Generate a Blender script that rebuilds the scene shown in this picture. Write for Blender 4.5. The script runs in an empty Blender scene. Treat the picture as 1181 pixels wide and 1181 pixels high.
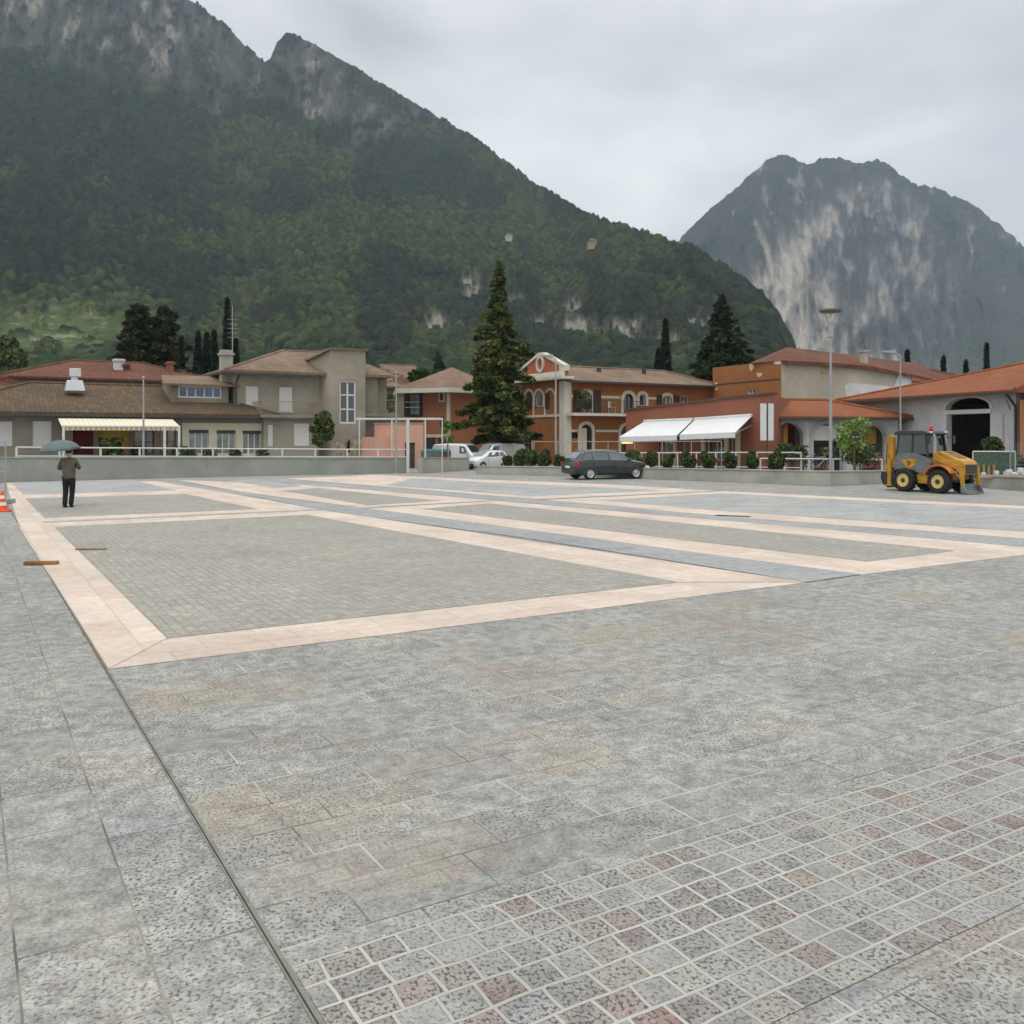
import bpy, math, random
import numpy as np
from mathutils import Vector
from mathutils.geometry import tessellate_polygon
R = math.radians
random.seed(7)
C = bpy.context.scene.collection
sc = bpy.context.scene
# ------------------------------------------------------------------ camera, sky, sun, exposure
CX, HZ, F, H = 590.5, 503.0, 1040.0, 2.1          # picture centre, horizon row, focal length (px of the photo), eye height
cam = bpy.data.cameras.new('camera'); co = bpy.data.objects.new('camera', cam); C.objects.link(co)
cam.sensor_width = 36; cam.lens = 36 * F / 1181; cam.shift_y = -(590.5 - HZ) / 1181
cam.clip_start = 0.1; cam.clip_end = 20000
co.location = (0, 0, H); co.rotation_euler = (R(90), 0, 0); sc.camera = co
w = bpy.data.worlds.new('World'); sc.world = w; w.use_nodes = True
n = w.node_tree.nodes; l = w.node_tree.links; n.clear()
SUN_EL, SUN_AZ = 58, 200
sky = n.new('ShaderNodeTexSky'); sky.sky_type = 'NISHITA'; sky.sun_disc = False
sky.sun_elevation = R(SUN_EL); sky.sun_rotation = R(SUN_AZ)
b1 = n.new('ShaderNodeBackground'); b1.inputs[1].default_value = 0.08; l.new(sky.outputs[0], b1.inputs[0])
tc = n.new('ShaderNodeTexCoord'); mp = n.new('ShaderNodeMapping'); mp.inputs['Scale'].default_value = (1, 1, 2.2)
l.new(tc.outputs['Generated'], mp.inputs[0])
nz = n.new('ShaderNodeTexNoise'); nz.inputs['Scale'].default_value = 2.6; nz.inputs['Detail'].default_value = 5; nz.inputs['Roughness'].default_value = .5
nz.inputs['Distortion'].default_value = .3
l.new(mp.outputs[0], nz.inputs['Vector'])
rp = n.new('ShaderNodeValToRGB'); e = rp.color_ramp.elements
e[0].position = .38; e[0].color = (.52, .53, .54, 1); e[1].position = .62; e[1].color = (.80, .80, .79, 1)
l.new(nz.outputs[0], rp.inputs[0])
sx = n.new('ShaderNodeSeparateXYZ'); l.new(tc.outputs['Generated'], sx.inputs[0])
rg = n.new('ShaderNodeValToRGB'); e = rg.color_ramp.elements          # paler near the horizon, brightest overhead
e[0].position = 0.0; e[0].color = (1.12, 1.12, 1.11, 1); e[1].position = 1.0; e[1].color = (2.5, 2.5, 2.5, 1)
q = e.new(.24); q.color = (1.12, 1.12, 1.11, 1); q = e.new(.40); q.color = (.90, .905, .915, 1); q = e.new(.6); q.color = (1.7, 1.7, 1.7, 1)
l.new(sx.outputs['Z'], rg.inputs[0])
mu = n.new('ShaderNodeMix'); mu.data_type = 'RGBA'; mu.blend_type = 'MULTIPLY'; mu.inputs[0].default_value = 1
l.new(rp.outputs[0], mu.inputs[6]); l.new(rg.outputs[0], mu.inputs[7])
b2 = n.new('ShaderNodeBackground'); b2.inputs[1].default_value = 1.16; l.new(mu.outputs[2], b2.inputs[0])
mx = n.new('ShaderNodeMixShader'); mx.inputs[0].default_value = .93
l.new(b1.outputs[0], mx.inputs[1]); l.new(b2.outputs[0], mx.inputs[2])
wo = n.new('ShaderNodeOutputWorld'); l.new(mx.outputs[0], wo.inputs[0])
sd = bpy.data.lights.new('sun', 'SUN'); sd.energy = .7; sd.angle = R(22); sd.color = (1, .97, .92)
so = bpy.data.objects.new('sun', sd); C.objects.link(so)
az = R(SUN_AZ); sv = Vector((math.sin(az) * math.cos(R(SUN_EL)), math.cos(az) * math.cos(R(SUN_EL)), math.sin(R(SUN_EL))))
so.rotation_euler = sv.to_track_quat('Z', 'Y').to_euler(); so.location = (0, -20, 60)
vs = sc.view_settings; vs.view_transform = 'Standard'; vs.look = 'None'; vs.gamma = 1; vs.exposure = 0.0
try:
    sc.cycles.volume_bounces = 1; sc.cycles.volume_step_rate = 10
except Exception: pass

# ------------------------------------------------------------------ helpers
def G(u, v, z=0.0):
    t = F * (H - z) / (v - HZ)
    return ((u - CX) * t / F, t, z)
def P(u, v, Y):
    return ((u - CX) * Y / F, Y, H - (v - HZ) * Y / F)
def tag(o, label=None, cat=None, group=None, kind=None):
    if label: o['label'] = label
    if cat: o['category'] = cat
    if group: o['group'] = group
    if kind: o['kind'] = kind
    return o
def empty(name, loc, rz=0, label=None, cat=None, group=None):
    o = bpy.data.objects.new(name, None); C.objects.link(o); o.location = loc; o.rotation_euler = (0, 0, rz); o.empty_display_size = .3
    return tag(o, label, cat, group)
class MB:
    def __init__(s): s.v = []; s.f = []
    def add(s, vs, fs):
        b = len(s.v); s.v += [tuple(p) for p in vs]; s.f += [tuple(i + b for i in f) for f in fs]; return s
    def box(s, x0, y0, z0, x1, y1, z1):
        return s.add([(x0, y0, z0), (x1, y0, z0), (x1, y1, z0), (x0, y1, z0), (x0, y0, z1), (x1, y0, z1), (x1, y1, z1), (x0, y1, z1)],
                     [(0, 3, 2, 1), (4, 5, 6, 7), (0, 1, 5, 4), (1, 2, 6, 5), (2, 3, 7, 6), (3, 0, 4, 7)])
    def prism(s, pts, off):
        k = len(pts); off = Vector(off)
        return s.add([Vector(p) for p in pts] + [Vector(p) + off for p in pts],
                     [tuple(range(k))[::-1], tuple(range(k, 2 * k))] + [(i, (i + 1) % k, k + (i + 1) % k, k + i) for i in range(k)])
    def xz(s, pts, y0, y1): return s.prism([(x, y0, z) for x, z in pts], (0, y1 - y0, 0))
    def tube(s, a, b, r0, r1=None, k=8):
        r1 = r0 if r1 is None else r1
        a = Vector(a); b = Vector(b); d = (b - a).normalized()
        x = d.orthogonal().normalized(); y = d.cross(x)
        vs = []
        for c, r in ((a, r0), (b, r1)):
            for i in range(k):
                t = 2 * math.pi * i / k; vs.append(c + (x * math.cos(t) + y * math.sin(t)) * r)
        return s.add(vs, [(i, (i + 1) % k, k + (i + 1) % k, k + i) for i in range(k)] + [tuple(range(k))[::-1], tuple(range(k, 2 * k))])
    def lathe(s, prof, k=16, o=(0, 0, 0)):
        vs = []
        for r, z in prof:
            for i in range(k):
                t = 2 * math.pi * i / k; vs.append((o[0] + r * math.cos(t), o[1] + r * math.sin(t), o[2] + z))
        m = len(prof)
        fs = [(j * k + i, j * k + (i + 1) % k, (j + 1) * k + (i + 1) % k, (j + 1) * k + i) for j in range(m - 1) for i in range(k)]
        return s.add(vs, fs + [tuple(range(k))[::-1], tuple(range((m - 1) * k, m * k))])
    def wheel(s, c, prof, k=20):                       # lathe around the y axis
        vs = []
        for r, y in prof:
            for i in range(k):
                t = 2 * math.pi * i / k; vs.append((c[0] + r * math.cos(t), c[1] + y, c[2] + r * math.sin(t)))
        m = len(prof)
        fs = [(j * k + i, j * k + (i + 1) % k, (j + 1) * k + (i + 1) % k, (j + 1) * k + i) for j in range(m - 1) for i in range(k)]
        return s.add(vs, fs + [tuple(range(k)), tuple(range((m - 1) * k, m * k))[::-1]])
    def build(s, name, mat, parent=None, smooth=False, bevel=0, loc=None):
        me = bpy.data.meshes.new(name); me.from_pydata(s.v, [], s.f); me.update()
        if smooth:
            for p in me.polygons: p.use_smooth = True
        if mat: me.materials.append(mat)
        o = bpy.data.objects.new(name, me); C.objects.link(o)
        if parent: o.parent = parent
        if loc: o.location = loc
        if bevel:
            b = o.modifiers.new('bevel', 'BEVEL'); b.width = bevel; b.segments = 2; b.limit_method = 'ANGLE'
        return o
def copy_tree(o, parent=None):
    c = o.copy(); C.objects.link(c)
    if parent: c.parent = parent
    for ch in list(o.children): copy_tree(ch, c)
    return c
# ------------------------------------------------------------------ materials
def mat(name, col, rough=.75, var=.12, scale=2.0, fine=.08, metal=0, bump=0, col2=None, emit=0, spec=.4):
    m = bpy.data.materials.new(name); m.use_nodes = True; nt = m.node_tree; n = nt.nodes; l = nt.links
    p = n['Principled BSDF']; p.inputs['Roughness'].default_value = rough; p.inputs['Metallic'].default_value = metal
    p.inputs['Specular IOR Level'].default_value = spec
    c2 = col2 or tuple(min(1, c * (1 + var)) for c in col); c1 = col if col2 else tuple(c * (1 - var) for c in col)
    tc = n.new('ShaderNodeTexCoord')
    a = n.new('ShaderNodeTexNoise'); a.inputs['Scale'].default_value = scale; a.inputs['Detail'].default_value = 6; a.inputs['Roughness'].default_value = .62
    l.new(tc.outputs['Object'], a.inputs['Vector'])
    r = n.new('ShaderNodeValToRGB'); r.color_ramp.elements[0].position = .33; r.color_ramp.elements[1].position = .67
    r.color_ramp.elements[0].color = (*c1, 1); r.color_ramp.elements[1].color = (*c2, 1); l.new(a.outputs[0], r.inputs[0])
    g = n.new('ShaderNodeTexNoise'); g.inputs['Scale'].default_value = scale * 14; g.inputs['Detail'].default_value = 3; l.new(tc.outputs['Object'], g.inputs['Vector'])
    mr = n.new('ShaderNodeMapRange'); mr.inputs[3].default_value = 1 - fine * 2; mr.inputs[4].default_value = 1 + fine * 2; l.new(g.outputs[0], mr.inputs[0])
    mm = n.new('ShaderNodeMix'); mm.data_type = 'RGBA'; mm.blend_type = 'MULTIPLY'; mm.inputs[0].default_value = 1
    l.new(r.outputs[0], mm.inputs[6]); l.new(mr.outputs[0], mm.inputs[7]); l.new(mm.outputs[2], p.inputs['Base Color'])
    if bump:
        bp = n.new('ShaderNodeBump'); bp.inputs['Strength'].default_value = bump; bp.inputs['Distance'].default_value = .02
        l.new(g.outputs[0], bp.inputs['Height']); l.new(bp.outputs[0], p.inputs['Normal'])
    if emit:
        l.new(mm.outputs[2], p.inputs['Emission Color']); p.inputs['Emission Strength'].default_value = emit
    return m
def tile_mat(name, c1, c2, c3, per=.22, patch=.5):
    m = bpy.data.materials.new(name); m.use_nodes = True; nt = m.node_tree; n = nt.nodes; l = nt.links
    p = n['Principled BSDF']; p.inputs['Roughness'].default_value = .85; p.inputs['Specular IOR Level'].default_value = .2
    tc = n.new('ShaderNodeTexCoord'); br = n.new('ShaderNodeTexBrick')
    mpn = n.new('ShaderNodeMapping'); l.new(tc.outputs['Object'], mpn.inputs[0]); mpn.inputs['Rotation'].default_value = (0, 0, R(90))
    l.new(mpn.outputs[0], br.inputs['Vector'])
    br.inputs['Scale'].default_value = 1; br.inputs['Brick Width'].default_value = .34; br.inputs['Row Height'].default_value = per
    br.inputs['Mortar Size'].default_value = .014; br.inputs['Mortar Smooth'].default_value = .7; br.offset = 0
    br.inputs['Color1'].default_value = (0, 0, 0, 1); br.inputs['Color2'].default_value = (1, 1, 1, 1); br.inputs['Mortar'].default_value = (.5, .5, .5, 1)
    r = n.new('ShaderNodeValToRGB'); e = r.color_ramp.elements; e[0].color = (*c1, 1); e[1].color = (*c2, 1); e[1].position = .9
    l.new(br.outputs['Color'], r.inputs[0])
    a = n.new('ShaderNodeTexNoise'); a.inputs['Scale'].default_value = patch; a.inputs['Detail'].default_value = 8; a.inputs['Roughness'].default_value = .65
    l.new(tc.outputs['Object'], a.inputs['Vector'])
    ra = n.new('ShaderNodeValToRGB'); ra.color_ramp.elements[0].position = .42; ra.color_ramp.elements[1].position = .66; l.new(a.outputs[0], ra.inputs[0])
    mm = n.new('ShaderNodeMix'); mm.data_type = 'RGBA'; l.new(ra.outputs[0], mm.inputs[0]); l.new(r.outputs[0], mm.inputs[6]); mm.inputs[7].default_value = (*c3, 1)
    md = n.new('ShaderNodeMix'); md.data_type = 'RGBA'; md.blend_type = 'MULTIPLY'; l.new(mm.outputs[2], md.inputs[6])
    mf = n.new('ShaderNodeMath'); mf.operation = 'MULTIPLY'; mf.inputs[1].default_value = .65; l.new(br.outputs['Fac'], mf.inputs[0])
    l.new(mf.outputs[0], md.inputs[0]); md.inputs[7].default_value = (.35, .32, .3, 1)
    l.new(md.outputs[2], p.inputs['Base Color'])
    bp = n.new('ShaderNodeBump'); bp.inputs['Strength'].default_value = .6; bp.inputs['Distance'].default_value = .04; bp.invert = True
    l.new(br.outputs['Fac'], bp.inputs['Height']); l.new(bp.outputs[0], p.inputs['Normal'])
    return m
def leaf_mat(name, c1, c2, c3, scale=1.2):
    m = bpy.data.materials.new(name); m.use_nodes = True; nt = m.node_tree; n = nt.nodes; l = nt.links
    p = n['Principled BSDF']; p.inputs['Roughness'].default_value = .7; p.inputs['Specular IOR Level'].default_value = .25
    ge = n.new('ShaderNodeNewGeometry'); tc = n.new('ShaderNodeTexCoord')
    a = n.new('ShaderNodeTexNoise'); a.inputs['Scale'].default_value = scale; a.inputs['Detail'].default_value = 4; l.new(tc.outputs['Object'], a.inputs['Vector'])
    ad = n.new('ShaderNodeMath'); ad.operation = 'MULTIPLY_ADD'; ad.inputs[1].default_value = .45; l.new(ge.outputs['Random Per Island'], ad.inputs[0]); 
    s2 = n.new('ShaderNodeMath'); s2.operation = 'SUBTRACT'; s2.inputs[1].default_value = .22; l.new(a.outputs[0], s2.inputs[0]); l.new(s2.outputs[0], ad.inputs[2])
    r = n.new('ShaderNodeValToRGB'); e = r.color_ramp.elements; e[0].position = .3; e[1].position = .72; e[0].color = (*c1, 1); e[1].color = (*c3, 1)
    q = e.new(.5); q.color = (*c2, 1); l.new(ad.outputs[0], r.inputs[0]); l.new(r.outputs[0], p.inputs['Base Color'])
    return m
def glass_mat(name, col=(.03, .038, .045), rough=.08):
    m = mat(name, col, rough=rough, var=.5, scale=.8, fine=.03, spec=.6); m.node_tree.nodes['Principled BSDF'].inputs['Coat Weight'].default_value = .8; return m
def paving(name, bw, bh, mort, cols, mcol, speck=.35, speck_scale=60, warm=None, offset=.37, haze=0, mstrength=1.0, patch_amt=.25, patch_scale=.6, rot=0, rust=.0, bump=.15):
    """stone paving: per-stone colour from a brick pattern, dark mineral flecks, soft stains"""
    m = bpy.data.materials.new(name); m.use_nodes = True; nt = m.node_tree; n = nt.nodes; l = nt.links
    p = n['Principled BSDF']; p.inputs['Specular IOR Level'].default_value = .35
    tc = n.new('ShaderNodeTexCoord'); mpn = n.new('ShaderNodeMapping'); mpn.inputs['Rotation'].default_value = (0, 0, R(rot)); l.new(tc.outputs['Object'], mpn.inputs[0])
    wb = n.new('ShaderNodeTexNoise'); wb.inputs['Scale'].default_value = 5; wb.inputs['Detail'].default_value = 2; l.new(mpn.outputs[0], wb.inputs['Vector'])
    wv = n.new('ShaderNodeVectorMath'); wv.operation = 'MULTIPLY_ADD'; wv.inputs[1].default_value = (mort * 1.6,) * 3; l.new(wb.outputs['Color'], wv.inputs[0]); l.new(mpn.outputs[0], wv.inputs[2])
    def brick(w_, h_, mo, off, sm=.25):
        br = n.new('ShaderNodeTexBrick'); l.new(wv.outputs[0], br.inputs['Vector']); br.squash = 1.25 if haze else 1.0; br.squash_frequency = 3
        br.inputs['Scale'].default_value = 1; br.inputs['Brick Width'].default_value = w_; br.inputs['Row Height'].default_value = h_
        br.inputs['Mortar Size'].default_value = mo; br.inputs['Mortar Smooth'].default_value = sm; br.offset = off
        br.inputs['Color1'].default_value = (0, 0, 0, 1); br.inputs['Color2'].default_value = (1, 1, 1, 1); br.inputs['Mortar'].default_value = (.5, .5, .5, 1)
        return br
    def noise(sc_, det, rgh=.6, vec=None, dist=0):
        a = n.new('ShaderNodeTexNoise'); a.inputs['Scale'].default_value = sc_; a.inputs['Detail'].default_value = det; a.inputs['Roughness'].default_value = rgh; a.inputs['Distortion'].default_value = dist
        l.new(vec or mpn.outputs[0], a.inputs['Vector']); return a
    def ramp(src, stops):
        r = n.new('ShaderNodeValToRGB'); e = r.color_ramp.elements
        while len(e) < len(stops): e.new(.5)
        for i, (pos, c) in enumerate(stops): e[i].position = pos; e[i].color = (*c, 1) if len(c) == 3 else c
        l.new(src, r.inputs[0]); return r
    def mix(f, a, b, mode='MIX'):
        x = n.new('ShaderNodeMix'); x.data_type = 'RGBA'; x.blend_type = mode
        if isinstance(f, float): x.inputs[0].default_value = f
        else: l.new(f, x.inputs[0])
        for s_, v_ in ((6, a), (7, b)):
            if isinstance(v_, tuple): x.inputs[s_].default_value = (*v_, 1)
            else: l.new(v_, x.inputs[s_])
        return x.outputs[2]
    def math_(op, a, b=None, cl=False):
        x = n.new('ShaderNodeMath'); x.operation = op; x.use_clamp = cl
        for i, v_ in enumerate((a, b)):
            if v_ is None: continue
            if isinstance(v_, (int, float)): x.inputs[i].default_value = v_
            else: l.new(v_, x.inputs[i])
        return x.outputs[0]
    if haze:      # hand-laid stones: wandering rows
        wb2 = noise(1.7, 2); wv2 = n.new('ShaderNodeVectorMath'); wv2.operation = 'MULTIPLY_ADD'; wv2.inputs[1].default_value = (.09, .045, 0); l.new(wb2.outputs['Color'], wv2.inputs[0]); l.new(wv.outputs[0], wv2.inputs[2]); wv = wv2
    br = brick(bw, bh, mort, offset)
    k = len(cols); base = ramp(br.outputs['Color'], [((i + .3) / k, c) for i, c in enumerate(cols)])
    c = base.outputs[0]; fac = br.outputs['Fac']; mc = mcol
    mottle = noise(6.5, 9, .8)
    c = mix(1.0, c, ramp(mottle.outputs[0], [(.39, (1 - patch_amt,) * 3), (.61, (1 + patch_amt * .7,) * 3)]).outputs[0], 'MULTIPLY')
    rst = ramp(noise(11, 6, .75).outputs[0], [(.52, (0, 0, 0)), (.66, (1, 1, 1))]).outputs[0]
    c = mix(math_('MULTIPLY', rst, rust), c, (.27, .205, .165))
    if warm:       # fields of small warm setts between the slabs
        big = brick(2.6, .84, 0.0, .43); n1 = noise(.45, 3, .6)
        rnd = math_('ADD', math_('MULTIPLY', big.outputs['Color'], .55), math_('MULTIPLY', n1.outputs[0], .9))
        msk = ramp(rnd, [(.86, (0, 0, 0)), (.95, (1, 1, 1))]).outputs[0]
        sm = brick(.19, .14, .009, .4)
        wc = ramp(sm.outputs['Color'], [(.1, warm[0]), (.5, warm[1]), (.9, warm[2])]).outputs[0]
        wc = mix(math_('MULTIPLY', sm.outputs['Fac'], .85), wc, (.19, .155, .11))
        c = mix(math_('MULTIPLY', msk, .48), c, wc)
    st = noise(patch_scale, 7, .62, dist=.4)
    c = mix(1.0, c, ramp(st.outputs[0], [(.3, (.82, .83, .85)), (.5, (1, 1, 1)), (.7, (1.13, 1.11, 1.05))]).outputs[0], 'MULTIPLY')
    # joints, some filled pale and some dark
    jn = noise(1.3, 2)
    jc = ramp(jn.outputs[0], [(.4, mc[0]), (.6, mc[1])]).outputs[0]
    jf = math_('MULTIPLY', fac, mstrength)
    c = mix(jf, c, jc)
    if haze:
        hz = ramp(noise(2.2, 5, .65).outputs[0], [(.38, (0, 0, 0)), (.66, (haze,) * 3)]).outputs[0]
        c = mix(hz, c, (.36, .355, .325))
    # mineral flecks
    mp2 = n.new('ShaderNodeMapping'); mp2.inputs['Scale'].default_value = (1, .8, 1); mp2.inputs['Rotation'].default_value = (0, 0, R(20)); l.new(mpn.outputs[0], mp2.inputs[0])
    fk = noise(speck_scale, 2.5, .55, mp2.outputs[0]); amt = noise(2.0, 3)
    ff = ramp(fk.outputs[0], [(.51, (0, 0, 0)), (.62, (1, 1, 1))]).outputs[0]
    ff = math_('MULTIPLY', ff, math_('MULTIPLY', math_('ADD', math_('MULTIPLY', amt.outputs[0], .9), math_('MULTIPLY', br.outputs['Color'], .75)), speck * 1.4))
    ff = math_('MULTIPLY', ff, math_('SUBTRACT', 1.0, jf))
    c = mix(ff, c, (.095, .085, .08))
    fl = ramp(noise(speck_scale * .8, 2.5, .55).outputs[0], [(.60, (0, 0, 0)), (.68, (1, 1, 1))]).outputs[0]
    c = mix(math_('MULTIPLY', fl, .28), c, (.62, .62, .58))
    l.new(c, p.inputs['Base Color'])
    ro = n.new('ShaderNodeMapRange'); ro.inputs[3].default_value = .55; ro.inputs[4].default_value = .85; l.new(st.outputs[0], ro.inputs[0]); l.new(ro.outputs[0], p.inputs['Roughness'])
    bh_ = math_('SUBTRACT', math_('MULTIPLY', fk.outputs[0], .25), fac)
    bp = n.new('ShaderNodeBump'); bp.inputs['Strength'].default_value = bump; bp.inputs['Distance'].default_value = .012
    l.new(bh_, bp.inputs['Height']); l.new(bp.outputs[0], p.inputs['Normal'])
    return m

WHITE = mat('white_paint', (.66, .66, .64), .5, .06)
PLAST = mat('beige_plaster', (.24, .215, .17), .92, .2, .55, .05, bump=.2)
PLAST2 = mat('grey_beige_plaster', (.30, .272, .218), .92, .18, .6, .05, bump=.2)
CREAM = mat('cream_plaster', (.62, .58, .44), .85, .07)
OCHRE = mat('ochre_plaster', (.30, .122, .040), .9, .2, .6, .06, bump=.2)
ORANGE = mat('orange_plaster', (.36, .15, .075), .9, .12, .6, .05, bump=.2)
TERRA = mat('terracotta_plaster', (.27, .10, .058), .9, .1, .4, .05, bump=.2)
RUST = mat('rust_orange_plaster', (.30, .125, .042), .9, .12, .35, .05, bump=.2)
WHWALL = mat('white_wall', (.54, .545, .555), .92, .17, .5, .07, bump=.15)
OLDWALL = mat('stained_beige_wall', (.42, .385, .31), .9, .2, .3, .05, bump=.2)
PINKW = mat('salmon_wall', (.62, .36, .27), .85, .06)
STONEB = mat('rubble_stone', (.34, .30, .22), .95, .5, 3.2, .2, bump=.5)
CONC = mat('grey_concrete', (.295, .31, .28), .88, .15, .55, .04, bump=.1)
CONC2 = mat('pale_concrete', (.345, .345, .30), .88, .2, .7, .04, bump=.1)
TRIM = mat('pale_stone_trim', (.60, .57, .49), .8, .08)
BLIND = mat('white_roller_blind', (.64, .64, .62), .6, .03)
GLASS = glass_mat('dark_glass')
BGLASS = glass_mat('blue_glass', (.04, .09, .24), .15)
CGLASS = glass_mat('curtained_glass', (.20, .22, .20), .12)
METAL = mat('galvanised_steel', (.36, .37, .37), .45, .1, 3, .05, metal=.55)
DARKM = mat('dark_metal', (.05, .05, .05), .5, .2)
SHUT = mat('dark_brown_shutter', (.055, .03, .022), .7, .2)
WOOD = mat('brown_wood', (.25, .12, .04), .8, .3, 6, .15)
BARK = mat('bark', (.10, .08, .06), .95, .3, 4, .2, bump=.6)
T_BROWN = tile_mat('brown_roof_tiles', (0.100, 0.065, 0.037), (0.145, 0.100, 0.060), (0.085, 0.065, 0.043), .25, .35)
T_RED = tile_mat('weathered_red_tiles', (0.135, 0.050, 0.030), (0.190, 0.080, 0.050), (0.110, 0.050, 0.035), .25, .3)
T_ORG = tile_mat('orange_roof_tiles', (0.236, 0.074, 0.031), (0.285, 0.105, 0.046), (0.211, 0.071, 0.034), .25, .3)
T_TAN = tile_mat('tan_roof_tiles', (0.205, 0.143, 0.099), (0.267, 0.192, 0.136), (0.167, 0.112, 0.074), .25, .35)
T_VIL = tile_mat('faded_brown_tiles', (0.195, 0.128, 0.086), (0.262, 0.173, 0.124), (0.165, 0.105, 0.075), .25, .35)
RUBBER = mat('tyre_rubber', (.02, .02, .02), .85, .1)
AWN_C = None

# ------------------------------------------------------------------ building frame
class Fr:
    """a vertical facade plane: local x along it, y inward, z up; q() turns a photo pixel into facade metres"""
    def __init__(s, X, Y, ang): s.X, s.Y, s.a = X, Y, R(ang); s.c, s.s = math.cos(s.a), math.sin(s.a)
    def q(s, u, v, d=0.0):
        dx = (u - CX) / F; dy = 1.0; nx, ny = -s.s, s.c
        t = (s.X * nx + s.Y * ny + d) / (dx * nx + dy * ny)
        px, py = dx * t - s.X, dy * t - s.Y
        return (px * s.c + py * s.s, H - (v - HZ) * t / F)
    def rect(s, u0, v0, u1, v1, d=0.0):
        um = (u0 + u1) / 2
        return (s.q(u0, v0, d)[0], s.q(um, v1, d)[1], s.q(u1, v0, d)[0], s.q(um, v0, d)[1])
def rpoly(r): x0, z0, x1, z1 = r; return [(x0, z0), (x1, z0), (x1, z1), (x0, z1)]
def arch(r, rise=None, k=10):
    x0, z0, x1, z1 = r; w_ = (x1 - x0) / 2; rise = w_ if rise is None else rise; zc = z1 - rise; xm = (x0 + x1) / 2
    return [(x0, z0), (x1, z0)] + [(xm + w_ * math.cos(math.pi * i / k), zc + rise * math.sin(math.pi * i / k)) for i in range(k + 1)]
def grow(poly, g):
    xs = [p[0] for p in poly]; zs = [p[1] for p in poly]; cx = (min(xs) + max(xs)) / 2; cz = (min(zs) + max(zs)) / 2
    wx = (max(xs) - min(xs)) / 2; wz = (max(zs) - min(zs)) / 2
    return [(cx + (x - cx) * (wx + g) / wx, cz + (z - cz) * (wz + g) / wz) for x, z in poly]
def wall(mb, outer, holes, y=0.0, rev=.2, flipx=None):
    polys = [[Vector((x, z, 0)) for x, z in outer]] + [[Vector((x, z, 0)) for x, z in h] for h in holes]
    flat = [p for pl in polys for p in pl]
    tris = tessellate_polygon(polys)
    mb.add([(p.x, y, p.y) for p in flat], [tuple(t) for t in tris])
    for h in holes:
        k = len(h)
        mb.add([(x, y, z) for x, z in h] + [(x, y + rev, z) for x, z in h], [(i, (i + 1) % k, k + (i + 1) % k, k + i) for i in range(k)])
def shell(mb, x0, x1, depth, z1, holes, z0=0.0, rev=.2, rholes=()):
    wall(mb, [(x0, z0), (x1, z0), (x1, z1), (x0, z1)], holes, 0, rev)
    mb.add([(x0, 0, z0), (x0, depth, z0), (x0, depth, z1), (x0, 0, z1), (x1, 0, z0), (x1, depth, z0), (x1, depth, z1), (x1, 0, z1)],
           [(0, 1, 2, 3), (4, 5, 6, 7), (1, 5, 6, 2), (3, 2, 6, 7)])
def ring(mb, outer, inner, y0, y1):
    k = len(outer)
    vs = [(x, y0, z) for x, z in outer] + [(x, y0, z) for x, z in inner] + [(x, y1, z) for x, z in outer] + [(x, y1, z) for x, z in inner]
    fs = []
    for i in range(k):
        j = (i + 1) % k
        fs += [(i, j, k + j, k + i), (i, j, 2 * k + j, 2 * k + i), (k + i, k + j, 3 * k + j, 3 * k + i)]
    mb.add(vs, fs)
def window(par, poly, y=.1, nx=1, nz=1, fw=.06, fmat=None, gmat=None, name='window', label=None):
    fmat = fmat or WHITE; gmat = gmat or GLASS
    xs = [p[0] for p in poly]; zs = [p[1] for p in poly]; x0, x1, z0, z1 = min(xs), max(xs), min(zs), max(zs)
    mb = MB(); ring(mb, poly, grow(poly, -fw), y, y + .06)
    for i in range(1, nx + 1 - 0):
        if i < nx:
            x = x0 + (x1 - x0) * i / nx; mb.box(x - fw * .5, y + .004, z0 + fw, x + fw * .5, y + .05, z1 - fw * 1.5)
    for i in range(1, nz):
        z = z0 + (z1 - z0) * i / nz; mb.box(x0 + fw, y + .007, z - fw * .4, x1 - fw, y + .047, z + fw * .4)
    o = mb.build(name, fmat, par)
    if label: o['label'] = label
    g = MB(); k = len(poly); gp = grow(poly, -.005)
    g.add([(x, y + .052, z) for x, z in gp], [tuple(range(k))]); g.build('pane', gmat, o)
    return o
def blind(par, r, y=.06, name='roller_blind'):
    mb = MB(); x0, z0, x1, z1 = r; k = max(4, int((z1 - z0) / .09)); h = (z1 - z0) / k
    for i in range(k): mb.box(x0 + .01, y, z0 + i * h, x1 - .01, y + .03, z0 + (i + .93) * h)
    mb.box(x0, y + .03, z0, x1, y + .05, z1)
    return mb.build(name, BLIND, par)
def hip(mb, x0, y0, x1, y1, z, h, ov=.5, hipl=None, hipr=None, th=.16, ridge=.5):
    """hip roof over a rectangle; hipl/hipr = horizontal run of each hip (0 = gable)"""
    x0 -= ov; x1 += ov; y0 -= ov; y1 += ov; ym = y0 + (y1 - y0) * ridge
    hl = (y1 - y0) / 2 if hipl is None else hipl; hr = (y1 - y0) / 2 if hipr is None else hipr
    a, b, c, d = (x0, y0, z), (x1, y0, z), (x1, y1, z), (x0, y1, z); e, f = (x0 + hl, ym, z + h), (x1 - hr, ym, z + h)
    v = [a, b, c, d, e, f]; v2 = [(p[0], p[1], p[2] - th) for p in v[:4]]
    mb.add(v + v2, [(0, 1, 5, 4), (1, 2, 5), (2, 3, 4, 5), (3, 0, 4), (6, 7, 1, 0), (7, 8, 2, 1), (8, 9, 3, 2), (9, 6, 0, 3), (9, 8, 7, 6)])
    return [a, b, c, d, e, f]
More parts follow.
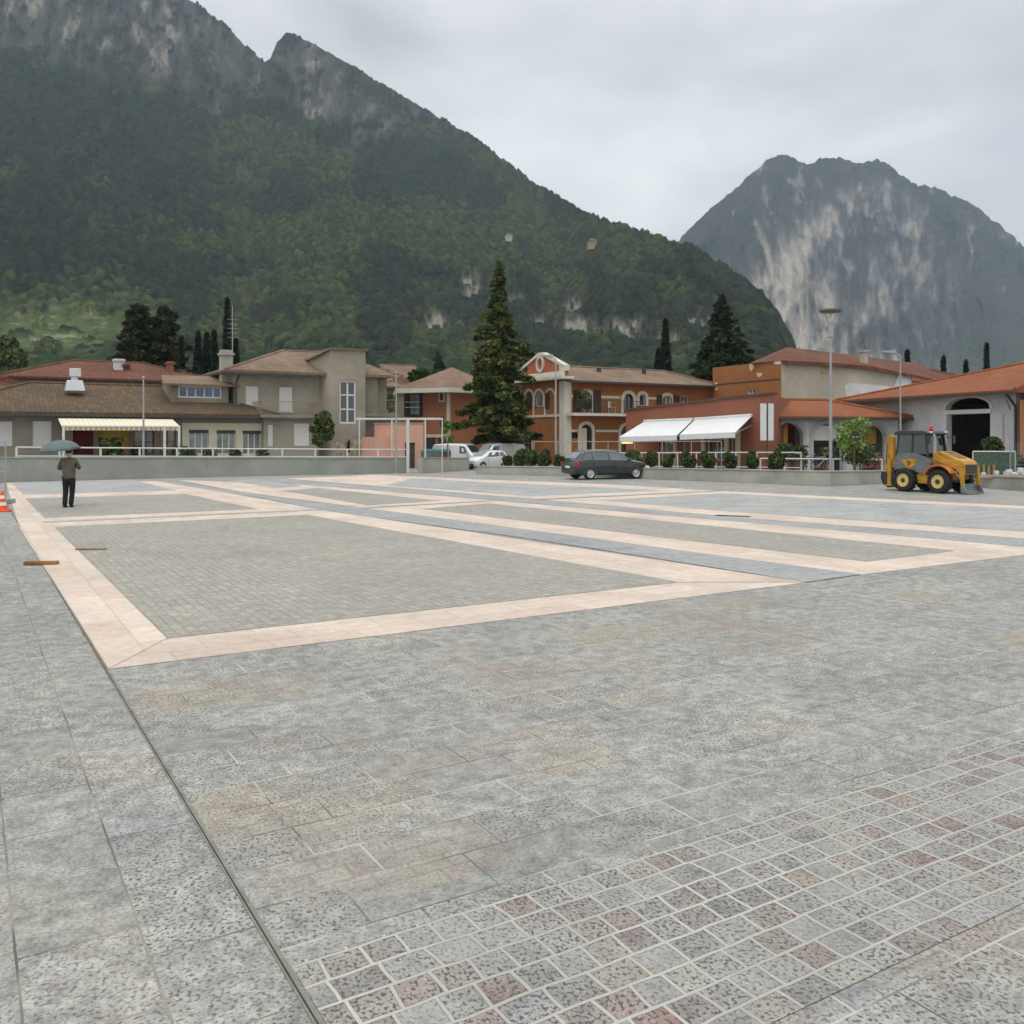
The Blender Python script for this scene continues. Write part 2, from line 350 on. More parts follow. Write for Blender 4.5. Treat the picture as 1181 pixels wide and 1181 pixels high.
def ridge_caps(par, pts, m, r=.11):
    mb = MB()
    for a, b in pts: mb.tube(a, b, r, r, 6)
    return mb.build('ridge_tiles', m, par)
# ------------------------------------------------------------------ ground and plaza
GR = mat('ground_gravel', (.20, .20, .17), .95, .2, .2, .1)
g = MB(); g.add([(-2500, -50, -.03), (3100, -50, -.03), (3100, 3800, -.03), (-2500, 3800, -.03)], [(0, 1, 2, 3)])
tag(g.build('ground', GR), kind='structure')
ANG = R(31.2); OX, OY, _ = G(125, 772)             # the plaza's own axes: x along the near pink band, y along the drain
ca, sa = math.cos(ANG), math.sin(ANG)
def W2L(x, y): return ((x - OX) * ca + (y - OY) * sa, -(x - OX) * sa + (y - OY) * ca)
def plaza(name, pts, z, m, label=None):
    mb = MB(); mb.add([(*W2L(*p), 0) for p in pts], [tuple(range(len(pts)))])
    o = mb.build(name, m); o.location = (OX, OY, z); o.rotation_euler = (0, 0, ANG); return tag(o, kind='structure')
def quad(name, px, z, m): return plaza(name, [G(u, v)[:2] for u, v in px], z, m)
GREYS = [(.285, .285, .265), (.335, .33, .305), (.305, .305, .285), (.355, .35, .325), (.31, .315, .305), (.345, .335, .30), (.295, .295, .275), (.33, .335, .315)]
WARM = ((.33, .28, .20), (.41, .37, .29), (.31, .235, .185))
PAV = paving('granite_slabs', .64, .37, .006, GREYS, ((.12, .115, .10), (.45, .44, .40)), warm=WARM, speck=.62, patch_amt=.40, rust=.40, speck_scale=60, bump=.12)
PAVL = paving('granite_slabs_drain_side', .62, .46, .006, GREYS, ((.10, .10, .09), (.26, .24, .20)), patch_amt=.40, rust=.40, speck=.62, speck_scale=60, rot=90, offset=.41, bump=.12)
PINK = paving('pink_stone_slabs', .95, .40, .004, [(.56, .45, .37), (.62, .51, .425), (.58, .475, .395), (.64, .54, .455)], ((.26, .21, .17), (.38, .32, .27)), speck=.08, patch_amt=.12, mstrength=.9, bump=.05)
PINKL = paving('pink_stone_slabs_lengthwise', .95, .40, .004, [(.56, .45, .37), (.62, .51, .425), (.58, .475, .395), (.64, .54, .455)], ((.26, .21, .17), (.38, .32, .27)), speck=.08, patch_amt=.12, mstrength=.9, rot=90, bump=.05)
SETT = paving('porphyry_setts', .125, .118, .010, [(.36, .355, .315), (.29, .29, .26), (.41, .395, .345), (.33, .33, .295), (.37, .34, .285)], ((.22, .20, .16), (.29, .27, .225)), rust=.45, speck=.4, rot=90, patch_amt=.2, patch_scale=.35, offset=.5, bump=.25)
BLUE = paving('blue_grey_slabs', .9, .42, .005, [(.295, .305, .305), (.345, .35, .345), (.315, .32, .315), (.36, .36, .35)], ((.2, .2, .2), (.3, .3, .3)), speck=.3)
COB = paving('foreground_cobbles',  .165, .156, .0105, [(.31, .31, .295), (.24, .245, .24), (.33, .33, .31), (.30, .30, .285), (.285, .28, .265), (.34, .335, .29), (.26, .255, .25), (.32, .26, .20), (.29, .295, .285), (.22, .205, .20), (.25, .16, .14), (.30, .305, .285), (.27, .245, .225), (.29, .225, .20), (.24, .235, .22)],
             ((.46, .445, .395), (.38, .365, .32)), speck=.95, speck_scale=62, rust=.55, haze=.65, offset=.28, patch_amt=.3, bump=.9)
LGREY = paving('pale_grey_slabs', .7, .4, .005, [(.36, .365, .35), (.40, .40, .38), (.34, .345, .335)], ((.28, .27, .25), (.4, .4, .38)), speck=.3)
# base sheet right of the drain, base sheet left of it
A0 = G(372, 1184)[:2]
def L(x, y): return (OX + x * ca - y * sa, OY + x * sa + y * ca)
plaza('plaza_paving', [L(0, -9), L(70, -9), L(70, 55), L(0, 55)], 0.0, PAV)
plaza('plaza_paving_drain_side', [L(-30, -9), L(-.035, -9), L(-.035, 55), L(-30, 55)], 0.0, PAVL)
# cobble band in the foreground
cy_ = W2L(*G(335, 1105)[:2])[1]; cy_ = round(cy_ / .156) * .156
plaza('cobble_band', [L(.004, cy_ - 1.248), L(30, cy_ - 1.248), L(30, cy_), L(.004, cy_)], .004, COB)
# pink framed panels
def panel(outer, inner, m=PINK, mi=SETT):
    quad('pink_stone_band', outer, .004, m); quad('sett_field', inner, .008, mi)
panel([(125, 772), (930, 672), (385, 590.5), (22, 608)], [(192, 737), (783, 672), (354, 594), (62, 608)])
quad('pink_stone_band', [(22, 608), (385, 590.5), (188, 555.0), (7, 556.8)], .004, PINKL)
quad('blue_grey_strip', [(52, 603.2), (372, 588.6), (369, 587.4), (48, 601.8)], .008, LGREY)
quad('sett_field', [(51, 597.5), (298, 587.3), (214, 569.8), (29, 575)], .008, SETT)
quad('sett_field', [(27, 570.5), (203, 565.8), (150, 553), (13, 557)], .008, LGREY)
quad('pink_stone_lengthwise_band', [(125, 772), (192, 737), (62, 608), (22, 608)], .008, PINKL)
quad('pink_stone_lengthwise_band', [(930, 672), (783, 672), (354, 594), (385, 590.5)], .0085, PINKL)
quad('blue_grey_stripe', [(930, 672), (993, 663), (417, 585.5), (367.6, 580.7), (280, 568), (188, 554.5), (180, 555), (300, 574.5), (385, 590.8), (417, 595.5), (580, 617.2), (695, 634.8)], .010, BLUE)
panel([(993, 663), (1225, 634.8), (575, 577.8), (424, 586.4)], [(486, 587), (1000, 648), (1102, 635.5), (564, 580.7)], PINKL)
quad('pink_stone_band', [(418, 585.6), (572, 577.3), (352, 559.3), (205, 553.6), (280, 567.5)], .004, PINKL)
quad('blue_grey_strip', [(440, 584.9), (570, 577.9), (566, 577.2), (437, 584.1)], .008, LGREY)
quad('sett_field', [(326, 566), (424, 583), (508, 577.5), (366, 563)], .008, SETT)
quad('sett_field', [(262, 554.5), (318, 563), (350, 560.8), (300, 553)], .008, LGREY)
quad('blue_grey_stripe', [(1225, 634.5), (1400, 650), (1400, 640), (1181, 621.4), (860, 598), (625, 577), (580, 572.5), (312, 551.8), (300, 553), (352, 559), (580, 577.5), (860, 602.8)], .0042, BLUE)
quad('pink_stone_band', [(1400, 637), (1181, 621.1), (860, 597.8), (628, 576.6), (836, 566.5), (1181, 583.8), (1400, 598)], .004, PINKL)
quad('sett_field', [(690, 577), (860, 591.4), (1181, 613.6), (1400, 629), (1400, 602), (1181, 587), (836, 569.3)], .008, LGREY)
quad('pink_stone_band', [(618, 575.6), (824, 565.8), (700, 558.6), (560, 553.3), (430, 547.5), (395, 549.5), (330, 552)], .004, PINKL)
quad('sett_field', [(445, 559.5), (614, 572.6), (762, 565.6), (560, 556.3), (478, 551.6)], .008, LGREY)
quad('blue_grey_strip', [(626, 576.3), (830, 566.6), (826, 565.9), (621, 575.5)], .0082, LGREY)

# drain along the left edge of the paving
DR = mat('drain_slot', (.045, .045, .038), .8, .3, 8); DRE = mat('drain_rim', (.20, .20, .165), .55, .3, 5)
dr = empty('drainage_channel', (OX, OY, 0), ANG, 'long narrow slot drain with dull metal rims running between the grey slabs', 'drain')
for x0, x1, m, nm, z in ((-.036, -.028, DRE, 'metal_rim', .005), (-.028, -.019, DR, 'slot', .002), (-.019, -.012, DRE, 'metal_rim', .004), (-.012, .0, DRE, 'metal_rim', .002)):
    mb = MB(); mb.box(x0, -9, -.02, x1, 40, z); mb.build(nm, m, dr)

# ------------------------------------------------------------------ mountains
rs = np.random.RandomState(5)
def vnoise(x, y, seed=0):
    r = np.random.RandomState(seed); T = r.rand(256, 256).astype(np.float32)
    xi = np.floor(x).astype(int); yi = np.floor(y).astype(int); fx = x - xi; fy = y - yi
    fx = fx * fx * (3 - 2 * fx); fy = fy * fy * (3 - 2 * fy)
    a = T[xi & 255, yi & 255]; b = T[(xi + 1) & 255, yi & 255]; c = T[xi & 255, (yi + 1) & 255]; d = T[(xi + 1) & 255, (yi + 1) & 255]
    return (a * (1 - fx) + b * fx) * (1 - fy) + (c * (1 - fx) + d * fx) * fy
def fbm(x, y, o=5, seed=0, g=.5):
    s = 0; a = 1; t = 0
    for i in range(o): s = s + a * vnoise(x * 2 ** i + 17 * i, y * 2 ** i + 9 * i, seed + i); t += a; a *= g
    return s / t
def cells(x, y, c, seed=0):
    r = np.random.RandomState(seed); J = r.rand(256, 256, 3)
    gx = x / c; gy = y / c; ix = np.floor(gx).astype(int); iy = np.floor(gy).astype(int)
    best = np.full(x.shape, 9.0); idr = np.zeros(x.shape); id2 = np.zeros(x.shape)
    for dx in (-1, 0, 1):
        for dy in (-1, 0, 1):
            t = J[(ix + dx) & 255, (iy + dy) & 255]
            d = np.hypot(ix + dx + t[..., 0] - gx, iy + dy + t[..., 1] - gy)
            k = d < best; best = np.where(k, d, best); idr = np.where(k, t[..., 2], idr); id2 = np.where(k, (t[..., 0] * 7.3 + t[..., 1] * 3.1) % 1, id2)
    return best, idr, id2
def sstep(a, b, x): t = np.clip((x - a) / (b - a), 0, 1); return t * t * (3 - 2 * t)
def blob(U, V, u, v, ru, rv): return np.exp(-(((U - u) / ru) ** 2 + ((V - v) / rv) ** 2))
def lerp3(a, b, k): return a + (b - a) * k[..., None]
def mountain(name, u0, u1, nu, nv, sky_pts, D_pts, d0, fn, back=.10):
    us = np.linspace(u0, u1, nu); vr = np.interp(us, [p[0] for p in sky_pts], [p[1] for p in sky_pts])
    jag = (fbm(us / 22, us * 0 + 3, 4, 31) - .5) * 7; vr = vr + jag
    D = np.interp(us, [p[0] for p in D_pts], [p[1] for p in D_pts])
    E = (HZ - vr) / F
    t = np.concatenate([np.linspace(.02, 1, nv), 1 + back * np.linspace(.05, 1, 14)])
    U, T = np.meshgrid(us, t, indexing='ij'); Eu = E[:, None]; Du = D[:, None]
    e_ = Eu * np.where(T <= 1, T, 1 - (T - 1) * 1.6 * (T - 1) / back - (T - 1) * .3)
    V = HZ - e_ * F
    d, h, col = fn(U, V, T, Du, d0)
    X = (U - CX) / F * d; Y = d; Z = H + e_ * d + h
    co = np.stack([X, Y, Z], -1).reshape(-1, 3).astype(np.float32)
    m_ = len(t); i = np.arange(nu - 1)[:, None] * m_ + np.arange(m_ - 1)[None, :]; i = i.ravel()
    quads = np.stack([i, i + m_, i + m_ + 1, i + 1], -1).astype(np.int32)
    me = bpy.data.meshes.new(name); me.vertices.add(len(co)); me.vertices.foreach_set('co', co.ravel())
    me.loops.add(quads.size); me.loops.foreach_set('vertex_index', quads.ravel())
    me.polygons.add(len(quads)); me.polygons.foreach_set('loop_start', np.arange(0, quads.size, 4, dtype=np.int32))
    me.polygons.foreach_set('loop_total', np.full(len(quads), 4, np.int32)); me.update(calc_edges=True)
    me.polygons.foreach_set('use_smooth', np.ones(len(quads), bool))
    ca_ = me.color_attributes.new('Col', 'FLOAT_COLOR', 'POINT')
    c4 = np.concatenate([col.reshape(-1, 3), np.ones((len(co), 1))], 1).astype(np.float32); ca_.data.foreach_set('color', c4.ravel())
    m = bpy.data.materials.new(name + '_cover'); m.use_nodes = True; nt = m.node_tree; n = nt.nodes; l = nt.links
    p = n['Principled BSDF']; p.inputs['Roughness'].default_value = .95; p.inputs['Specular IOR Level'].default_value = .05
    at = n.new('ShaderNodeAttribute'); at.attribute_name = 'Col'
    tc = n.new('ShaderNodeTexCoord'); nz = n.new('ShaderNodeTexNoise'); nz.inputs['Scale'].default_value = .35; nz.inputs['Detail'].default_value = 4; nz.inputs['Roughness'].default_value = .7
    l.new(tc.outputs['Object'], nz.inputs['Vector'])
    mr = n.new('ShaderNodeMapRange'); mr.inputs[1].default_value = .3; mr.inputs[2].default_value = .7; mr.inputs[3].default_value = .6; mr.inputs[4].default_value = 1.4; l.new(nz.outputs[0], mr.inputs[0])
    mm = n.new('ShaderNodeMix'); mm.data_type = 'RGBA'; mm.blend_type = 'MULTIPLY'; mm.inputs[0].default_value = 1
    l.new(at.outputs['Color'], mm.inputs[6]); l.new(mr.outputs[0], mm.inputs[7]); l.new(mm.outputs[2], p.inputs['Base Color'])
    bp = n.new('ShaderNodeBump'); bp.inputs['Strength'].default_value = .5; bp.inputs['Distance'].default_value = 1.5; l.new(nz.outputs[0], bp.inputs['Height']); l.new(bp.outputs[0], p.inputs['Normal'])
    me.materials.append(m)
    o = bpy.data.objects.new(name, me); C.objects.link(o); tag(o, kind='structure')
    return co.reshape(nu, m_, 3), us, t, V
def A(*c): return np.array(c)
def near_fn(U, V, T, D, d0):
    # ravines run down the slope; broad spurs
    wu = U + 60 * (fbm(U / 160, T * 3, 3, 77) - .5)
    rid = np.abs(fbm(wu / 95, T * 1.6, 4, 3) * 2 - 1); sp = fbm(wu / 210 + 5, T * 2.2, 4, 9)
    sp2 = fbm(wu / 34 + 5, V / 60, 4, 15)
    rel = (.10 * (rid - .25) + .16 * (sp - .5) + .035 * (sp2 - .5)) * np.clip(T * 3, 0, 1) * np.clip((1.02 - T) * 6 + .25, 0, 1)
    d = (d0 + (D - d0) * T ** 1.05) * (1 + rel)
    X = (U - CX) / F * d; Y = d
    # rock masks
    streak = fbm(wu / 12, V / 26 + U / 60, 6, 21, .62)
    patch = fbm(U / 60, V / 45, 4, 25)
    top = sstep(-12, 26, (np.interp(U, [-200, 0, 60, 120, 180, 250, 300, 330, 360, 400, 480, 560, 620, 700, 780, 900], [70, 66, 82, 98, 108, 128, 112, 135, 150, 170, 165, 180, 190, 150, 0, 0]) - V) + 60 * (patch - .5))
    top *= np.where(U > 400, .45, 1) * (.62 + .6 * sstep(.4, .6, fbm(U / 45, V / 30, 4, 29)))
    blobs = sum(blob(U, V, *b) for b in ((546, 332, 17, 20), (506, 375, 22, 14), (465, 368, 14, 7), (700, 380, 34, 13), (738, 384, 18, 18), (660, 352, 16, 12), (660, 380, 22, 10), (590, 345, 20, 9), (805, 372, 20, 12), (770, 395, 20, 10), (362, 133, 12, 10), (620, 372, 18, 8)))
    rk = np.clip(top * sstep(.42, .56, streak + .12 * top) + sstep(.40, .62, blobs * (1.25 * fbm(U / 9, V / 12, 3, 55) + .35)), 0, 1)
    rk *= 1 - .9 * sstep(.62, .66, fbm(U / 7, V / 7, 3, 61))
    # canopy
    f1, id1, id2 = cells(X, Y, 5.8, 5); f2, ida, _ = cells(X + 3, Y, 2.9, 8)
    dome = np.sqrt(np.clip(1 - (f1 / .78) ** 2, 0, 1)); dome2 = np.sqrt(np.clip(1 - (f2 / .8) ** 2, 0, 1))
    fol = (1 - rk)
    mead = blob(U, V, 62, 386, 85, 26) * sstep(.30, .48, fbm(U / 26, V / 5, 3, 91))
    hgt = (dome * (2.5 + 5.5 * id1) + 1.5 * dome2) * fol * (1 - .85 * np.clip(mead * 1.5, 0, 1)) * np.clip(.45 + d / 1500, .4, 1)
    hgt += rk * 10 * (streak - .5)
    # species colour per crown
    lg = sstep(.52, .70, fbm(U / 55, V / 26, 4, 41) + .40 * blob(U, V, 440, 262, 230, 26) + .12 * blob(U, V, 700, 290, 120, 22) + .42 * blob(U, V, 60, 352, 100, 26) + .16 * blob(U, V, 330, 380, 200, 40) + .20 * blob(U, V, 300, 165, 70, 40) - .16 * blob(U, V, 100, 200, 130, 90) + .10 * id1 - .04)
    br = sstep(.5, .75, fbm(U / 40, V / 30, 4, 47) * .8 + .35 * id2 - .02)
    dark = A(.011, .020, .014); mid = A(.022, .038, .020); lite = A(.070, .088, .026); brn = A(.040, .037, .028)
    c = lerp3(np.broadcast_to(dark, U.shape + (3,)), mid, id1 ** 1.5); c = lerp3(c, brn, br * .5)
    c = lerp3(c, lite, lg * (.12 + .88 * id2 ** 1.3)); c = c * (.30 + .72 * id1)[..., None]; 
    gr = lerp3(np.broadcast_to(A(.085, .115, .04), U.shape + (3,)), A(.24, .24, .16), sstep(.55, .75, fbm(U / 20, V / 2.5, 3, 95)))
    c = lerp3(c, gr, np.clip(mead * 1.3, 0, 1) * .8)
    rc = lerp3(np.broadcast_to(A(.050, .050, .045), U.shape + (3,)), A(.21, .19, .155), sstep(.55, .80, streak * .8 + .28 * patch - .02 + .22 * np.clip(blobs, 0, 1) + .08 * blob(U, V, 170, 50, 40, 50)))
    rc = lerp3(rc, A(.07, .075, .06), sstep(.55, .7, fbm(U / 8, V / 14, 4, 66)) * .8)
    c = lerp3(c, rc, rk)
    return d, hgt, c
NEAR = mountain('wooded_mountain', -260, 965, 1220, 520,
    [(-260, -190), (0, -60), (190, -12), (225, 2), (255, 28), (280, 52), (305, 74), (312, 70), (320, 50), (330, 40), (340, 40), (352, 45), (375, 58), (400, 74), (450, 104), (500, 134), (550, 164), (600, 203), (640, 228), (660, 240), (680, 252), (712, 262), (740, 270), (780, 284), (805, 295), (830, 309), (855, 327), (880, 348), (900, 374), (912, 396), (925, 418), (965, 470)],
    [(-260, 1500), (250, 1650), (500, 1550), (640, 1300), (700, 1000), (800, 800), (965, 560)], 230, near_fn)
def far_fn(U, V, T, D, d0):
    wu = U + 40 * (fbm(U / 90, T * 2, 3, 177) - .5)
    sp = fbm(wu / 120 + 3, T * 2.5, 5, 109); rid = np.abs(fbm(wu / 45, T * 1.5 + 4, 4, 113) * 2 - 1)
    cliff = sstep(-25, 30, V - np.interp(U, [780, 840, 880, 950, 1040, 1075, 1110, 1200], [345, 312, 292, 232, 212, 262, 335, 520])) * sstep(-30, 30, np.interp(U, [780, 850, 900, 1000, 1060, 1090, 1120, 1200], [345, 400, 600, 600, 480, 430, 380, 300]) - V) * sstep(800, 850, U) * sstep(1135, 1075, U + 25 * (fbm(U / 20, V / 30, 3, 5) - .5))
    rel = (.09 * (rid - .3) + .16 * (sp - .5)) * np.clip((1.02 - T) * 5 + .2, 0, 1)
    d = (d0 + (D - d0) * T ** np.where(True, .8, 1)) * (1 + rel)
    streak = fbm(wu / 10, V / 24 - U / 38, 6, 121, .64); pat = fbm(U / 36, V / 44, 4, 125)
    rk = cliff * sstep(.40, .54, .62 * streak + .46 * pat - .025 + .20 * blob(U, V, 900, 340, 60, 70)) + (1 - cliff) * .75 * sstep(.60, .75, streak * .55 + fbm(U / 20, V / 14, 4, 127) * .5) * sstep(400, 330, V)
    fine = fbm(U / 4, V / 5, 3, 131)
    pale = sstep(.46, .72, streak * .62 + pat * .42 + .24 * blob(U, V, 900, 340, 55, 65) + .05 * blob(U, V, 1010, 250, 60, 40) - .045)
    dark = A(.026, .033, .030); c = lerp3(np.broadcast_to(dark, U.shape + (3,)), A(.045, .045, .040), sstep(.3, .7, fbm(U / 12, V / 9, 4, 135)))
    c = lerp3(c, A(.045, .065, .035), sstep(370, 430, V + 30 * (fbm(U / 30, V / 10, 3, 139) - .5)) * .7)
    rc = lerp3(np.broadcast_to(A(.075, .073, .075), U.shape + (3,)), A(.36, .315, .26), pale * (.6 + .6 * fine))
    c = lerp3(c, rc, np.clip(rk, 0, 1))
    X = (U - CX) / F * d; f1, id1, id2 = cells(X, d, 16.0, 35)
    h = np.sqrt(np.clip(1 - (f1 / .8) ** 2, 0, 1)) * (5 + 9 * id1) * (1 - np.clip(rk, 0, 1))
    return d, h, c
FAR = mountain('rocky_mountain', 640, 1420, 800, 430,
    [(640, 400), (720, 330), (760, 298), (783, 282), (800, 264), (820, 243), (835, 232), (855, 214), (870, 200), (885, 189), (902, 182), (912, 184), (925, 191), (938, 192), (950, 186), (965, 185), (985, 190), (1010, 189), (1030, 195), (1045, 208), (1062, 217), (1085, 220), (1110, 230), (1130, 242), (1150, 259), (1168, 276), (1185, 292), (1230, 340), (1300, 400), (1420, 450)],
    [(640, 2500), (950, 2700), (1420, 3000)], 1500, far_fn)
# dark wooded rise at the foot of both mountains, behind the roofs
def low_fn(U, V, T, D, d0):
    d = d0 + (D - d0) * T; X = (U - CX) / F * d
    f1, id1, id2 = cells(X, d, 7.0, 15); h = np.sqrt(np.clip(1 - (f1 / .8) ** 2, 0, 1)) * (2 + 4 * id1)
    c = lerp3(np.broadcast_to(A(.012, .022, .013), U.shape + (3,)), A(.03, .048, .02), id1)
    return d, h, c
mountain('foothill', -400, 1500, 700, 60, [(-400, 418), (200, 424), (600, 432), (830, 440), (900, 462), (1200, 470), (1500, 470)], [(-400, 330), (1500, 360)], 190, low_fn, back=.3)
# haze: one closed box of even, thin air
hz = MB(); hz.box(-2600, -60, -1.5, 3400, 4200, 1400); hm = bpy.data.materials.new('hazy_air'); hm.use_nodes = True
hn = hm.node_tree.nodes; hn.clear(); pv = hn.new('ShaderNodeVolumePrincipled'); pv.inputs['Color'].default_value = (.70, .85, 1, 1); pv.inputs['Density'].default_value = .0001; pv.inputs['Anisotropy'].default_value = .2
ou = hn.new('ShaderNodeOutputMaterial'); hm.node_tree.links.new(pv.outputs[0], ou.inputs['Volume'])
tag(hz.build('haze', hm), kind='stuff')
# ------------------------------------------------------------------ buildings, left to right
def bempty(name, fr, label, cat='building', group=None): return empty(name, (fr.X, fr.Y, 0), fr.a, label, cat, group)
def U3(fr, u, v, d): s_, z = fr.q(u, v, d); return (s_, d, z)
# --- restaurant: long single-storey house with a brown hip roof
fr = Fr(*P(0, HZ, 50.5)[:2], 31.2)
B = bempty('restaurant_house', fr, 'long low beige house with brown tiled hip roof and dormer, behind the cream awning')
xl = fr.q(-75, 480)[0]; xr = fr.q(306, 480)[0]; ez = fr.q(120, 476)[1]
bl = [fr.rect(-22, 486, 14.5, 514.5), fr.rect(37.5, 485.8, 59.5, 514.5)]
yel = [fr.rect(113, 495, 150, 524)]; red = [fr.rect(84, 495, 108, 524)]; drs = [fr.rect(154, 496, 178, 524), fr.rect(184, 495, 203, 524)]
fw_ = [fr.rect(217.5, 495.5, 240.5, 524), fr.rect(249.5, 496, 271.5, 524), fr.rect(279.5, 496.5, 301, 524)]
mb = MB(); shell(mb, xl, xr, 9.5, ez, [rpoly(r) for r in bl + yel + red + drs + fw_], rev=.22); mb.build('wall', PLAST, B)
mb = MB(); x0 = fr.q(210, 500)[0]; x1 = fr.q(304.5, 500)[0]; zt = fr.q(250, 488)[1]
wall(mb, [(x0, 0), (x1, 0), (x1, zt), (x0, zt)], [rpoly(r) for r in fw_], -.04, .1); mb.build('cream_wall_panel', CREAM, B)
for r in bl: blind(B, r)
YEL = mat('yellow_interior_wall', (.50, .34, .08), .9, .15); DRED = mat('dark_red_curtain', (.10, .012, .010), .9, .3)
for r, m, nm in ((yel[0], YEL, 'yellow_niche'), (red[0], DRED, 'red_curtain')):
    mb = MB(); mb.box(r[0], .2, r[1], r[2], .24, r[3]); mb.build(nm, m, B)
for r in drs: window(B, rpoly(r), .1, 2, 2, .08, WOOD, CGLASS, 'door')
for r in fw_: window(B, rpoly(r), .08, 3, 1, .07, WHITE, CGLASS)
for r in fw_:
    mb = MB(); mb.box(r[0], .05, r[3] - .22, r[2], .075, r[3] - .02); mb.build('ventilation_strip', DARKM, B)
mb = MB(); hz_ = 2.15
rp_ = hip(mb, xl, 0, xr, 9.5, ez, 1.9, ov=.7, th=.14); mb.build('roof', T_BROWN, B)
mb = MB(); mb.box(xl - .75, -.80, ez - .26, xr + .5, -.70, ez - .12); mb.build('gutter', DARKM, B)
ridge_caps(B, [(rp_[0], rp_[4]), (rp_[4], rp_[5]), (rp_[1], rp_[5])], T_BROWN)
# dormer with a strip of blue panes
d0 = 1.5; x0, z0, x1, z1 = fr.rect(203, 443.5, 258, 462.5, d0)
mb = MB(); wr = fr.rect(205.5, 445.5, 255.5, 459, d0); wall(mb, [(x0 - .3, z0 - .6), (x1 + .3, z0 - .6), (x1 + .3, z1), (x0 - .3, z1)], [rpoly(wr)], d0, .1)
mb.add([(x0 - .3, d0, z0 - .6), (x0 - .3, d0 + 3, z0 - .6), (x0 - .3, d0 + 3, z1), (x0 - .3, d0, z1), (x1 + .3, d0, z0 - .6), (x1 + .3, d0 + 3, z0 - .6), (x1 + .3, d0 + 3, z1), (x1 + .3, d0, z1)], [(0, 1, 2, 3), (4, 5, 6, 7)])
mb.build('dormer', PLAST, B)
window(B, rpoly(wr), d0 + .04, 5, 1, .09, WHITE, BGLASS)
mb = MB(); mb.add([(x0 - .9, d0 - .5, z1), (x1 + .9, d0 - .5, z1), (x1 + .3, d0 + 3.2, z1 + .75), (x0 - .3, d0 + 3.2, z1 + .75), (x0 - .9, d0 - .5, z1 - .12), (x1 + .9, d0 - .5, z1 - .12)], [(0, 1, 2, 3), (4, 5, 1, 0), (0, 3, 4), (1, 2, 5)]); mb.build('dormer_roof', T_TAN, B)
# kitchen exhaust on the roof
STEEL = mat('bright_steel', (.62, .64, .66), .35, .08, 2, .04, metal=.5)
c = U3(fr, 86, 446.5, 2.6); mb = MB()
mb.prism([(c[0] - .55, c[1] - .5, c[2] - .25), (c[0] + .55, c[1] - .5, c[2] - .25), (c[0] + .42, c[1] - .4, c[2] + .4), (c[0] - .42, c[1] - .4, c[2] + .4)], (0, .8, 0))
mb.tube((c[0], c[1] - .1, c[2] + .3), (c[0], c[1] - .1, c[2] + .95), .2, .2, 12); mb.box(c[0] - .28, c[1] - .4, c[2] + .62, c[0] + .32, c[1] + .2, c[2] + 1.12)
mb.build('kitchen_exhaust', STEEL, B, bevel=.03)
# awning over the terrace
AW = empty('terrace_awning', (fr.X, fr.Y, 0), fr.a, 'wide cream and brown striped awning on white posts over the restaurant terrace', 'awning')
def stripe(name, a, b, k):
    m = mat(name, a, .8, .04); nt = m.node_tree; n = nt.nodes; l = nt.links
    tc = n.new('ShaderNodeTexCoord'); wv = n.new('ShaderNodeTexWave'); wv.inputs['Scale'].default_value = k; l.new(tc.outputs['Object'], wv.inputs['Vector'])
    r = n.new('ShaderNodeValToRGB'); r.color_ramp.elements[0].position = .42; r.color_ramp.elements[0].color = (*a, 1); r.color_ramp.elements[1].position = .5; r.color_ramp.elements[1].color = (*b, 1)
    l.new(wv.outputs[0], r.inputs[0]); l.new(r.outputs[0], n['Principled BSDF'].inputs['Base Color']); return m
AWC = stripe('cream_canvas', (.72, .68, .52), (.66, .61, .45), 1.2); AWV = stripe('striped_valance', (.66, .58, .40), (.45, .36, .22), 1.2)
da = -3.0; xa0, za = fr.q(72, 491, da); xa1, _ = fr.q(207.5, 491, da); zb_ = fr.q(130, 480.5, 0)[1]
mb = MB(); mb.add([(xa0, da, za), (xa1, da, za), (xa1, -.04, zb_), (xa0, -.04, zb_), (xa0, da, za - .05), (xa1, da, za - .05), (xa1, -.04, zb_ - .05), (xa0, -.04, zb_ - .05)], [(0, 1, 2, 3), (7, 6, 5, 4), (0, 4, 5, 1), (1, 5, 6, 2), (3, 7, 4, 0)])
mb.build('canvas', AWC, AW)
mb = MB(); k = 60
for i in range(k):
    a_, b_ = xa0 + (xa1 - xa0) * i / k, xa0 + (xa1 - xa0) * (i + 1) / k
    mb.box(a_, da - .02, za - .26 + .03 * (i % 2), b_, da, za - .0)
mb.build('valance', AWV, AW)
mb = MB(); mb.box(xa0 - .05, -.10, zb_ - .02, xa1 + .05, -.02, zb_ + .14); mb.box(xa0 - .02, da - .06, za - .06, xa1 + .02, da + .04, za + .02)
for x in (xa0, xa1): mb.tube((x, da, za - .04), (x, -.05, zb_ - .05), .04)
mb.build('frame', WHITE, AW)
for x in (xa0 + .05, xa1 - .85, xa1 - .05):
    mb = MB(); mb.box(x - .06, da - .06, 0, x + .06, da + .06, za - .05); mb.build('post', WHITE, AW)
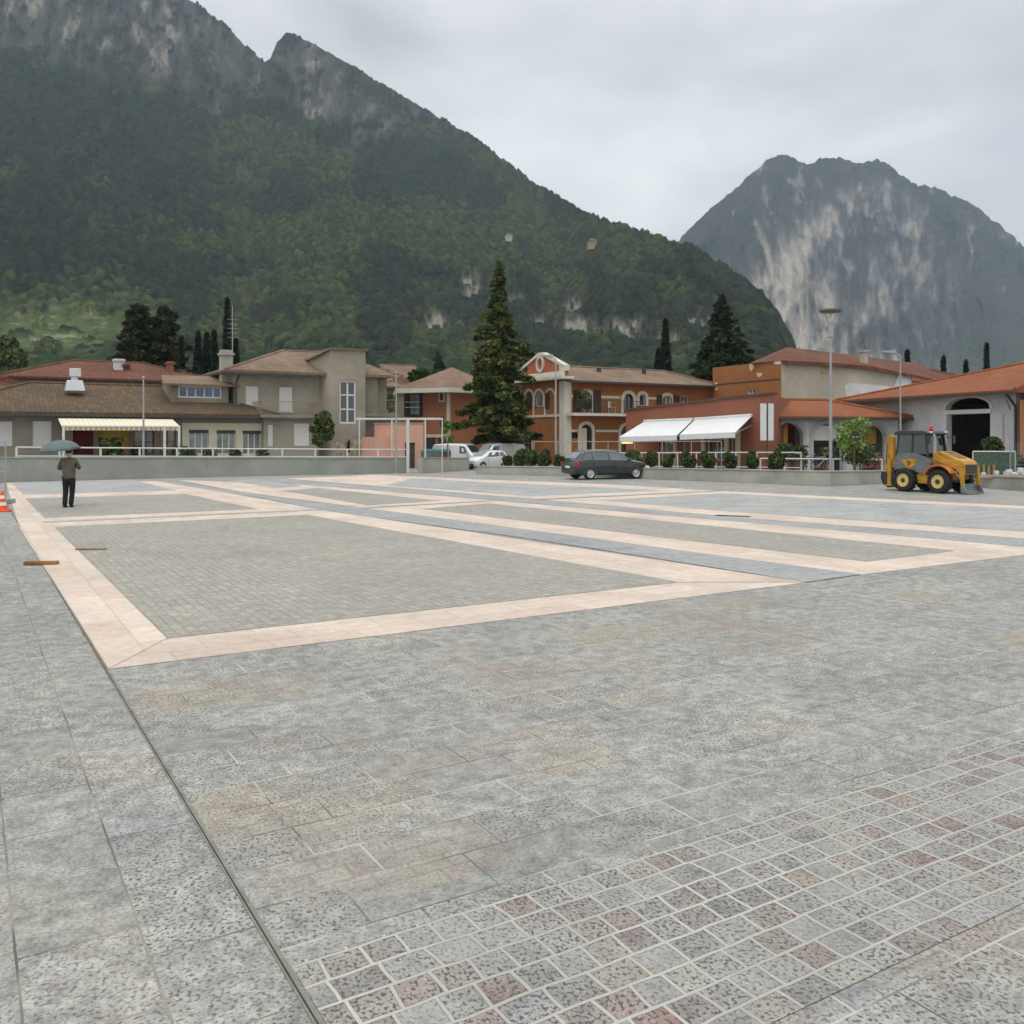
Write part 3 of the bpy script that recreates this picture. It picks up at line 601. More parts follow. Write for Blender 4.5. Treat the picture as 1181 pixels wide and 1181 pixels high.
# --- long red roofs behind
def back_house(u0, u1, ve, vr, Y, ang, depth, label, roofm, wallm, hl=None, hr=None, name='back_house', v_eave_ref=None, ridge=.5):
    f_ = Fr(*P(u0, HZ, Y)[:2], ang); b = bempty(name, f_, label); x1, _ = f_.q(u1, 480); um = (u0 + u1) / 2
    ze = f_.q(um, ve)[1]; zr = f_.q(um, vr, depth * ridge)[1]
    m_ = MB(); shell(m_, 0, x1, depth, ze, []); m_.build('wall', wallm, b)
    m_ = MB(); rr = hip(m_, 0, 0, x1, depth, ze, max(.3, zr - ze), ov=.5, hipl=hl, hipr=hr, ridge=ridge); m_.build('roof', roofm, b)
    ridge_caps(b, [(rr[4], rr[5]), (rr[0], rr[4]), (rr[1], rr[5])], roofm)
    return b, f_, x1, ze, zr
bb, f2, x1, ze, zr = back_house(6, 250, 437, 417.5, 66, 31.2, 10, 'long house with weathered red tiled roof directly behind the brown restaurant roof', T_RED, PLAST)
for u, v0, v1, ww, m in ((137, 431, 414, .75, WHWALL), (145, 430, 420, .5, T_RED), (196, 428, 417, .45, TERRA), (209, 432, 426, .6, DARKM)):
    c0 = U3(f2, u, v0 + 6, 2.6); c1 = U3(f2, u, v1, 2.6); mb = MB(); mb.box(c0[0] - ww / 2, 2.3, c0[2] - .4, c0[0] + ww / 2, 2.9, c1[2]); mb.box(c0[0] - ww / 2 - .08, 2.22, c1[2] - .2, c0[0] + ww / 2 + .08, 2.98, c1[2] - .05); mb.build('chimney', m, bb)
back_house(-60, 34, 452, 434, 58, 31.2, 7, 'small faded red roof at the far left edge beside the restaurant roof', T_RED, PLAST)
# --- two-storey villa with stair tower
fv = Fr(*P(271, HZ, 58.4)[:2], 31.2)
B = bempty('villa', fv, 'two-storey grey beige villa with hip roof, curved stair tower and white shutters')
X = lambda u, d=0: fv.q(u, 480, d)[0]; Zv = lambda v, u=330, d=0: fv.q(u, v, d)[1]
xt0 = X(356); ez = Zv(428.5, 310)
w1 = fv.rect(283.5, 445.5, 298.5, 467); w2 = fv.rect(322, 446.5, 337.5, 474)
mb = MB(); shell(mb, 0, xt0 + 5, 9, ez, [rpoly(w1), rpoly(w2)], rev=.16); mb.build('wall', PLAST2, B)
blind(B, w1, .05); blind(B, w2, .05)
mb = MB(); s_ = [(r[0] - .1, r[1] - .1, r[2] + .1) for r in (w1, w2)]
for a_, z_, b_ in s_: mb = MB(); mb.box(a_, -.08, z_, b_, .0, z_ + .08); mb.build('window_sill', TRIM, B)
# lower projecting block and balcony
pj = -1.7; gx0 = fv.q(304, 480, pj)[0]; gx1 = fv.q(366, 480, pj)[0]; gz = fv.q(335, 482, pj)[1]
g1 = fv.rect(309, 490, 315.2, 514.5, pj); g2 = fv.rect(339, 488.5, 357, 514, pj)
mb = MB(); wall(mb, [(gx0, 0), (gx1, 0), (gx1, gz), (gx0, gz)], [rpoly(g1), rpoly(g2)], pj, .14)
mb.add([(gx0, pj, 0), (gx0, 0, 0), (gx0, 0, gz), (gx0, pj, gz), (gx1, pj, 0), (gx1, 0, 0), (gx1, 0, gz), (gx1, pj, gz)], [(0, 1, 2, 3), (4, 5, 6, 7), (2, 3, 7, 6)]); mb.build('ground_floor_bay', PLAST2, B)
for r in (g1, g2): blind(B, r, pj + .05)
bz0 = fv.q(340, 479.5, pj - .5)[1]; bx0 = fv.q(301, 480, pj - .5)[0]; bx1 = fv.q(374, 480, pj - .5)[0]
mb = MB(); mb.box(bx0, pj - .55, gz, bx1, -.003, gz + .16); mb.box(bx0 + .2, pj - .3, gz - .14, bx1 - .2, -.003, gz); BAL = mb.build('balcony', PLAST, B)
def railing(name, par, x0, x1, y, z0, z1, m, sp=.14, r=.012, sides=()):
    m_ = MB(); k = int((x1 - x0) / sp)
    m_.box(x0, y - .025, z1 - .04, x1, y + .025, z1); m_.box(x0, y - .015, z0, x1, y + .015, z0 + .03)
    for i in range(k + 1): x = x0 + (x1 - x0) * i / k; m_.tube((x, y, z0), (x, y, z1 - .02), r, r, 4)
    for xs, ya, yb in sides:
        m_.box(xs - .02, ya, z1 - .04, xs + .02, yb, z1); k2 = max(1, int((yb - ya) / sp))
        for i in range(k2): yy = ya + (yb - ya) * i / k2; m_.tube((xs, yy, z0), (xs, yy, z1 - .02), r, r, 4)
    return m_.build(name, m, par)
RAILM = mat('thin_brown_rail', (.24, .20, .16), .6, .1)
railing('railing', BAL, bx0 + .05, bx1 - .05, pj - .5, gz + .16, gz + 1.06, RAILM, .12, .012, ((bx0 + .06, pj - .5, 0), (bx1 - .06, pj - .5, 0)))
mb = MB(); rr = hip(mb, 0, 0, xt0 + 5, 9, ez, Zv(404.5, 327, 4.5) - ez, ov=.75, hipr=1.5, th=.18); mb.build('roof', T_TAN, B)
ridge_caps(B, [(rr[0], rr[4]), (rr[4], rr[5])], T_TAN)
mb = MB(); mb.box(-.8, -.85, ez - .3, xt0 + .3, -.75, ez - .16); mb.tube((.15, -.7, ez - .3), (.05, -.12, ez - .75), .05); mb.tube((.05, -.12, ez - .75), (.05, -.12, 0), .05); mb.build('gutter', DARKM, B)
mb = MB(); c0 = U3(fv, 260.5, 430, 1.5); c1 = U3(fv, 260.5, 404, 1.5); mb.box(c0[0] - .36, 1.1, c0[2] - 1, c0[0] + .36, 1.8, c1[2]); mb.box(c0[0] - .45, 1.0, c1[2] - .35, c0[0] + .45, 1.9, c1[2] - .2); mb.build('chimney', CONC2, B)
mb = MB(); a_ = c1; mb.tube((a_[0] + .5, 1.8, a_[2] - 2), (a_[0] + .5, 1.8, U3(fv, 266, 352, 1.8)[2]), .035, .02, 6)
for k in range(5): mb.tube((a_[0] + .5 - .35, 1.8, a_[2] + 2.1 - .3 * k), (a_[0] + .5 + .35, 1.8, a_[2] + 2.1 - .3 * k), .014, .014, 4)
mb.build('antenna', METAL, B)
# stair tower: curved left flank + flat front
tf = -1.0; tx1 = fv.q(421.5, 480, tf)[0]; txm = fv.q(383, 480, tf)[0]; txl = fv.q(357, 480, 1.6)[0]
tz = fv.q(402, 404, tf)[1]; tzl = Zv(415, 343, 1.6)
tw = fv.rect(391.8, 439, 410.8, 488.5, tf); slit = fv.rect(399, 506.5, 404, 522, tf)
mb = MB(); wall(mb, [(txm, 0), (tx1, 0), (tx1, tz), (txm, tz)], [rpoly(tw), rpoly(slit)], tf, .2)
pts = [(txm, tf)]
for i in range(1, 9):
    a_ = i / 8; pts.append((txm + (txl - txm) * math.sin(a_ * math.pi / 2), tf + (1.8 - tf) * (1 - math.cos(a_ * math.pi / 2))))
zt = lambda x: tz - (tz - tzl) * max(0, (txm - x) / (txm - txl)) ** 1.5
for (xa, ya), (xb, yb) in zip(pts, pts[1:]): mb.add([(xa, ya, 0), (xb, yb, 0), (xb, yb, zt(xb)), (xa, ya, zt(xa))], [(0, 1, 2, 3)])
mb.add([(tx1, tf, 0), (tx1, 6, 0), (tx1, 6, tz), (tx1, tf, tz)], [(0, 1, 2, 3)]); TW = mb.build('stair_tower', PLAST2, B)
mb = MB(); top = [(x, y, zt(x)) for x, y in pts[::-1]] + [(tx1, tf, tz), (tx1, 6, tz), (txl, 6, tzl)]
grown = [(x - .15 if x < txm else x + (.15 if x >= tx1 - .01 else 0), y - .14 if y < 1.7 else y, z) for x, y, z in top]
mb.prism(grown, (0, 0, .13)); mb.build('tower_roof', T_TAN, B)
window(B, rpoly(tw), tf + .1, 2, 3, .11, WHITE, GLASS)
window(B, rpoly(slit), tf + .1, 1, 1, .05, DARKM, GLASS)
mb = MB(); sz = fv.q(402, 505.5, tf)[1]
wall(mb, [(txm - .02, 0), (tx1 + .03, 0), (tx1 + .03, sz), (txm + 1.2, sz), (txm + 1.1, sz - .25), (txm - .02, sz - .25)], [rpoly(slit)], tf - .03, .03); mb.build('stone_base', STONEB, B)
# right wing
wx1 = X(446, 1.0); wz = Zv(434, 440, 1.0); dz = fv.rect(436, 491, 447, 520, -.2)
s1 = fv.rect(421.8, 447, 425.5, 470, 1.0)
mb = MB(); wall(mb, [(tx1, 0), (wx1, 0), (wx1, wz), (tx1, wz)], [], 1.0, .1); mb.add([(wx1, 1, 0), (wx1, 8, 0), (wx1, 8, wz), (wx1, 1, wz)], [(0, 1, 2, 3)]); mb.build('right_wing_wall', PLAST2, B)
blind(B, s1, .95)
mb = MB(); wx2 = X(457, 0); mb.add([(tx1, -.1, wz - .05), (wx2, -.1, wz - .05), (wx2 - .6, 3.4, wz + 1.0), (tx1, 3.4, wz + 1.2), (tx1, -.1, wz - .2), (wx2, -.1, wz - .2)], [(0, 1, 2, 3), (4, 5, 1, 0), (1, 5, 2)]); mb.build('right_wing_roof', T_TAN, B)
lz = Zv(479, 440, -.6); mb = MB(); lx1 = fv.q(461, 480, -.6)[0]; mb.box(tx1 + .01, -.8, lz - .1, lx1, .99, lz + .12); bl2 = mb.build('balcony', PLAST, B)
railing('railing', bl2, tx1 + .05, lx1 - .05, -.72, lz + .12, lz + 1.1, RAILM, .14)
mb = MB(); wall(mb, [(tx1 + .02, 0), (wx1, 0), (wx1, lz - .1), (tx1 + .02, lz - .1)], [rpoly(dz)], -.2, .1); mb.add([(wx1, -.2, 0), (wx1, 1, 0), (wx1, 1, lz - .1), (wx1, -.2, lz - .1)], [(0, 1, 2, 3)]); mb.build('ground_floor_wall', PLAST, B)
blind(B, dz, -.15, 'white_door')
# --- houses in the gap behind
back_house(441, 470, 446, 432, 78, 31.2, 7, 'small beige house with brown roof in the gap between villa and orange house', T_VIL, PLAST)
back_house(452, 483, 438, 421.5, 100, 20, 8, 'pale yellow house with faded brown gable roof far behind the villa', T_VIL, CREAM, hl=0, hr=0)
back_house(424, 452, 440, 426, 90, 31.2, 8, 'far brown roofed house just right of the stair tower', T_VIL, PLAST)
# --- salmon pump house
fp = Fr(*P(439, HZ, 57.5)[:2], 31.2); B = bempty('salmon_hut', fp, 'small flat-roofed salmon pink hut with dark door behind the grey wall', 'hut')
pr = fp.rect(439, 504, 456, 545); pr2 = fp.rect(456, 488.5, 488.5, 545); dr_ = fp.rect(467, 510.5, 479, 546)
mb = MB(); mb.box(pr[0], .5, 0, pr2[0], 3.2, pr[3]); mb.build('low_wing', PINKW, B)
mb = MB(); shell(mb, pr2[0], pr2[2], 3.5, pr2[3], [rpoly((dr_[0], 0.02, dr_[2], dr_[3]))], rev=.15); mb.build('wall', PINKW, B)
mb = MB(); mb.box(pr2[0] - .05, -.05, pr2[3], pr2[2] + .05, 3.55, pr2[3] + .06); mb.build('roof', CONC2, B)
mb = MB(); 
for i in range(12):
    z = .05 + (dr_[3] - .1) * i / 12; mb.box(dr_[0] + .02, .1, z, dr_[2] - .02, .14, z + (dr_[3] - .1) / 12 * .8)
mb.build('slatted_door', mat('dark_green_grey_door', (.07, .075, .06), .7, .2), B)
# --- orange house with bay window (edge to the left of the big conifer)
fo = Fr(*P(517.5, HZ, 68)[:2], 31.2)
B = bempty('orange_house', fo, 'orange house with dark glass bay window and wide white eaves beside the big conifer')
ez = fo.q(517, 447.5)[1]
# left flank runs back-left from the corner (x = 0), built as its own plane in local coordinates
mb = MB(); shell(mb, 0, 3.4, 8, ez, []); mb.build('wall', ORANGE, B)
fo2 = Fr(fo.X, fo.Y, 31.2 + 118); 
def side(u, v):      # pixel on the flank plane -> local x,y,z of B
    ln = Fr(fo.X, fo.Y, -28.0); s_, z = ln.q(u, v); wx = ln.X + s_ * ln.c; wy = ln.Y + s_ * ln.s
    dx, dy = wx - fo.X, wy - fo.Y; return (dx * fo.c + dy * fo.s, -dx * fo.s + dy * fo.c, z)
a0 = side(517.5, 500); a1 = side(470, 500)
mb = MB(); q_ = [(a0[0], a0[1], 0), (a1[0], a1[1], 0), (a1[0], a1[1], ez), (a0[0], a0[1], ez)]
inn = Vector((a1[1] - a0[1], -(a1[0] - a0[0]), 0)).normalized()
if inn.y < 0: inn = -inn
mb.prism(q_, inn * 2.0); mb.build('left_wing_wall', ORANGE, B)
def side_box(name, u0, v0, u1, v1, m, p0, p1, par=B):
    a = Vector(side(u0, v1)); b = Vector(side(u1, v1)); c = Vector(side(u1, v0)); d = Vector(side(u0, v0)); z0 = side((u0 + u1) / 2, v1)[2]; z1 = side((u0 + u1) / 2, v0)[2]
    a.z = b.z = z0; c.z = d.z = z1
    m_ = MB(); m_.prism([p - inn * p1 for p in (a, b, c, d)], inn * (p1 - p0)); return m_.build(name, m, par)
bay = side_box('bay_window', 469, 453, 487.5, 480.5, DARKM, -.3, .35)
for i in range(3):
    u = 470.5 + 5.6 * i; side_box('pane', u, 455.5, u + 4.7, 478, CGLASS if i else GLASS, .36, .38, bay)
for i in range(2): side_box('bay_mullion', 470.2, 463.5 + 6 * i, 487, 464.3 + 6 * i, WHITE, .385, .40, bay)
wn = side_box('window', 506, 450, 513, 463.5, TRIM, -.02, .05); side_box('pane', 507.3, 451.5, 511.7, 462, GLASS, .052, .06, wn)
side_box('corner_pilaster', 515.6, 447.5, 518.5, 545, TRIM, -.3, .05)
side_box('lintel_band', 491, 501, 517, 504.5, TRIM, .01, .05)
wn = side_box('garage_opening', 492, 505, 502, 545, DARKM, .002, .02); side_box('garage_opening', 505, 505, 515, 520, DARKM, .002, .02)
wn = side_box('window', 507.5, 480.5, 512, 493, DARKM, .01, .03)
mb = MB(); e0 = side(455, 456); e1 = (a0[0] - .6, a0[1] - 1.0, ez); e2 = (4.2, -1.0, ez); e3 = (4.2, 9, ez)
ap = (2.6, 4.5, fo.q(545, 424, 4)[1]); e4 = (e0[0] + 2, 9, ez); eL = (a1[0] - 1.3, a1[1] - .6, ez)
mb.add([eL, e1, e2, e3, e4, ap], [(0, 1, 5), (1, 2, 5), (2, 3, 5), (3, 4, 5), (4, 0, 5)])
mb.build('roof', T_VIL, B)
mb = MB(); ff = [eL, e1, e2, e3, e4]; mb.prism([(p[0], p[1], p[2] - .36) for p in ff], (0, 0, .35)); mb.build('white_eaves', TRIM, B)
# --- former station: ornate ochre house with gable
fs = Fr(*P(651, HZ, 65)[:2], 31.2); B = bempty('ochre_station_house', fs, 'ornate ochre house with pale gable, oval medallion, arched windows and dark shutters')
ez = fs.q(700, 440.5)[1]; x1 = fs.q(822, 480)[0]; fl = Fr(fs.X, fs.Y, 31.2 + 90)
LD = -fl.q(600, 480)[0] if False else None
# flank plane: local x = 0, going back (y). pixel -> (y,z)
def fy(u, v, off=0.0):
    dx = (u - CX) / F; nx, ny = fs.c, fs.s
    t = ((fs.X + off * fs.c) * nx + (fs.Y + off * fs.s) * ny) / (dx * nx + ny)
    px, py = dx * t - fs.X, t - fs.Y
    return (-px * fs.s + py * fs.c, H - (v - HZ) * t / F)
D = fy(599, 480)[0]
def frect(u0, v0, u1, v1): um = (u0 + u1) / 2; return (fy(u1, 480)[0], fy(um, v1)[1], fy(u0, 480)[0], fy(um, v0)[1])
# right face openings
O = {}
O['w1'] = arch(fs.rect(670.5, 452.5, 682.5, 476), rise=.35); O['d1'] = arch(fs.rect(719, 454, 730.5, 478.5)); O['w2'] = arch(fs.rect(737, 454.5, 744.5, 468)); O['w3'] = arch(fs.rect(763.5, 456.5, 775, 467.5), rise=.35); O['w4'] = rpoly(fs.rect(786, 457, 794, 464))
O['g1'] = arch(fs.rect(669.5, 489.5, 682.5, 523)); O['g2'] = arch(fs.rect(716, 491, 729.5, 524)); O['g3'] = rpoly(fs.rect(655, 496, 667, 505.5))
mb = MB(); wall(mb, [(0, 0), (x1, 0), (x1, ez), (0, ez)], list(O.values()), 0, .22)
# left flank with openings: build flat in (y,z) then turn
LH = {'a': arch(frect(617.2, 450.5, 626.8, 469)), 'b': arch(frect(605.5, 451, 615, 482)), 'c': arch(frect(629.5, 450, 640, 480)), 'g': arch(frect(608, 502, 613.5, 521))}
tmp = MB(); wall(tmp, [(0, 0), (D, 0), (D, ez), (0, ez)], [LH['a'], LH['g']], 0, .22)
mb.add([(y, x, z) for x, y, z in tmp.v], tmp.f)
mb.add([(0, D, 0), (x1, D, 0), (x1, D, ez), (0, D, ez), (x1, 0, 0), (x1, 0, ez)], [(0, 1, 2, 3), (4, 1, 2, 5)]); mb.build('wall', OCHRE, B)
def turned(mb, name, m, par): mb.v = [(y, x, z) for x, y, z in mb.v]; return mb.build(name, m, par)
for k in ('w1', 'w2', 'w3', 'g1', 'd1', 'g2'): 
    m_ = MB(); po = O[k]; z0 = min(p[1] for p in po)
    g_ = grow(po, .24); g_ = [(x, max(z, z0)) for x, z in g_]; ring(m_, g_, po, -.06, .02); m_.build('window_surround', TRIM, B)
window(B, O['w1'], .12, 2, 1, .07, WHITE, CGLASS); window(B, O['w2'], .12, 1, 1, .06, WHITE, GLASS); window(B, O['w3'], .12, 2, 1, .07, WHITE, CGLASS); window(B, O['w4'], .12, 2, 1, .06, TRIM, GLASS)
window(B, O['d1'], .12, 2, 1, .07, SHUT, GLASS, 'balcony_door'); window(B, O['g1'], .12, 2, 1, .08, DARKM, GLASS, 'door'); window(B, O['g2'], .12, 2, 1, .08, DARKM, GLASS, 'door'); window(B, O['g3'], .1, 4, 2, .03, DARKM, GLASS)
mb = MB(); r = fs.rect(669.5, 494, 677, 523); mb.box(r[0], .02, 0.01, r[2], .08, r[3]); mb.build('door_leaf', CREAM, B)
for u0, u1, v0, v1 in ((661, 669.5, 450, 476), (683.5, 692.5, 450, 476.5), (757, 763, 455.5, 467.5), (775.8, 783, 456, 467.5)):
    r = fs.rect(u0, v0, u1, v1); m_ = MB(); m_.box(r[0], -.09, r[1], r[2], -.065, r[3]); k = int((r[3] - r[1]) / .1)
    for i in range(k): m_.box(r[0] + .04, -.105, r[1] + i * .1 + .02, r[2] - .04, -.09, r[1] + i * .1 + .08)
    m_.build('shutter', SHUT, B)
def band(fr_, B_, u0, u1, v, t, m=TRIM, y=-.05, nm='string_course'):
    x0, z = fr_.q(u0, v); x1_, _ = fr_.q(u1, v); z = fr_.q((u0 + u1) / 2, v)[1]; m_ = MB(); m_.box(x0, y, z - t / 2, x1_, -.001, z + t / 2); return m_.build(nm, m, B_)
zb = fs.q(700, 458)[1]; zb2 = fs.q(690, 497)[1]
for u0, u1, z_ in ((653, 660.5, zb), (693, 715, zb), (747.5, 756.5, zb), (653, 665.5, zb2), (687, 712.5, zb2)):
    mb = MB(); mb.box(fs.q(u0, 480)[0], -.045, z_ - .09, fs.q(u1, 480)[0], -.001, z_ + .09); mb.build('string_course', TRIM, B)
bz = fs.q(690, 478.5)[1]; bx1 = fs.q(733, 480)[0]
mb = MB(); mb.box(.1, -1.0, bz - .1, bx1, -.002, bz + .1); bal = mb.build('balcony', TRIM, B)
railing('railing', bal, .3, bx1 - .05, -.93, bz + .1, bz + 1.05, DARKM, .13, .014)
PLANT = leaf_mat('balcony_leaves', (.02, .05, .015), (.05, .10, .03), (.12, .20, .06), 3)
# corner pilasters
mb = MB(); mb.box(-.07, -.08, 0, .56, -.001, ez - .05); mb.box(-.08, -.079, 0, -.001, .55, ez - .04); mb.build('corner_pilaster', TRIM, B); mb = MB(); mb.box(-.08, D - .42, 0, -.001, D + .02, ez - .04); mb.build('corner_pilaster', TRIM, B)
# flank: band, cornice, surrounds, shutters
zf = fy(620, 480)[1]; m_ = MB(); m_.box(.5, -.07, zf - .09, D - .4, -.001, zf + .09)
for k in ('a', 'b', 'c', 'g'):
    po = LH[k]; z0 = min(p[1] for p in po); g_ = [(x, max(z, z0)) for x, z in grow(po, .17)]; ring(m_, g_, po, -.06, .02)
turned(m_, 'flank_trim', TRIM, B)
for k, nm in (('a', 'window'), ('g', 'window')):
    po = LH[k]; m_ = MB(); ring(m_, po, grow(po, -.06), .1, .16); o = turned(m_, nm, WHITE, B)
    m_ = MB(); m_.add([(x, .155, z) for x, z in po], [tuple(range(len(po)))]); turned(m_, 'pane', CGLASS if k == 'a' else GLASS, o)
for u0, u1 in ((609.5, 613.8), (629.5, 633.5)):
    r = frect(u0, 453, u1, 471); m_ = MB(); m_.box(r[0], -.09, r[1], r[2], -.065, r[3]); turned(m_, 'shutter', SHUT, B)
# roof over the long side, pediment in front of it
rz = fs.q(700, 425, D / 2)[1]
mb = MB(); rr = hip(mb, .92, 0, x1, D, ez, rz - ez, ov=.55, hipl=0, hipr=3.0, th=.16); mb.build('roof', T_TAN, B)
ridge_caps(B, [(rr[4], rr[5]), (rr[1], rr[5])], T_TAN)
mb = MB(); mb.box(-.2, -.75, ez - .17, x1 + .4, -.6, ez - .02); mb.build('gutter', DARKM, B)
for u in (691, 743):
    c0 = U3(fs, u, 436, 2); c1 = U3(fs, u, 424, 2); mb = MB(); mb.box(c0[0] - .12, 1.9, c0[2] - .3, c0[0] + .12, 2.15, c1[2]); mb.build('roof_vent', DARKM, B)
zc = fy(620, 436)[1]; zp = fy(622, 409)[1]; hd = (zp - zc)
m_ = MB(); po = [(.0, zc), (D, zc), (D, zc + hd * .40), (D / 2 + .5, zc + hd * .97), (D / 2 + .25, zc + hd * 1.03), (D / 2 - .25, zc + hd * 1.03), (D / 2 - .5, zc + hd * .97), (0, zc + hd * .40)]
m_.prism([(x, .0, z) for x, z in po], (0, .35, 0)); turned(m_, 'pediment', mat('red_ochre_plaster', (.36, .12, .055), .9, .12), B)
m_ = MB()
for (xa, za_), (xb, zb_) in zip(po[2:], po[3:] + po[:0]):
    m_.prism([(xa, -.1, za_ - .14), (xb, -.1, zb_ - .14), (xb, -.1, zb_ + .08), (xa, -.1, za_ + .08)], (0, .5, 0))
m_.box(-.05, -.12, zc - .08, D + .05, -.001, zc + .34); m_.box(-.1, -.10, zc + .34, .55, .4, zc + hd * .42); m_.box(D - .55, -.10, zc + .34, D + .1, .4, zc + hd * .42)
k = 20; el = lambda rx, rz_: [(D / 2 + rx * math.cos(2 * math.pi * i / k), zc + hd * .58 + rz_ * math.sin(2 * math.pi * i / k)) for i in range(k)]
ring(m_, el(.50, .62), el(.36, .47), -.16, .02); turned(m_, 'pediment_trim', TRIM, B)
m_ = MB(); m_.box(-.9, -.9, zc - .30, D + 1.0, .2, zc - .10); turned(m_, 'cornice', TRIM, B)
# attached solar/dark panel on gable top right
# --- low terracotta cafe with two white awnings
pa = P(742, HZ, 58); pb = P(889, HZ, 47.5); ang = math.degrees(math.atan2(pb[1] - pa[1], pb[0] - pa[0]))
pl_ = P(700, HZ, 58); fc = Fr(pa[0], pa[1], ang)
B = bempty('cafe_building', fc, 'low terracotta red building with sloping parapet and wide windows under white awnings')
xa, xb = fc.q(722, 480)[0], fc.q(889, 480)[0]
top = [(fc.q(u, 480)[0], fc.q(u, v)[1]) for u, v in ((889, 455), (862, 457.3), (800, 464.7), (722, 473.5))]
shops = [fc.rect(760, 506, 775, 524), fc.rect(786, 508, 790, 531), fc.rect(815, 506, 836, 531), fc.rect(842, 505, 850, 532)]
mb = MB(); wall(mb, [(xa, 0), (xb, 0)] + top, [rpoly(r) for r in shops], 0, .25)
mb.add([(xb, 0, 0), (xb - 5.6, 7, 0), (xb - 5.6, 7, top[0][1]), (xb, 0, top[0][1]), (xa, 0, 0), (xa - 4, 7, 0), (xa - 4, 7, top[-1][1]), (xa, 0, top[-1][1])], [(0, 1, 2, 3), (4, 5, 6, 7), (3, 2, 6, 7), (1, 2, 6, 5)])
mb.build('wall', TERRA, B)
mb = MB()
for (x0, z0), (x1_, z1_) in zip(top, top[1:]): mb.prism([(x0 + .0, -.1, z0), (x1_, -.1, z1_), (x1_, -.1, z1_ + .12), (x0, -.1, z0 + .12)], (0, .6, 0))
mb.build('coping', mat('dark_coping', (.10, .06, .05), .8, .2), B)
for r in shops: window(B, rpoly(r), .12, 2, 1, .07, CREAM, GLASS)
for u in (779.5, 812, 839, 852.5):
    r = fc.rect(u - 1.6, 496, u + 1.6, 535); mb = MB(); mb.box(r[0], -.12, 0, r[2], .0, r[3]); mb.build('pilaster', CREAM, B)
sg = fc.rect(741, 505.5, 752, 511.5); mb = MB(); mb.box(sg[0], -1.6, sg[1], sg[2], -1.45, sg[3]); mb.box((sg[0] + sg[2]) / 2 - .03, -1.45, sg[3] - .15, (sg[0] + sg[2]) / 2 + .03, -.01, sg[3] - .08)
SL = tag(mb.build('lit_sign', mat('warm_lit_panel', (1.0, .78, .22), .5, .05, emit=1.0)), 'small glowing yellow sign panel under the left white cafe awning', 'sign'); SL.location = (fc.X, fc.Y, 0); SL.rotation_euler = (0, 0, fc.a)
WAWN = mat('white_canvas', (.70, .71, .71), .7, .04)
def awning(back, front, dproj, label):
    """back: (u,v) pair along the wall, front: (u,v) pair of the lower edge"""
    b = empty('window_awning', (fc.X, fc.Y, 0), fc.a, label, 'awning', 'white awnings on the terracotta cafe')
    p = [Vector(U3(fc, *front[0], -dproj)), Vector(U3(fc, *front[1], -dproj)), Vector(U3(fc, *back[1], -.06)), Vector(U3(fc, *back[0], -.06))]
    m_ = MB(); up = Vector((0, 0, .05)); m_.add(p + [q + up for q in p], [(0, 1, 2, 3), (4, 5, 6, 7), (0, 4, 5, 1), (1, 5, 6, 2), (2, 6, 7, 3), (3, 7, 4, 0)]); m_.build('canvas', WAWN, b)
    m_ = MB(); m_.add([p[0], p[1], p[1] - Vector((0, 0, .24)), p[0] - Vector((0, 0, .24))], [(0, 1, 2, 3)]); m_.v += [(x, y + .02, z) for x, y, z in m_.v]; m_.f.append((4, 7, 6, 5)); m_.build('valance', WAWN, b)
    m_ = MB(); m_.tube(p[3] + Vector((0, 0, .08)), p[2] + Vector((0, 0, .08)), .09, .09, 8); m_.build('roller_box', WHITE, b)
    for q0, q1 in ((p[0], p[3]), (p[1], p[2])):
        m_ = MB(); m_.tube(q0 - Vector((0, 0, .03)), q1 - Vector((0, 0, .45)), .03); m_.build('arm', METAL, b)
awning(((743, 487.2), (799.3, 485)), ((714.5, 504.7), (780.5, 503)), 2.4, 'left one of the two white awnings, over the glowing sign')
awning(((801.5, 484.9), (867, 480.6)), ((784, 502.2), (848, 499.5)), 2.4, 'right one of the two white awnings, nearer the white sign panels')
# totem sign
tp = P(884.5, 530, 44.5); B = empty('sign_pylon', (tp[0], tp[1], 0), R(14), 'tall white double sign panel at the right corner of the terracotta cafe', 'sign')
W_ = .34; z0, z1 = P(0, 508, 44.5)[2], P(0, 465.5, 44.5)[2]
for s in (-1, 1):
    mb = MB(); mb.box(-W_ if s < 0 else .05, -.06, z0, -.05 if s < 0 else W_, .06, z1); mb.build('panel', WHITE, B, bevel=.01)
mb = MB(); mb.box(-.03, -.03, 0, .03, .03, z1 + .05); mb.box(-.3, -.03, z0 + 1, .3, .03, z0 + 1.06); mb.build('post', DARKM, B)
# --- tall rust-orange building with stained side wall
pa = P(822, HZ, 72); pb = P(901, HZ, 64.5); ang = math.degrees(math.atan2(pb[1] - pa[1], pb[0] - pa[0])); ft = Fr(pa[0], pa[1], ang)
B = bempty('rust_orange_building', ft, 'tall windowless building, rust orange face on the left and stained beige face on the right')
xb = ft.q(901, 480)[0]; z0 = ft.q(822, 424)[1]; z1 = ft.q(901, 416)[1]; wr = ft.rect(862, 448.5, 871, 455)
ztp = min(z0, z1); mb = MB(); wall(mb, [(0, 0), (xb, 0), (xb, z1), (0, z0)], [rpoly(wr)], 0, .15); mb.add([(0, 0, 0), (2, 12, 0), (2, 12, z0), (0, 0, z0)], [(0, 1, 2, 3)])
mb.build('orange_wall', RUST, B); window(B, rpoly(wr), .08, 2, 1, .08, TRIM, CGLASS)
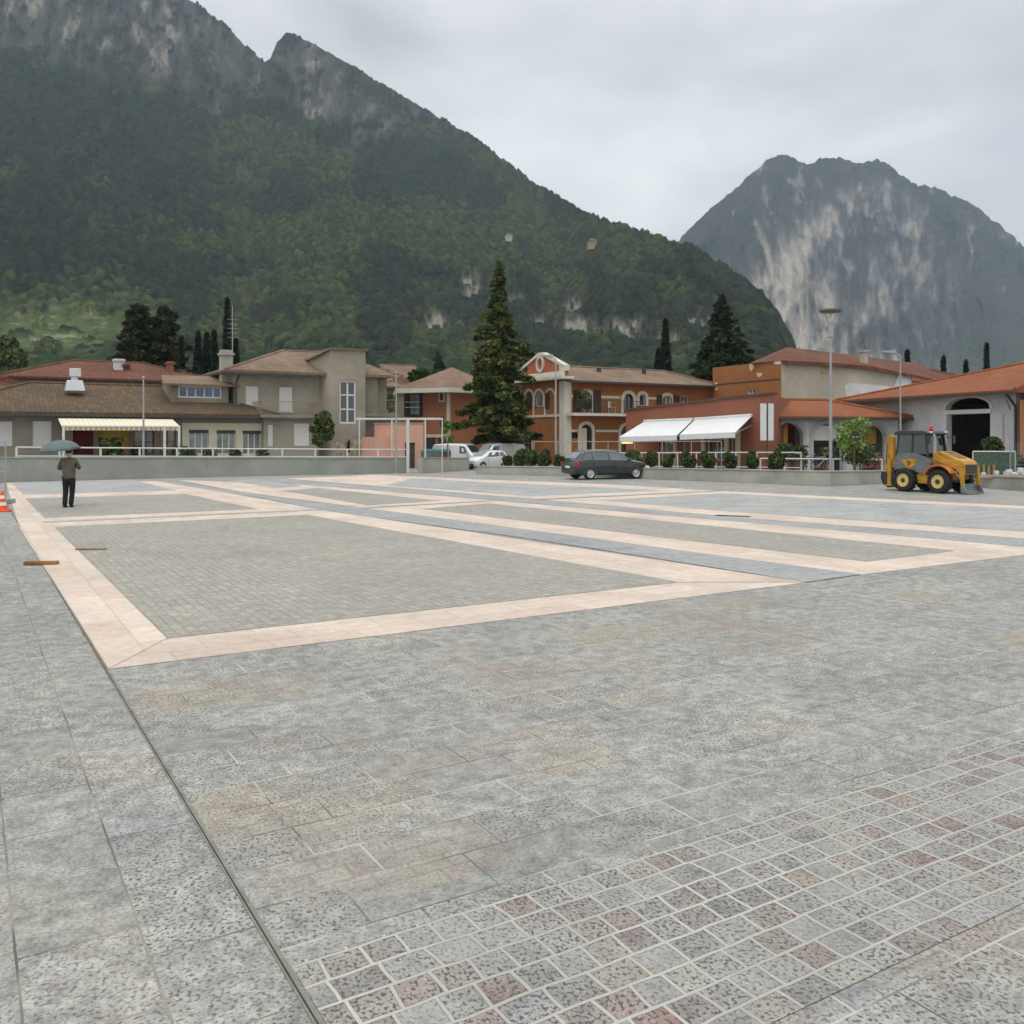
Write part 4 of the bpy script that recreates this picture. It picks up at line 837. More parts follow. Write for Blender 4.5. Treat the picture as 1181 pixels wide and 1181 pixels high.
# right face in world: from pb toward the right, receding
pc = P(1052, HZ, 71)
def w2(fr_, x, y): dx, dy = x - fr_.X, y - fr_.Y; return (dx * fr_.c + dy * fr_.s, -dx * fr_.s + dy * fr_.c)
lb = w2(ft, pb[0], pb[1]); lc = w2(ft, pc[0], pc[1])
def rf(u, v):        # pixel on right face
    f_ = Fr(pb[0], pb[1], math.degrees(math.atan2(pc[1] - pb[1], pc[0] - pb[0]))); s_, z = f_.q(u, v); return (*w2(ft, f_.X + s_ * f_.c, f_.Y + s_ * f_.s), z)
tops = [rf(901, 416), rf(960, 419), rf(1000, 422.5), rf(1052, 433)]
mb = MB(); nf = Vector((lc[0] - lb[0], lc[1] - lb[1], 0)).normalized(); nn = Vector((-nf.y, nf.x, 0)); aw = Vector((pb[0] * ft.c + pb[1] * ft.s, -pb[0] * ft.s + pb[1] * ft.c, 0)); nn = nn if nn.dot(aw) > 0 else -nn
mb.prism([(lb[0], lb[1], 0), (lc[0], lc[1], 0), tops[3], tops[2], tops[1], tops[0]], aw.normalized() * 8); o = mb.build('beige_wall', OLDWALL, B)
def patch(name, pts, m, off=.03):
    m_ = MB(); m_.prism([Vector(rf(u, v)) - nn * off for u, v in pts], nn * .02); return m_.build(name, m, B)
patch('whitewash_patch', [(976, 460), (974, 445), (980, 441.5), (1000, 443), (1036, 447), (1030, 455), (1000, 462)], WHWALL)
patch('whitewash_patch', [(1036, 430), (1050, 434), (1050, 444), (1030, 447)], WHWALL, .05)
BRN = mat('bare_patch', (.36, .27, .19), .95, .35, 3, .2)
patch('stain', [(947, 422), (955, 421.5), (956, 428), (953, 432), (947, 430)], BRN)
BARE = mat('pale_bare_plaster', (.60, .52, .33), .95, .2)
def opatch(pts):
    m_ = MB(); m_.prism([(*[ft.q(u, v)[0], -.03], ft.q(u, v)[1]) for u, v in pts], (0, .02, 0)); m_.build('bare_plaster_patch', BARE, B)
opatch([(864.5, 420), (869, 419), (870, 424), (867, 428.5), (864.5, 425)]); opatch([(873, 430), (879, 430), (879, 432.5), (875.5, 435.5), (873.5, 433)]); opatch([(893, 417), (900.5, 416.5), (900.5, 420), (896, 420.5), (893, 419.5)]); opatch([(825, 441), (827.5, 441), (827.5, 444), (825, 444)]); opatch([(825, 447), (828, 447.5), (827, 450.5), (825, 449.5)])
mb = MB(); z = ft.q(860, 440.5)[1]; mb.box(.4, -.04, z - .03, xb - .2, -.01, z + .03); mb.build('cable_line', DARKM, B)
# roof: low red roof rising behind the top edge
up = Vector((0, 0, 1)); ov = -nn * .35; avn = (aw.normalized() + nf * .35).normalized()
e = [Vector(t) + ov for t in tops]; rgd = [Vector(rf(u, v)) + aw.normalized() * 6 + up * dz for u, v, dz in ((908, 405, .85), (960, 409, .75), (1000, 412.5, .65), (1075, 421, .55))]
e.append(Vector(rf(1090, 441)) + ov)
mb = MB(); vs_ = e + rgd; mb.add(vs_, [(0, 1, 6, 5), (1, 2, 7, 6), (2, 3, 8, 7), (3, 4, 8)])
el_ = Vector((ft.q(868, 419)[0], -.3, ft.q(868, 419)[1])); mb.add([el_, e[0], rgd[0]], [(0, 1, 2)])
mb.add([v for v in e[:5]] + [v - up * .25 for v in e[:5]], [(i, i + 1, i + 6, i + 5) for i in range(4)]); mb.build('roof', T_RED, B)
mb = MB(); c0 = Vector(rf(1006, 425)) + nn * .8; c1 = Vector(rf(1006, 405)) + nn * .8; mb.box(c0.x - .22, c0.y - .22, c0.z - 1, c0.x + .22, c0.y + .22, c1.z); mb.box(c0.x - .3, c0.y - .3, c1.z, c0.x + .3, c0.y + .3, c1.z + .12); mb.build('chimney', OLDWALL, B)
# long low roof in the background right
back_house(1045, 1130, 440, 425, 92, 5, 8, 'distant low house with faded red roof between the beige wall and the white barn', T_RED, WHWALL)
# --- white arcade building
pa = P(890, HZ, 50.5); pb = P(1036, HZ, 52); ang = math.degrees(math.atan2(pb[1] - pa[1], pb[0] - pa[0])); fa = Fr(pa[0], pa[1], ang)
B = bempty('white_arcade', fa, 'low white building with three wide arches and orange tiled roof behind the sapling', 'building')
xb = fa.q(1036, 480)[0]; ez = fa.q(960, 480.5)[1]
ar = [arch(fa.rect(893.5, 487.5, 926, 545), rise=.75), arch(fa.rect(938, 489, 972, 545), rise=.75), arch(fa.rect(993.5, 490.5, 1022, 545), rise=.75)]
ar = [[(x, max(z, .02)) for x, z in a] for a in ar]
mb = MB(); shell(mb, 0, xb, 5.5, ez, ar, rev=.35); mb.build('wall', WHWALL, B)
mb = MB()
for a in ar: g_ = [(x, max(z, .02)) for x, z in grow(a, .22)]; ring(mb, g_, a, -.05, .02)
mb.build('arch_surround', mat('grey_arch_trim', (.40, .41, .42), .9, .06), B)
YP = mat('yellow_orange_panel', (.52, .28, .05), .8, .25, 1.5)
for u0, u1 in ((902, 916.5), (1003, 1020)):
    r = fa.rect(u0, 489, u1, 512); mb = MB(); mb.box(r[0], .8, r[1], r[2], .9, r[3]); mb.build('yellow_panel', YP, B)
r = fa.rect(893, 493, 902, 512); mb = MB(); mb.box(r[0], .6, .1, r[2], .7, r[3]); mb.build('brick_pier', TERRA, B)
for r in (fa.rect(938.5, 491, 971.5, 506),):
    mb = MB(); mb.box(r[0], .28, r[1] - .1, r[2], .34, r[3]); mb.build('white_board', WHITE, B)
zr = fa.q(940, 461.5, 2.9)[1]
mb = MB(); rr = hip(mb, 0, 0, xb, 5.8, ez, zr - ez, ov=.55, hipl=0, th=.14); mb.build('roof', T_ORG, B); ridge_caps(B, [(rr[1], rr[5]), (rr[4], rr[5])], T_ORG)
mb = MB(); mb.box(-.5, -.68, ez - .2, xb + .55, -.56, ez - .08); mb.tube((xb + .3, -.6, ez - .15), (xb + .1, -.1, ez - .4), .04); mb.tube((xb + .1, -.1, ez - .4), (xb + .1, -.1, 0), .04); mb.build('gutter', DARKM, B)
# --- white barn with big dark door
pa = P(1000, HZ, 55.5); pb = P(1170, HZ, 44.5); ang = math.degrees(math.atan2(pb[1] - pa[1], pb[0] - pa[0])); fb = Fr(pa[0], pa[1], ang)
B = bempty('white_barn', fb, 'large white barn with orange tiled hip roof, arched lunette and open black doorway', 'barn')
x0 = fb.q(985, 480)[0]; xb = fb.q(1171.5, 480)[0]; ez = fb.q(1090, 455)[1]
lun = arch(fb.rect(1091, 458.5, 1142, 472), rise=.5); door = rpoly(fb.rect(1091.5, 477.5, 1142, 540)); door = [(x, max(z, .02)) for x, z in door]
mb = MB(); shell(mb, x0, xb, 11, ez, [lun, door], rev=.35); mb.build('wall', WHWALL, B)
mb = MB(); r = fb.rect(1089, 472.6, 1144, 477); mb.box(r[0], -.08, r[1], r[2], -.001, r[3]); g_ = grow(lun, .2); g_ = [(x, max(z, min(p[1] for p in lun))) for x, z in g_]; ring(mb, g_, lun, -.05, .02); mb.build('lintel', WHITE, B)
zr = fb.q(1125, 424, 5.5)[1]
mb = MB(); rr = hip(mb, x0, 0, xb, 11, ez, zr - ez, ov=.8, hipl=9.0, hipr=2.2, th=.16); mb.build('roof', T_ORG, B); ridge_caps(B, [(rr[0], rr[4]), (rr[1], rr[5]), (rr[4], rr[5])], T_ORG)
mb = MB(); mb.box(x0 - .8, -.95, ez - .22, xb + .8, -.82, ez - .1); mb.tube((xb + .3, -.85, ez - .2), (xb + .1, -.12, ez - .8), .06); mb.tube((xb + .1, -.12, ez - .8), (xb + .1, -.12, 0), .06); mb.build('gutter', DARKM, B)
mb = MB(); r = fb.rect(1095, 500, 1128, 540, 6); mb.box(r[0], 6, 0, r[2], 7.2, 1.6); mb.build('stored_pallets', CONC2, B)
c = U3(fb, 1150, 452, -.5); mb = MB(); mb.tube((c[0] + .3, 0, c[2] - .9), (c[0] + .25, -.4, c[2]), .035); mb.prism([(c[0] - .5, -.6, c[2]), (c[0] + .3, -.6, c[2]), (c[0] + .3, -.6, c[2] + .08), (c[0] - .4, -.6, c[2] + .12)], (0, .25, 0)); mb.build('wall_lamp', METAL, B)
mb = MB(); r = fb.rect(1156, 478, 1158.5, 520); mb.box(r[0], -.012, r[1], r[2], -.004, r[3]); mb.build('rust_stain', mat('rust_streak', (.45, .33, .28), .9, .2), B)
# right-hand neighbour: strip of orange wall and the roof continuing to the right
pr_ = P(1174, HZ, 43.5); fn_ = Fr(pr_[0], pr_[1], 6); B = bempty('annex', fn_, 'orange-red wall with orange tiled roof at the right edge of the picture, beside the barn')
mb = MB(); zz = fn_.q(1181, 455)[1]; wall(mb, [(.1, 0), (9, 0), (9, zz - .25), (.1, zz - .25)], []); mb.add([(.1, 0, 0), (4.8, 6, 0), (4.8, 6, zz - .25), (.1, 0, zz - .25)], [(0, 1, 2, 3)]); mb.build('wall', ORANGE, B)
mb = MB(); mb.add([(.0, -.6, zz - .2), (10, -.6, zz - .2), (14, 7, zz + 1.6), (5.2, 7, zz + 1.6)], [(0, 1, 2, 3)]); mb.v += [(x, y, z - .14) for x, y, z in mb.v]; mb.f += [(4, 7, 6, 5), (0, 4, 5, 1), (3, 7, 4, 0)]; mb.build('roof', T_ORG, B)
# houses on the mountain
def far_house(u, v0, v1, w_, Y, wm, rm, label):
    f_ = Fr(*P(u, HZ, Y)[:2], 10); b = bempty('hillside_house', f_, label); z0, z1 = P(u, v1, Y)[2], P(u, v0, Y)[2]; W = w_ * Y / F; h_ = z1 - z0
    win_ = [(W * (.12 + .3 * i), z0 + h_ * (.15 + .3 * j), W * (.12 + .3 * i) + W * .12, z0 + h_ * (.32 + .3 * j)) for i in range(3) for j in range(2)]
    m_ = MB(); wall(m_, [(0, z0 - 3), (W, z0 - 3), (W, z0 + h_ * .72), (0, z0 + h_ * .72)], [rpoly(r) for r in win_], 0, .3); m_.add([(0, 0, z0 - 3), (0, 8, z0 - 3), (0, 8, z0 + h_ * .7), (0, 0, z0 + h_ * .7), (W, 0, z0 - 3), (W, 8, z0 - 3), (W, 8, z0 + h_ * .7), (W, 0, z0 + h_ * .7)], [(0, 1, 2, 3), (4, 5, 6, 7)]); m_.build('wall', wm, b)
    for r in win_: window(b, rpoly(r), .15, 1, 1, .12, TRIM, GLASS)
    m_ = MB(); hip(m_, 0, 0, W, 8, z0 + h_ * .72, h_ * .42, ov=1.0); m_.build('roof', rm, b)
def surf(u, v):
    co, us, t, V = NEAR; i = int(np.argmin(abs(us - u))); j = int(np.argmin(abs(V[i, :520] - v))); return float(co[i, j, 1])
far_house(679.5, 274.5, 284, 9, surf(684, 288) - 22, mat('yellow_house_wall', (.42, .34, .17), .9, .08), T_VIL, 'small yellow house high on the mountain shoulder among trees')
far_house(583, 268.5, 275, 8, surf(586, 278) - 20, mat('hill_house_wall', (.42, .42, .41), .9, .1), T_VIL, 'small white house high on the wooded slope above the big conifer')
# ------------------------------------------------------------------ low walls, railings, planter
def wpath(pts): return [G(u, v)[:2] for u, v in pts]
def wall_run(name, pts, tops, th, m, label, cap=True, cat='wall', soil=None):
    """pts: photo pixels of the base line; tops: photo rows of the top edge at the same points"""
    b = empty(name, (*G(*pts[0])[:2], 0), 0, label, cat); ox, oy = b.location.x, b.location.y
    w_ = [Vector((*G(u, v)[:2], 0)) for u, v in pts]; hs = [H - (t - HZ) * p.y / F for p, t in zip(w_, tops)]
    nrm = []
    for i in range(len(w_)):
        a = w_[max(0, i - 1)]; c = w_[min(len(w_) - 1, i + 1)]; d = (c - a).normalized(); nn = Vector((-d.y, d.x, 0)); nn = nn if nn.dot(w_[i]) > 0 else -nn; nrm.append(nn)
    mb = MB(); o = Vector((ox, oy, 0)); vs = []
    for p, h_, nn in zip(w_, hs, nrm):
        q = p - o; vs += [q, q + Vector((0, 0, h_)), q + nn * th + Vector((0, 0, h_)), q + nn * th]
    k = len(w_); fs = []
    for i in range(k - 1):
        for j in range(4): fs.append((4 * i + j, 4 * i + (j + 1) % 4, 4 * i + 4 + (j + 1) % 4, 4 * i + 4 + j))
    fs += [(0, 1, 2, 3), (4 * k - 4, 4 * k - 3, 4 * k - 2, 4 * k - 1)]; mb.add(vs, fs); mb.build('wall_body', m, b, bevel=.012)
    if cap:
        mb = MB(); vs = []
        for p, h_, nn in zip(w_, hs, nrm):
            q = p - o; vs += [q - nn * .04 + Vector((0, 0, h_ + .003)), q - nn * .04 + Vector((0, 0, h_ + .05)), q + nn * (th + .04) + Vector((0, 0, h_ + .05)), q + nn * (th + .04) + Vector((0, 0, h_ + .003))]
        mb.add(vs, fs); mb.build('coping', CONC2, b)
    if soil:
        mb = MB(); vs = []
        for p, h_, nn in zip(w_, hs, nrm): q = p - o; vs += [q + nn * (th + .001) + Vector((0, 0, h_ - .06)), q + nn * (th + soil) + Vector((0, 0, h_ - .05)), q + nn * (th + soil), q + nn * (th + .001)]
        mb.add(vs, fs); mb.build('soil_bed', mat('soil', (.30, .28, .24), .95, .3, 3, .2, bump=.6), b)
    return b, w_, hs, nrm
W1, w1p, w1h, w1n = wall_run('boundary_wall', [(-40, 558.2), (20, 555.6), (240, 550), (472, 545.3)], [528.5, 528.4, 528.6, 528.8], .3, CONC, 'long plain grey concrete wall along the left rear edge of the square, carrying the steel railing')
W2, *_ = wall_run('boundary_wall', [(487, 546), (507, 544.6), (541.5, 542)], [528.5, 528.6, 528.6], .3, CONC2, 'short grey concrete wall between the opening and the white hatchback')
W3, w3p, w3h, w3n = wall_run('planter_wall', [(549, 546.6), (700, 550.6), (850, 556.2), (957, 560.8), (1045, 556.4), (1128, 562), (1200, 568)], [538.2, 539.8, 542.4, 544.5, 543.5, 549.5, 552], .28, CONC2, 'low grey planter wall running behind the dark estate car and the backhoe loader', soil=2.6)
# handrail on the long wall
RL = empty('handrail', (0, 0, 0), 0, 'pale galvanised handrail with two bars and posts on top of the long grey wall', 'railing')
def lerpw(f): 
    ws, hs = w1p[1:], w1h[1:]; L1 = (ws[1] - ws[0]).length; L2 = (ws[2] - ws[1]).length; d = f * (L1 + L2)
    if d < L1: t = d / L1; return ws[0].lerp(ws[1], t), hs[0] + (hs[1] - hs[0]) * t
    t = (d - L1) / L2; return ws[1].lerp(ws[2], t), hs[1] + (hs[2] - hs[1]) * t
RW = mat('pale_galvanised_rail', (.56, .57, .55), .45, .08, 3, .05, metal=.2)
rn = w1n[1] * .15
pts = []
for i in range(12):
    p, h_ = lerpw(min(1, i / 11 + .0)); pts.append((p + rn, h_ + .05))
for z, nm, r in ((.45, 'top_bar', .036), (.04, 'bottom_bar', .03)):
    mb = MB()
    for (a, ha), (b_, hb) in zip(pts, pts[1:]): mb.tube(a + Vector((0, 0, ha + z)), b_ + Vector((0, 0, hb + z)), r, r, 6)
    mb.build(nm, RW, RL)
for a, ha in pts:
    mb = MB(); mb.box(a.x - .04, a.y - .04, ha, a.x + .04, a.y + .04, ha + .45); mb.build('post', RW, RL)
# post stubs in front of the wall
for u, v0, v1, lab in ((219.5, 527, 549.6, 'short grey post with dark base against the long wall, left of a pair'), (259, 526, 549, 'short grey post against the long wall below the villa')):
    Y = F * H / (v1 - HZ); x = (u - CX) * Y / F; zt = H - (v0 - HZ) * Y / F; b = empty('wall_post', (x, Y, 0), 0, lab, 'post')
    mb = MB(); mb.box(-.06, -.06, .42, .06, .06, zt); mb.build('shaft', METAL, b); mb = MB(); mb.box(-.09, -.09, 0, .09, .09, .42); mb.build('dark_base', DARKM, b)
# gantry of slim white tubes at the opening
b = empty('steel_frame', (*G(470, 545.5)[:2], 0), 0, 'tall slim pale steel frame with long top bar spanning the opening before the salmon hut', 'frame'); Y0 = b.location.y; X0 = b.location.x
zt = H - (483 - HZ) * Y0 / F; px = lambda u: (u - CX) * Y0 / F - X0
mb = MB(); mb.box(px(411), -.05, zt - .06, px(511), .05, zt + .06); mb.build('top_bar', RW, b)
for u, r in ((414.5, .03), (452, .035), (470.5, .085), (490.5, .04), (510, .03)):
    mb = MB(); mb.box(px(u) - r, -r, 0, px(u) + r, r, zt - .06); mb.build('post', RW, b)
# railings behind the shrubs
def run_rail(name, u0, v0, u1, v1, Y0, Y1, zb, hgt, nposts, m, label, mid=False, r=.03):
    a = Vector(P(u0, v0, Y0)); c = Vector(P(u1, v1, Y1)); b = empty(name, (a.x, a.y, 0), 0, label, 'railing'); o = Vector((a.x, a.y, 0)); a -= o; c -= o
    mb = MB(); mb.tube(a, c, r, r, 6); mb.build('top_bar', m, b)
    if mid: mb = MB(); mb.tube(a - Vector((0, 0, hgt * .8)), c - Vector((0, 0, hgt * .8)), r * .8, r * .8, 6); mb.build('bottom_bar', m, b)
    for i in range(nposts):
        p = a.lerp(c, i / (nposts - 1)); mb = MB(); mb.box(p.x - r, p.y - r, zb, p.x + r, p.y + r, p.z); mb.build('post', m, b)
run_rail('garden_railing', 700, 522.4, 872, 521.8, 49, 44, .3, .9, 9, RW, 'white tubular railing right behind the row of shrubs before the terracotta cafe', True)
run_rail('garden_railing', 873, 521.8, 924, 522, 44, 42.6, .3, .9, 3, RW, 'short white railing behind the two rightmost planter shrubs', True)
run_rail('garden_railing', 877, 528.8, 1017, 530, 42.6, 42.4, .3, .5, 6, RW, 'low white bar railing in front of the arcade and red bicycles', False, .035)
run_rail('screen_frame', 616, 509.5, 832, 509, 54, 47, 0, 2, 8, METAL, 'thin tall grey frame of posts and one bar in front of the ochre station house', False, .02)
run_rail('garden_railing', 545, 518.5, 616, 510.5, 64, 60, 0, 2, 4, METAL, 'thin grey rail beside the white vans under the big conifer', False, .02)
# ------------------------------------------------------------------ lamp posts
def lamp(u, vb, vt, label, Y=None, z0=0, head='disc', rb=.075, arm=0):
    Y = Y or F * H / (vb - HZ); x = (u - CX) * Y / F; zt = H - (vt - HZ) * Y / F
    b = empty('street_lamp', (x, Y, z0), 0, label, 'street lamp'); zt -= z0
    mb = MB(); mb.tube((0, 0, 0), (0, 0, zt * .45), rb, rb * .9, 10); mb.tube((0, 0, zt * .45), (0, 0, zt - (.75 if head == 'disc' else .02)), rb * .75, rb * .6, 10); mb.build('pole', METAL, b, smooth=False)
    if head == 'disc':
        zz = zt - .22
        mb = MB(); mb.lathe([(.08, zz - 1.15), (.12, zz - 1.1), (.12, zz - .62), (.10, zz - .58)], 12)
        for i in range(4): a = i * math.pi / 2 + .5; mb.tube((.1 * math.cos(a), .1 * math.sin(a), zz - .6), (.36 * math.cos(a), .36 * math.sin(a), zz), .018, .018, 5)
        mb.build('bracket', METAL, b)
        mb = MB(); mb.lathe([(.10, zz - .02), (.44, zz - .03), (.50, zz + .03), (.47, zz + .08), (.2, zz + .15), (.02, zz + .17)], 24); mb.build('reflector', mat('dark_lamp_head', (.10, .10, .095), .4, .1), b, smooth=True)
        mb = MB(); mb.lathe([(.06, zz - .5), (.10, zz - .45), (.10, zz - .15), (.05, zz - .1)], 12); mb.build('lamp_glass', mat('lamp_glass', (.62, .60, .5), .15, .05), b)
    elif head == 'arm':
        s = 1 if arm > 0 else -1
        mb = MB(); mb.tube((0, 0, zt - .05), (arm, 0, zt + .08), .035, .03, 8); mb.build('arm', METAL, b)
        mb = MB(); mb.prism([(arm - s * .1, -.14, zt + .02), (arm + s * .55, -.10, zt + .10), (arm + s * .55, -.10, zt + .17), (arm - s * .1, -.14, zt + .20)], (0, .26, 0)); mb.build('lamp_head', mat('lamp_head', (.33, .33, .32), .4, .1), b, bevel=.02)
    else:
        mb = MB(); mb.lathe([(.05, zt - .05), (.08, zt), (.08, zt + .05), (.02, zt + .09)], 10); mb.build('cap', METAL, b)
    return b
lamp(958, 545, 353.5, 'tall grey street lamp with flat dish head standing in the planter before the arcade', Y=39.2, z0=.45)
lamp(641, 547.5, 413, 'slim grey lamp post in front of the ochre house corner, left of the estate car', head='arm', arm=-.25, rb=.06)
lamp(165.5, 550.5, 436, 'slim grey pole without arm before the cream awning', head='cap', rb=.065)
lamp(457, 546, 430, 'slim grey pole beside the slim steel frame at the end of the long wall', head='cap', rb=.06)
lamp(1038.5, 545, 409, 'lamp post with small arm standing behind the backhoe cab', Y=44, head='arm', arm=-.35, rb=.055)
lamp(517, 540, 487, 'thin short post in front of the orange house corner', Y=56, head='cap', rb=.04)
# ------------------------------------------------------------------ vegetation
def quads_mesh(name, cen, nrm_up, size, m, parent, rs_, stretch=1.6):
    k = len(cen); cen = np.asarray(cen, float)
    a = rs_.randn(k, 3); a[:, 2] *= nrm_up; a /= np.linalg.norm(a, axis=1)[:, None]
    b = np.cross(a, rs_.randn(k, 3)); b /= np.linalg.norm(b, axis=1)[:, None] + 1e-9
    s = (size * (.6 + .8 * rs_.rand(k)))[:, None] if np.ndim(size) == 0 else (np.asarray(size) * (.6 + .8 * rs_.rand(k)))[:, None]
    A_ = a * s * stretch * .5; B_ = b * s * .5
    v = np.stack([cen - A_, cen + B_ * .9, cen + A_, cen - B_ * .9], 1).reshape(-1, 3).astype(np.float32)
    me = bpy.data.meshes.new(name); me.vertices.add(4 * k); me.vertices.foreach_set('co', v.ravel()); me.loops.add(4 * k); me.loops.foreach_set('vertex_index', np.arange(4 * k, dtype=np.int32))
    me.polygons.add(k); me.polygons.foreach_set('loop_start', np.arange(0, 4 * k, 4, dtype=np.int32)); me.polygons.foreach_set('loop_total', np.full(k, 4, np.int32)); me.update(calc_edges=True)
    me.materials.append(m); o = bpy.data.objects.new(name, me); C.objects.link(o); o.parent = parent; return o
CONF = leaf_mat('conifer_needles', (.020, .034, .014), (.062, .088, .024), (.17, .19, .045), .6)
CONF2 = leaf_mat('dark_conifer_needles', (.014, .028, .014), (.030, .055, .024), (.07, .105, .035), .7)
CEDAR = leaf_mat('cedar_needles', (.016, .024, .012), (.038, .050, .022), (.085, .088, .038), .5)
CYP = leaf_mat('cypress_scales', (.008, .016, .010), (.014, .028, .014), (.03, .048, .02), .8)
BUSH = leaf_mat('shrub_leaves', (.018, .032, .012), (.045, .075, .022), (.11, .15, .045), 3)
YGRN = leaf_mat('young_leaves', (.07, .13, .02), (.15, .25, .045), (.28, .40, .09), 3)
OLIV = leaf_mat('olive_leaves', (.03, .045, .015), (.07, .10, .03), (.14, .17, .05), 3)
def conifer(u, vt, Y, r, label, m=CONF, seed=0, name='conifer_tree', n=26000, base=.04, leafs=.30, power=.85, group=None, x=None, h=None, lean=0):
    rs_ = np.random.RandomState(seed); x = (u - CX) * Y / F; h = H - (vt - HZ) * Y / F
    b = empty(name, (x, Y, 0), 0, label, 'tree', group)
    t = MB(); t.tube((0, 0, 0), (0, 0, h * .6), r * .09 + .05, r * .05 + .02, 10); t.tube((0, 0, h * .6), (lean * .2, 0, h * .99), r * .05 + .02, .02, 8)
    cen = []; sz = []; nb = int(h * 13)
    lop = rs_.rand(16) * .5 + .70; fl = rs_.rand(40) * .55 + .68
    for i in range(nb):
        f = base + (1 - base) * (i / nb) ** .9; z = f * h; az_ = rs_.rand() * 6.283
        L_ = r * (1 - f) ** power * (.62 + .5 * rs_.rand()) * lop[int(az_ / 6.284 * 16)] * fl[int((f * 17 + az_ * 2.1) % 40)] * 1.22 + .12
        dx, dy = math.cos(az_), math.sin(az_); up_ = .16 * L_; droop = .36
        if L_ > .5: t.tube((0, 0, z), (dx * L_ * .8, dy * L_ * .8, z + up_ - droop * L_ * .64), .018 + .015 * L_, .008, 4)
        k = max(6, int(n / nb * L_ / (r * .55)))
        s = rs_.rand(k) ** .62 * L_; w_ = (.10 + .26 * (L_ - s * .75)) * (rs_.rand(k) - .5) * 1.35
        zz = z + up_ * s / L_ - droop * s ** 2 / L_ + (rs_.rand(k) - .72) * .24 * (.4 + L_ * .20) + .10 * L_ * (s / L_) ** 4 - np.abs(w_) * .25
        cen.append(np.stack([dx * s - dy * w_, dy * s + dx * w_, zz], 1)); sz.append(np.full(k, leafs * (.5 + .5 * min(1, L_ / 1.5))))
    t.build('trunk', BARK, b)
    quads_mesh('crown', np.concatenate(cen), .45, np.concatenate(sz), m, b, rs_, 2.0); return b
def cypress(u, vt, Y, r, label, m=CYP, seed=0, n=5000, group=None, leafs=.28, top_only=0.0):
    rs_ = np.random.RandomState(seed); x = (u - CX) * Y / F; h = H - (vt - HZ) * Y / F
    b = empty('cypress_tree', (x, Y, 0), 0, label, 'tree', group); t = MB(); t.tube((0, 0, 0), (0, 0, h * .9), .14, .03, 6); t.build('trunk', BARK, b)
    f = rs_.rand(n); a = rs_.rand(n) * 6.283; R_ = r * np.clip(np.sin(np.pi * np.clip(f, 0, 1) ** .75) ** .6, .05, 1) * (1 - .35 * f) * (.72 + .28 * np.sin(a * 5 + f * 19)) * (.6 + .4 * rs_.rand(n))
    quads_mesh('crown', np.stack([R_ * np.cos(a), R_ * np.sin(a), .3 + f * (h - .3)], 1), 2.2, leafs, m, b, rs_, 2.2); return b
def blobtree(loc, clumps, label, m, seed=0, name='shrub', cat='shrub', n=900, leafs=.12, group=None, trunk=None):
    rs_ = np.random.RandomState(seed); b = empty(name, loc, rs_.rand() * 6, label, cat, group); cen = []
    for cx_, cy_, cz_, rr in clumps:
        k = int(n * rr ** 2 / max(c[3] for c in clumps) ** 2); d = rs_.randn(k, 3); d /= np.linalg.norm(d, axis=1)[:, None]; q_ = rr * (.45 + .62 * rs_.rand(k) ** .6)[:, None]
        cen.append(d * q_ * np.array([1, 1, .95]) + np.array([cx_, cy_, cz_]))
    t = MB()
    if trunk:
        for a_, c_, r0, r1 in trunk: t.tube(a_, c_, r0, r1, 7)
    else:
        for i in range(5): a = i * 1.3; t.tube((0, 0, -.05), (.18 * math.cos(a), .18 * math.sin(a), clumps[0][2]), .012, .006, 4)
    t.build('trunk' if trunk else 'stems', BARK, b); quads_mesh('crown' if trunk else 'foliage', np.concatenate(cen), 1, leafs, m, b, rs_, 1.5); return b
conifer(575, 301, 62.5, 2.45, 'big broad dark green conifer standing between the orange house and the ochre station house', CONF, 11, n=44000, leafs=.27, power=.8, base=.13)
conifer(832, 338, 84, 4.2, 'dark conifer rising behind the rust-orange building', CONF2, 5, n=26000, leafs=.36, power=.8, base=.2)
conifer(852, 376, 86, 2.2, 'smaller conifer on the right flank of the dark conifer behind the rust-orange building', CONF2, 6, n=12000, leafs=.36, power=.7, base=.2)
conifer(812, 392, 88, 1.9, 'low conifer on the left flank of the dark conifer behind the rust-orange building', CONF2, 16, n=9000, leafs=.36, power=.7, base=.2)
conifer(158, 350, 96, 2.7, 'left one of two bulky dark cedars behind the long red roof', CEDAR, 7, 'cedar_tree', n=16000, leafs=.42, power=.42, base=.2)
conifer(189, 352, 98, 2.8, 'right one of two bulky dark cedars behind the long red roof', CEDAR, 8, 'cedar_tree', n=16000, leafs=.42, power=.42, base=.2)
conifer(506, 404, 110, 2.0, 'small dark conifer far behind the orange house roof', CONF2, 9, n=6000, leafs=.4, power=.6)
conifer(606, 392, 70.5, 1.7, 'lower dark conifer tucked behind the big conifer at its right', CONF, 19, n=9000, leafs=.34, power=.5)
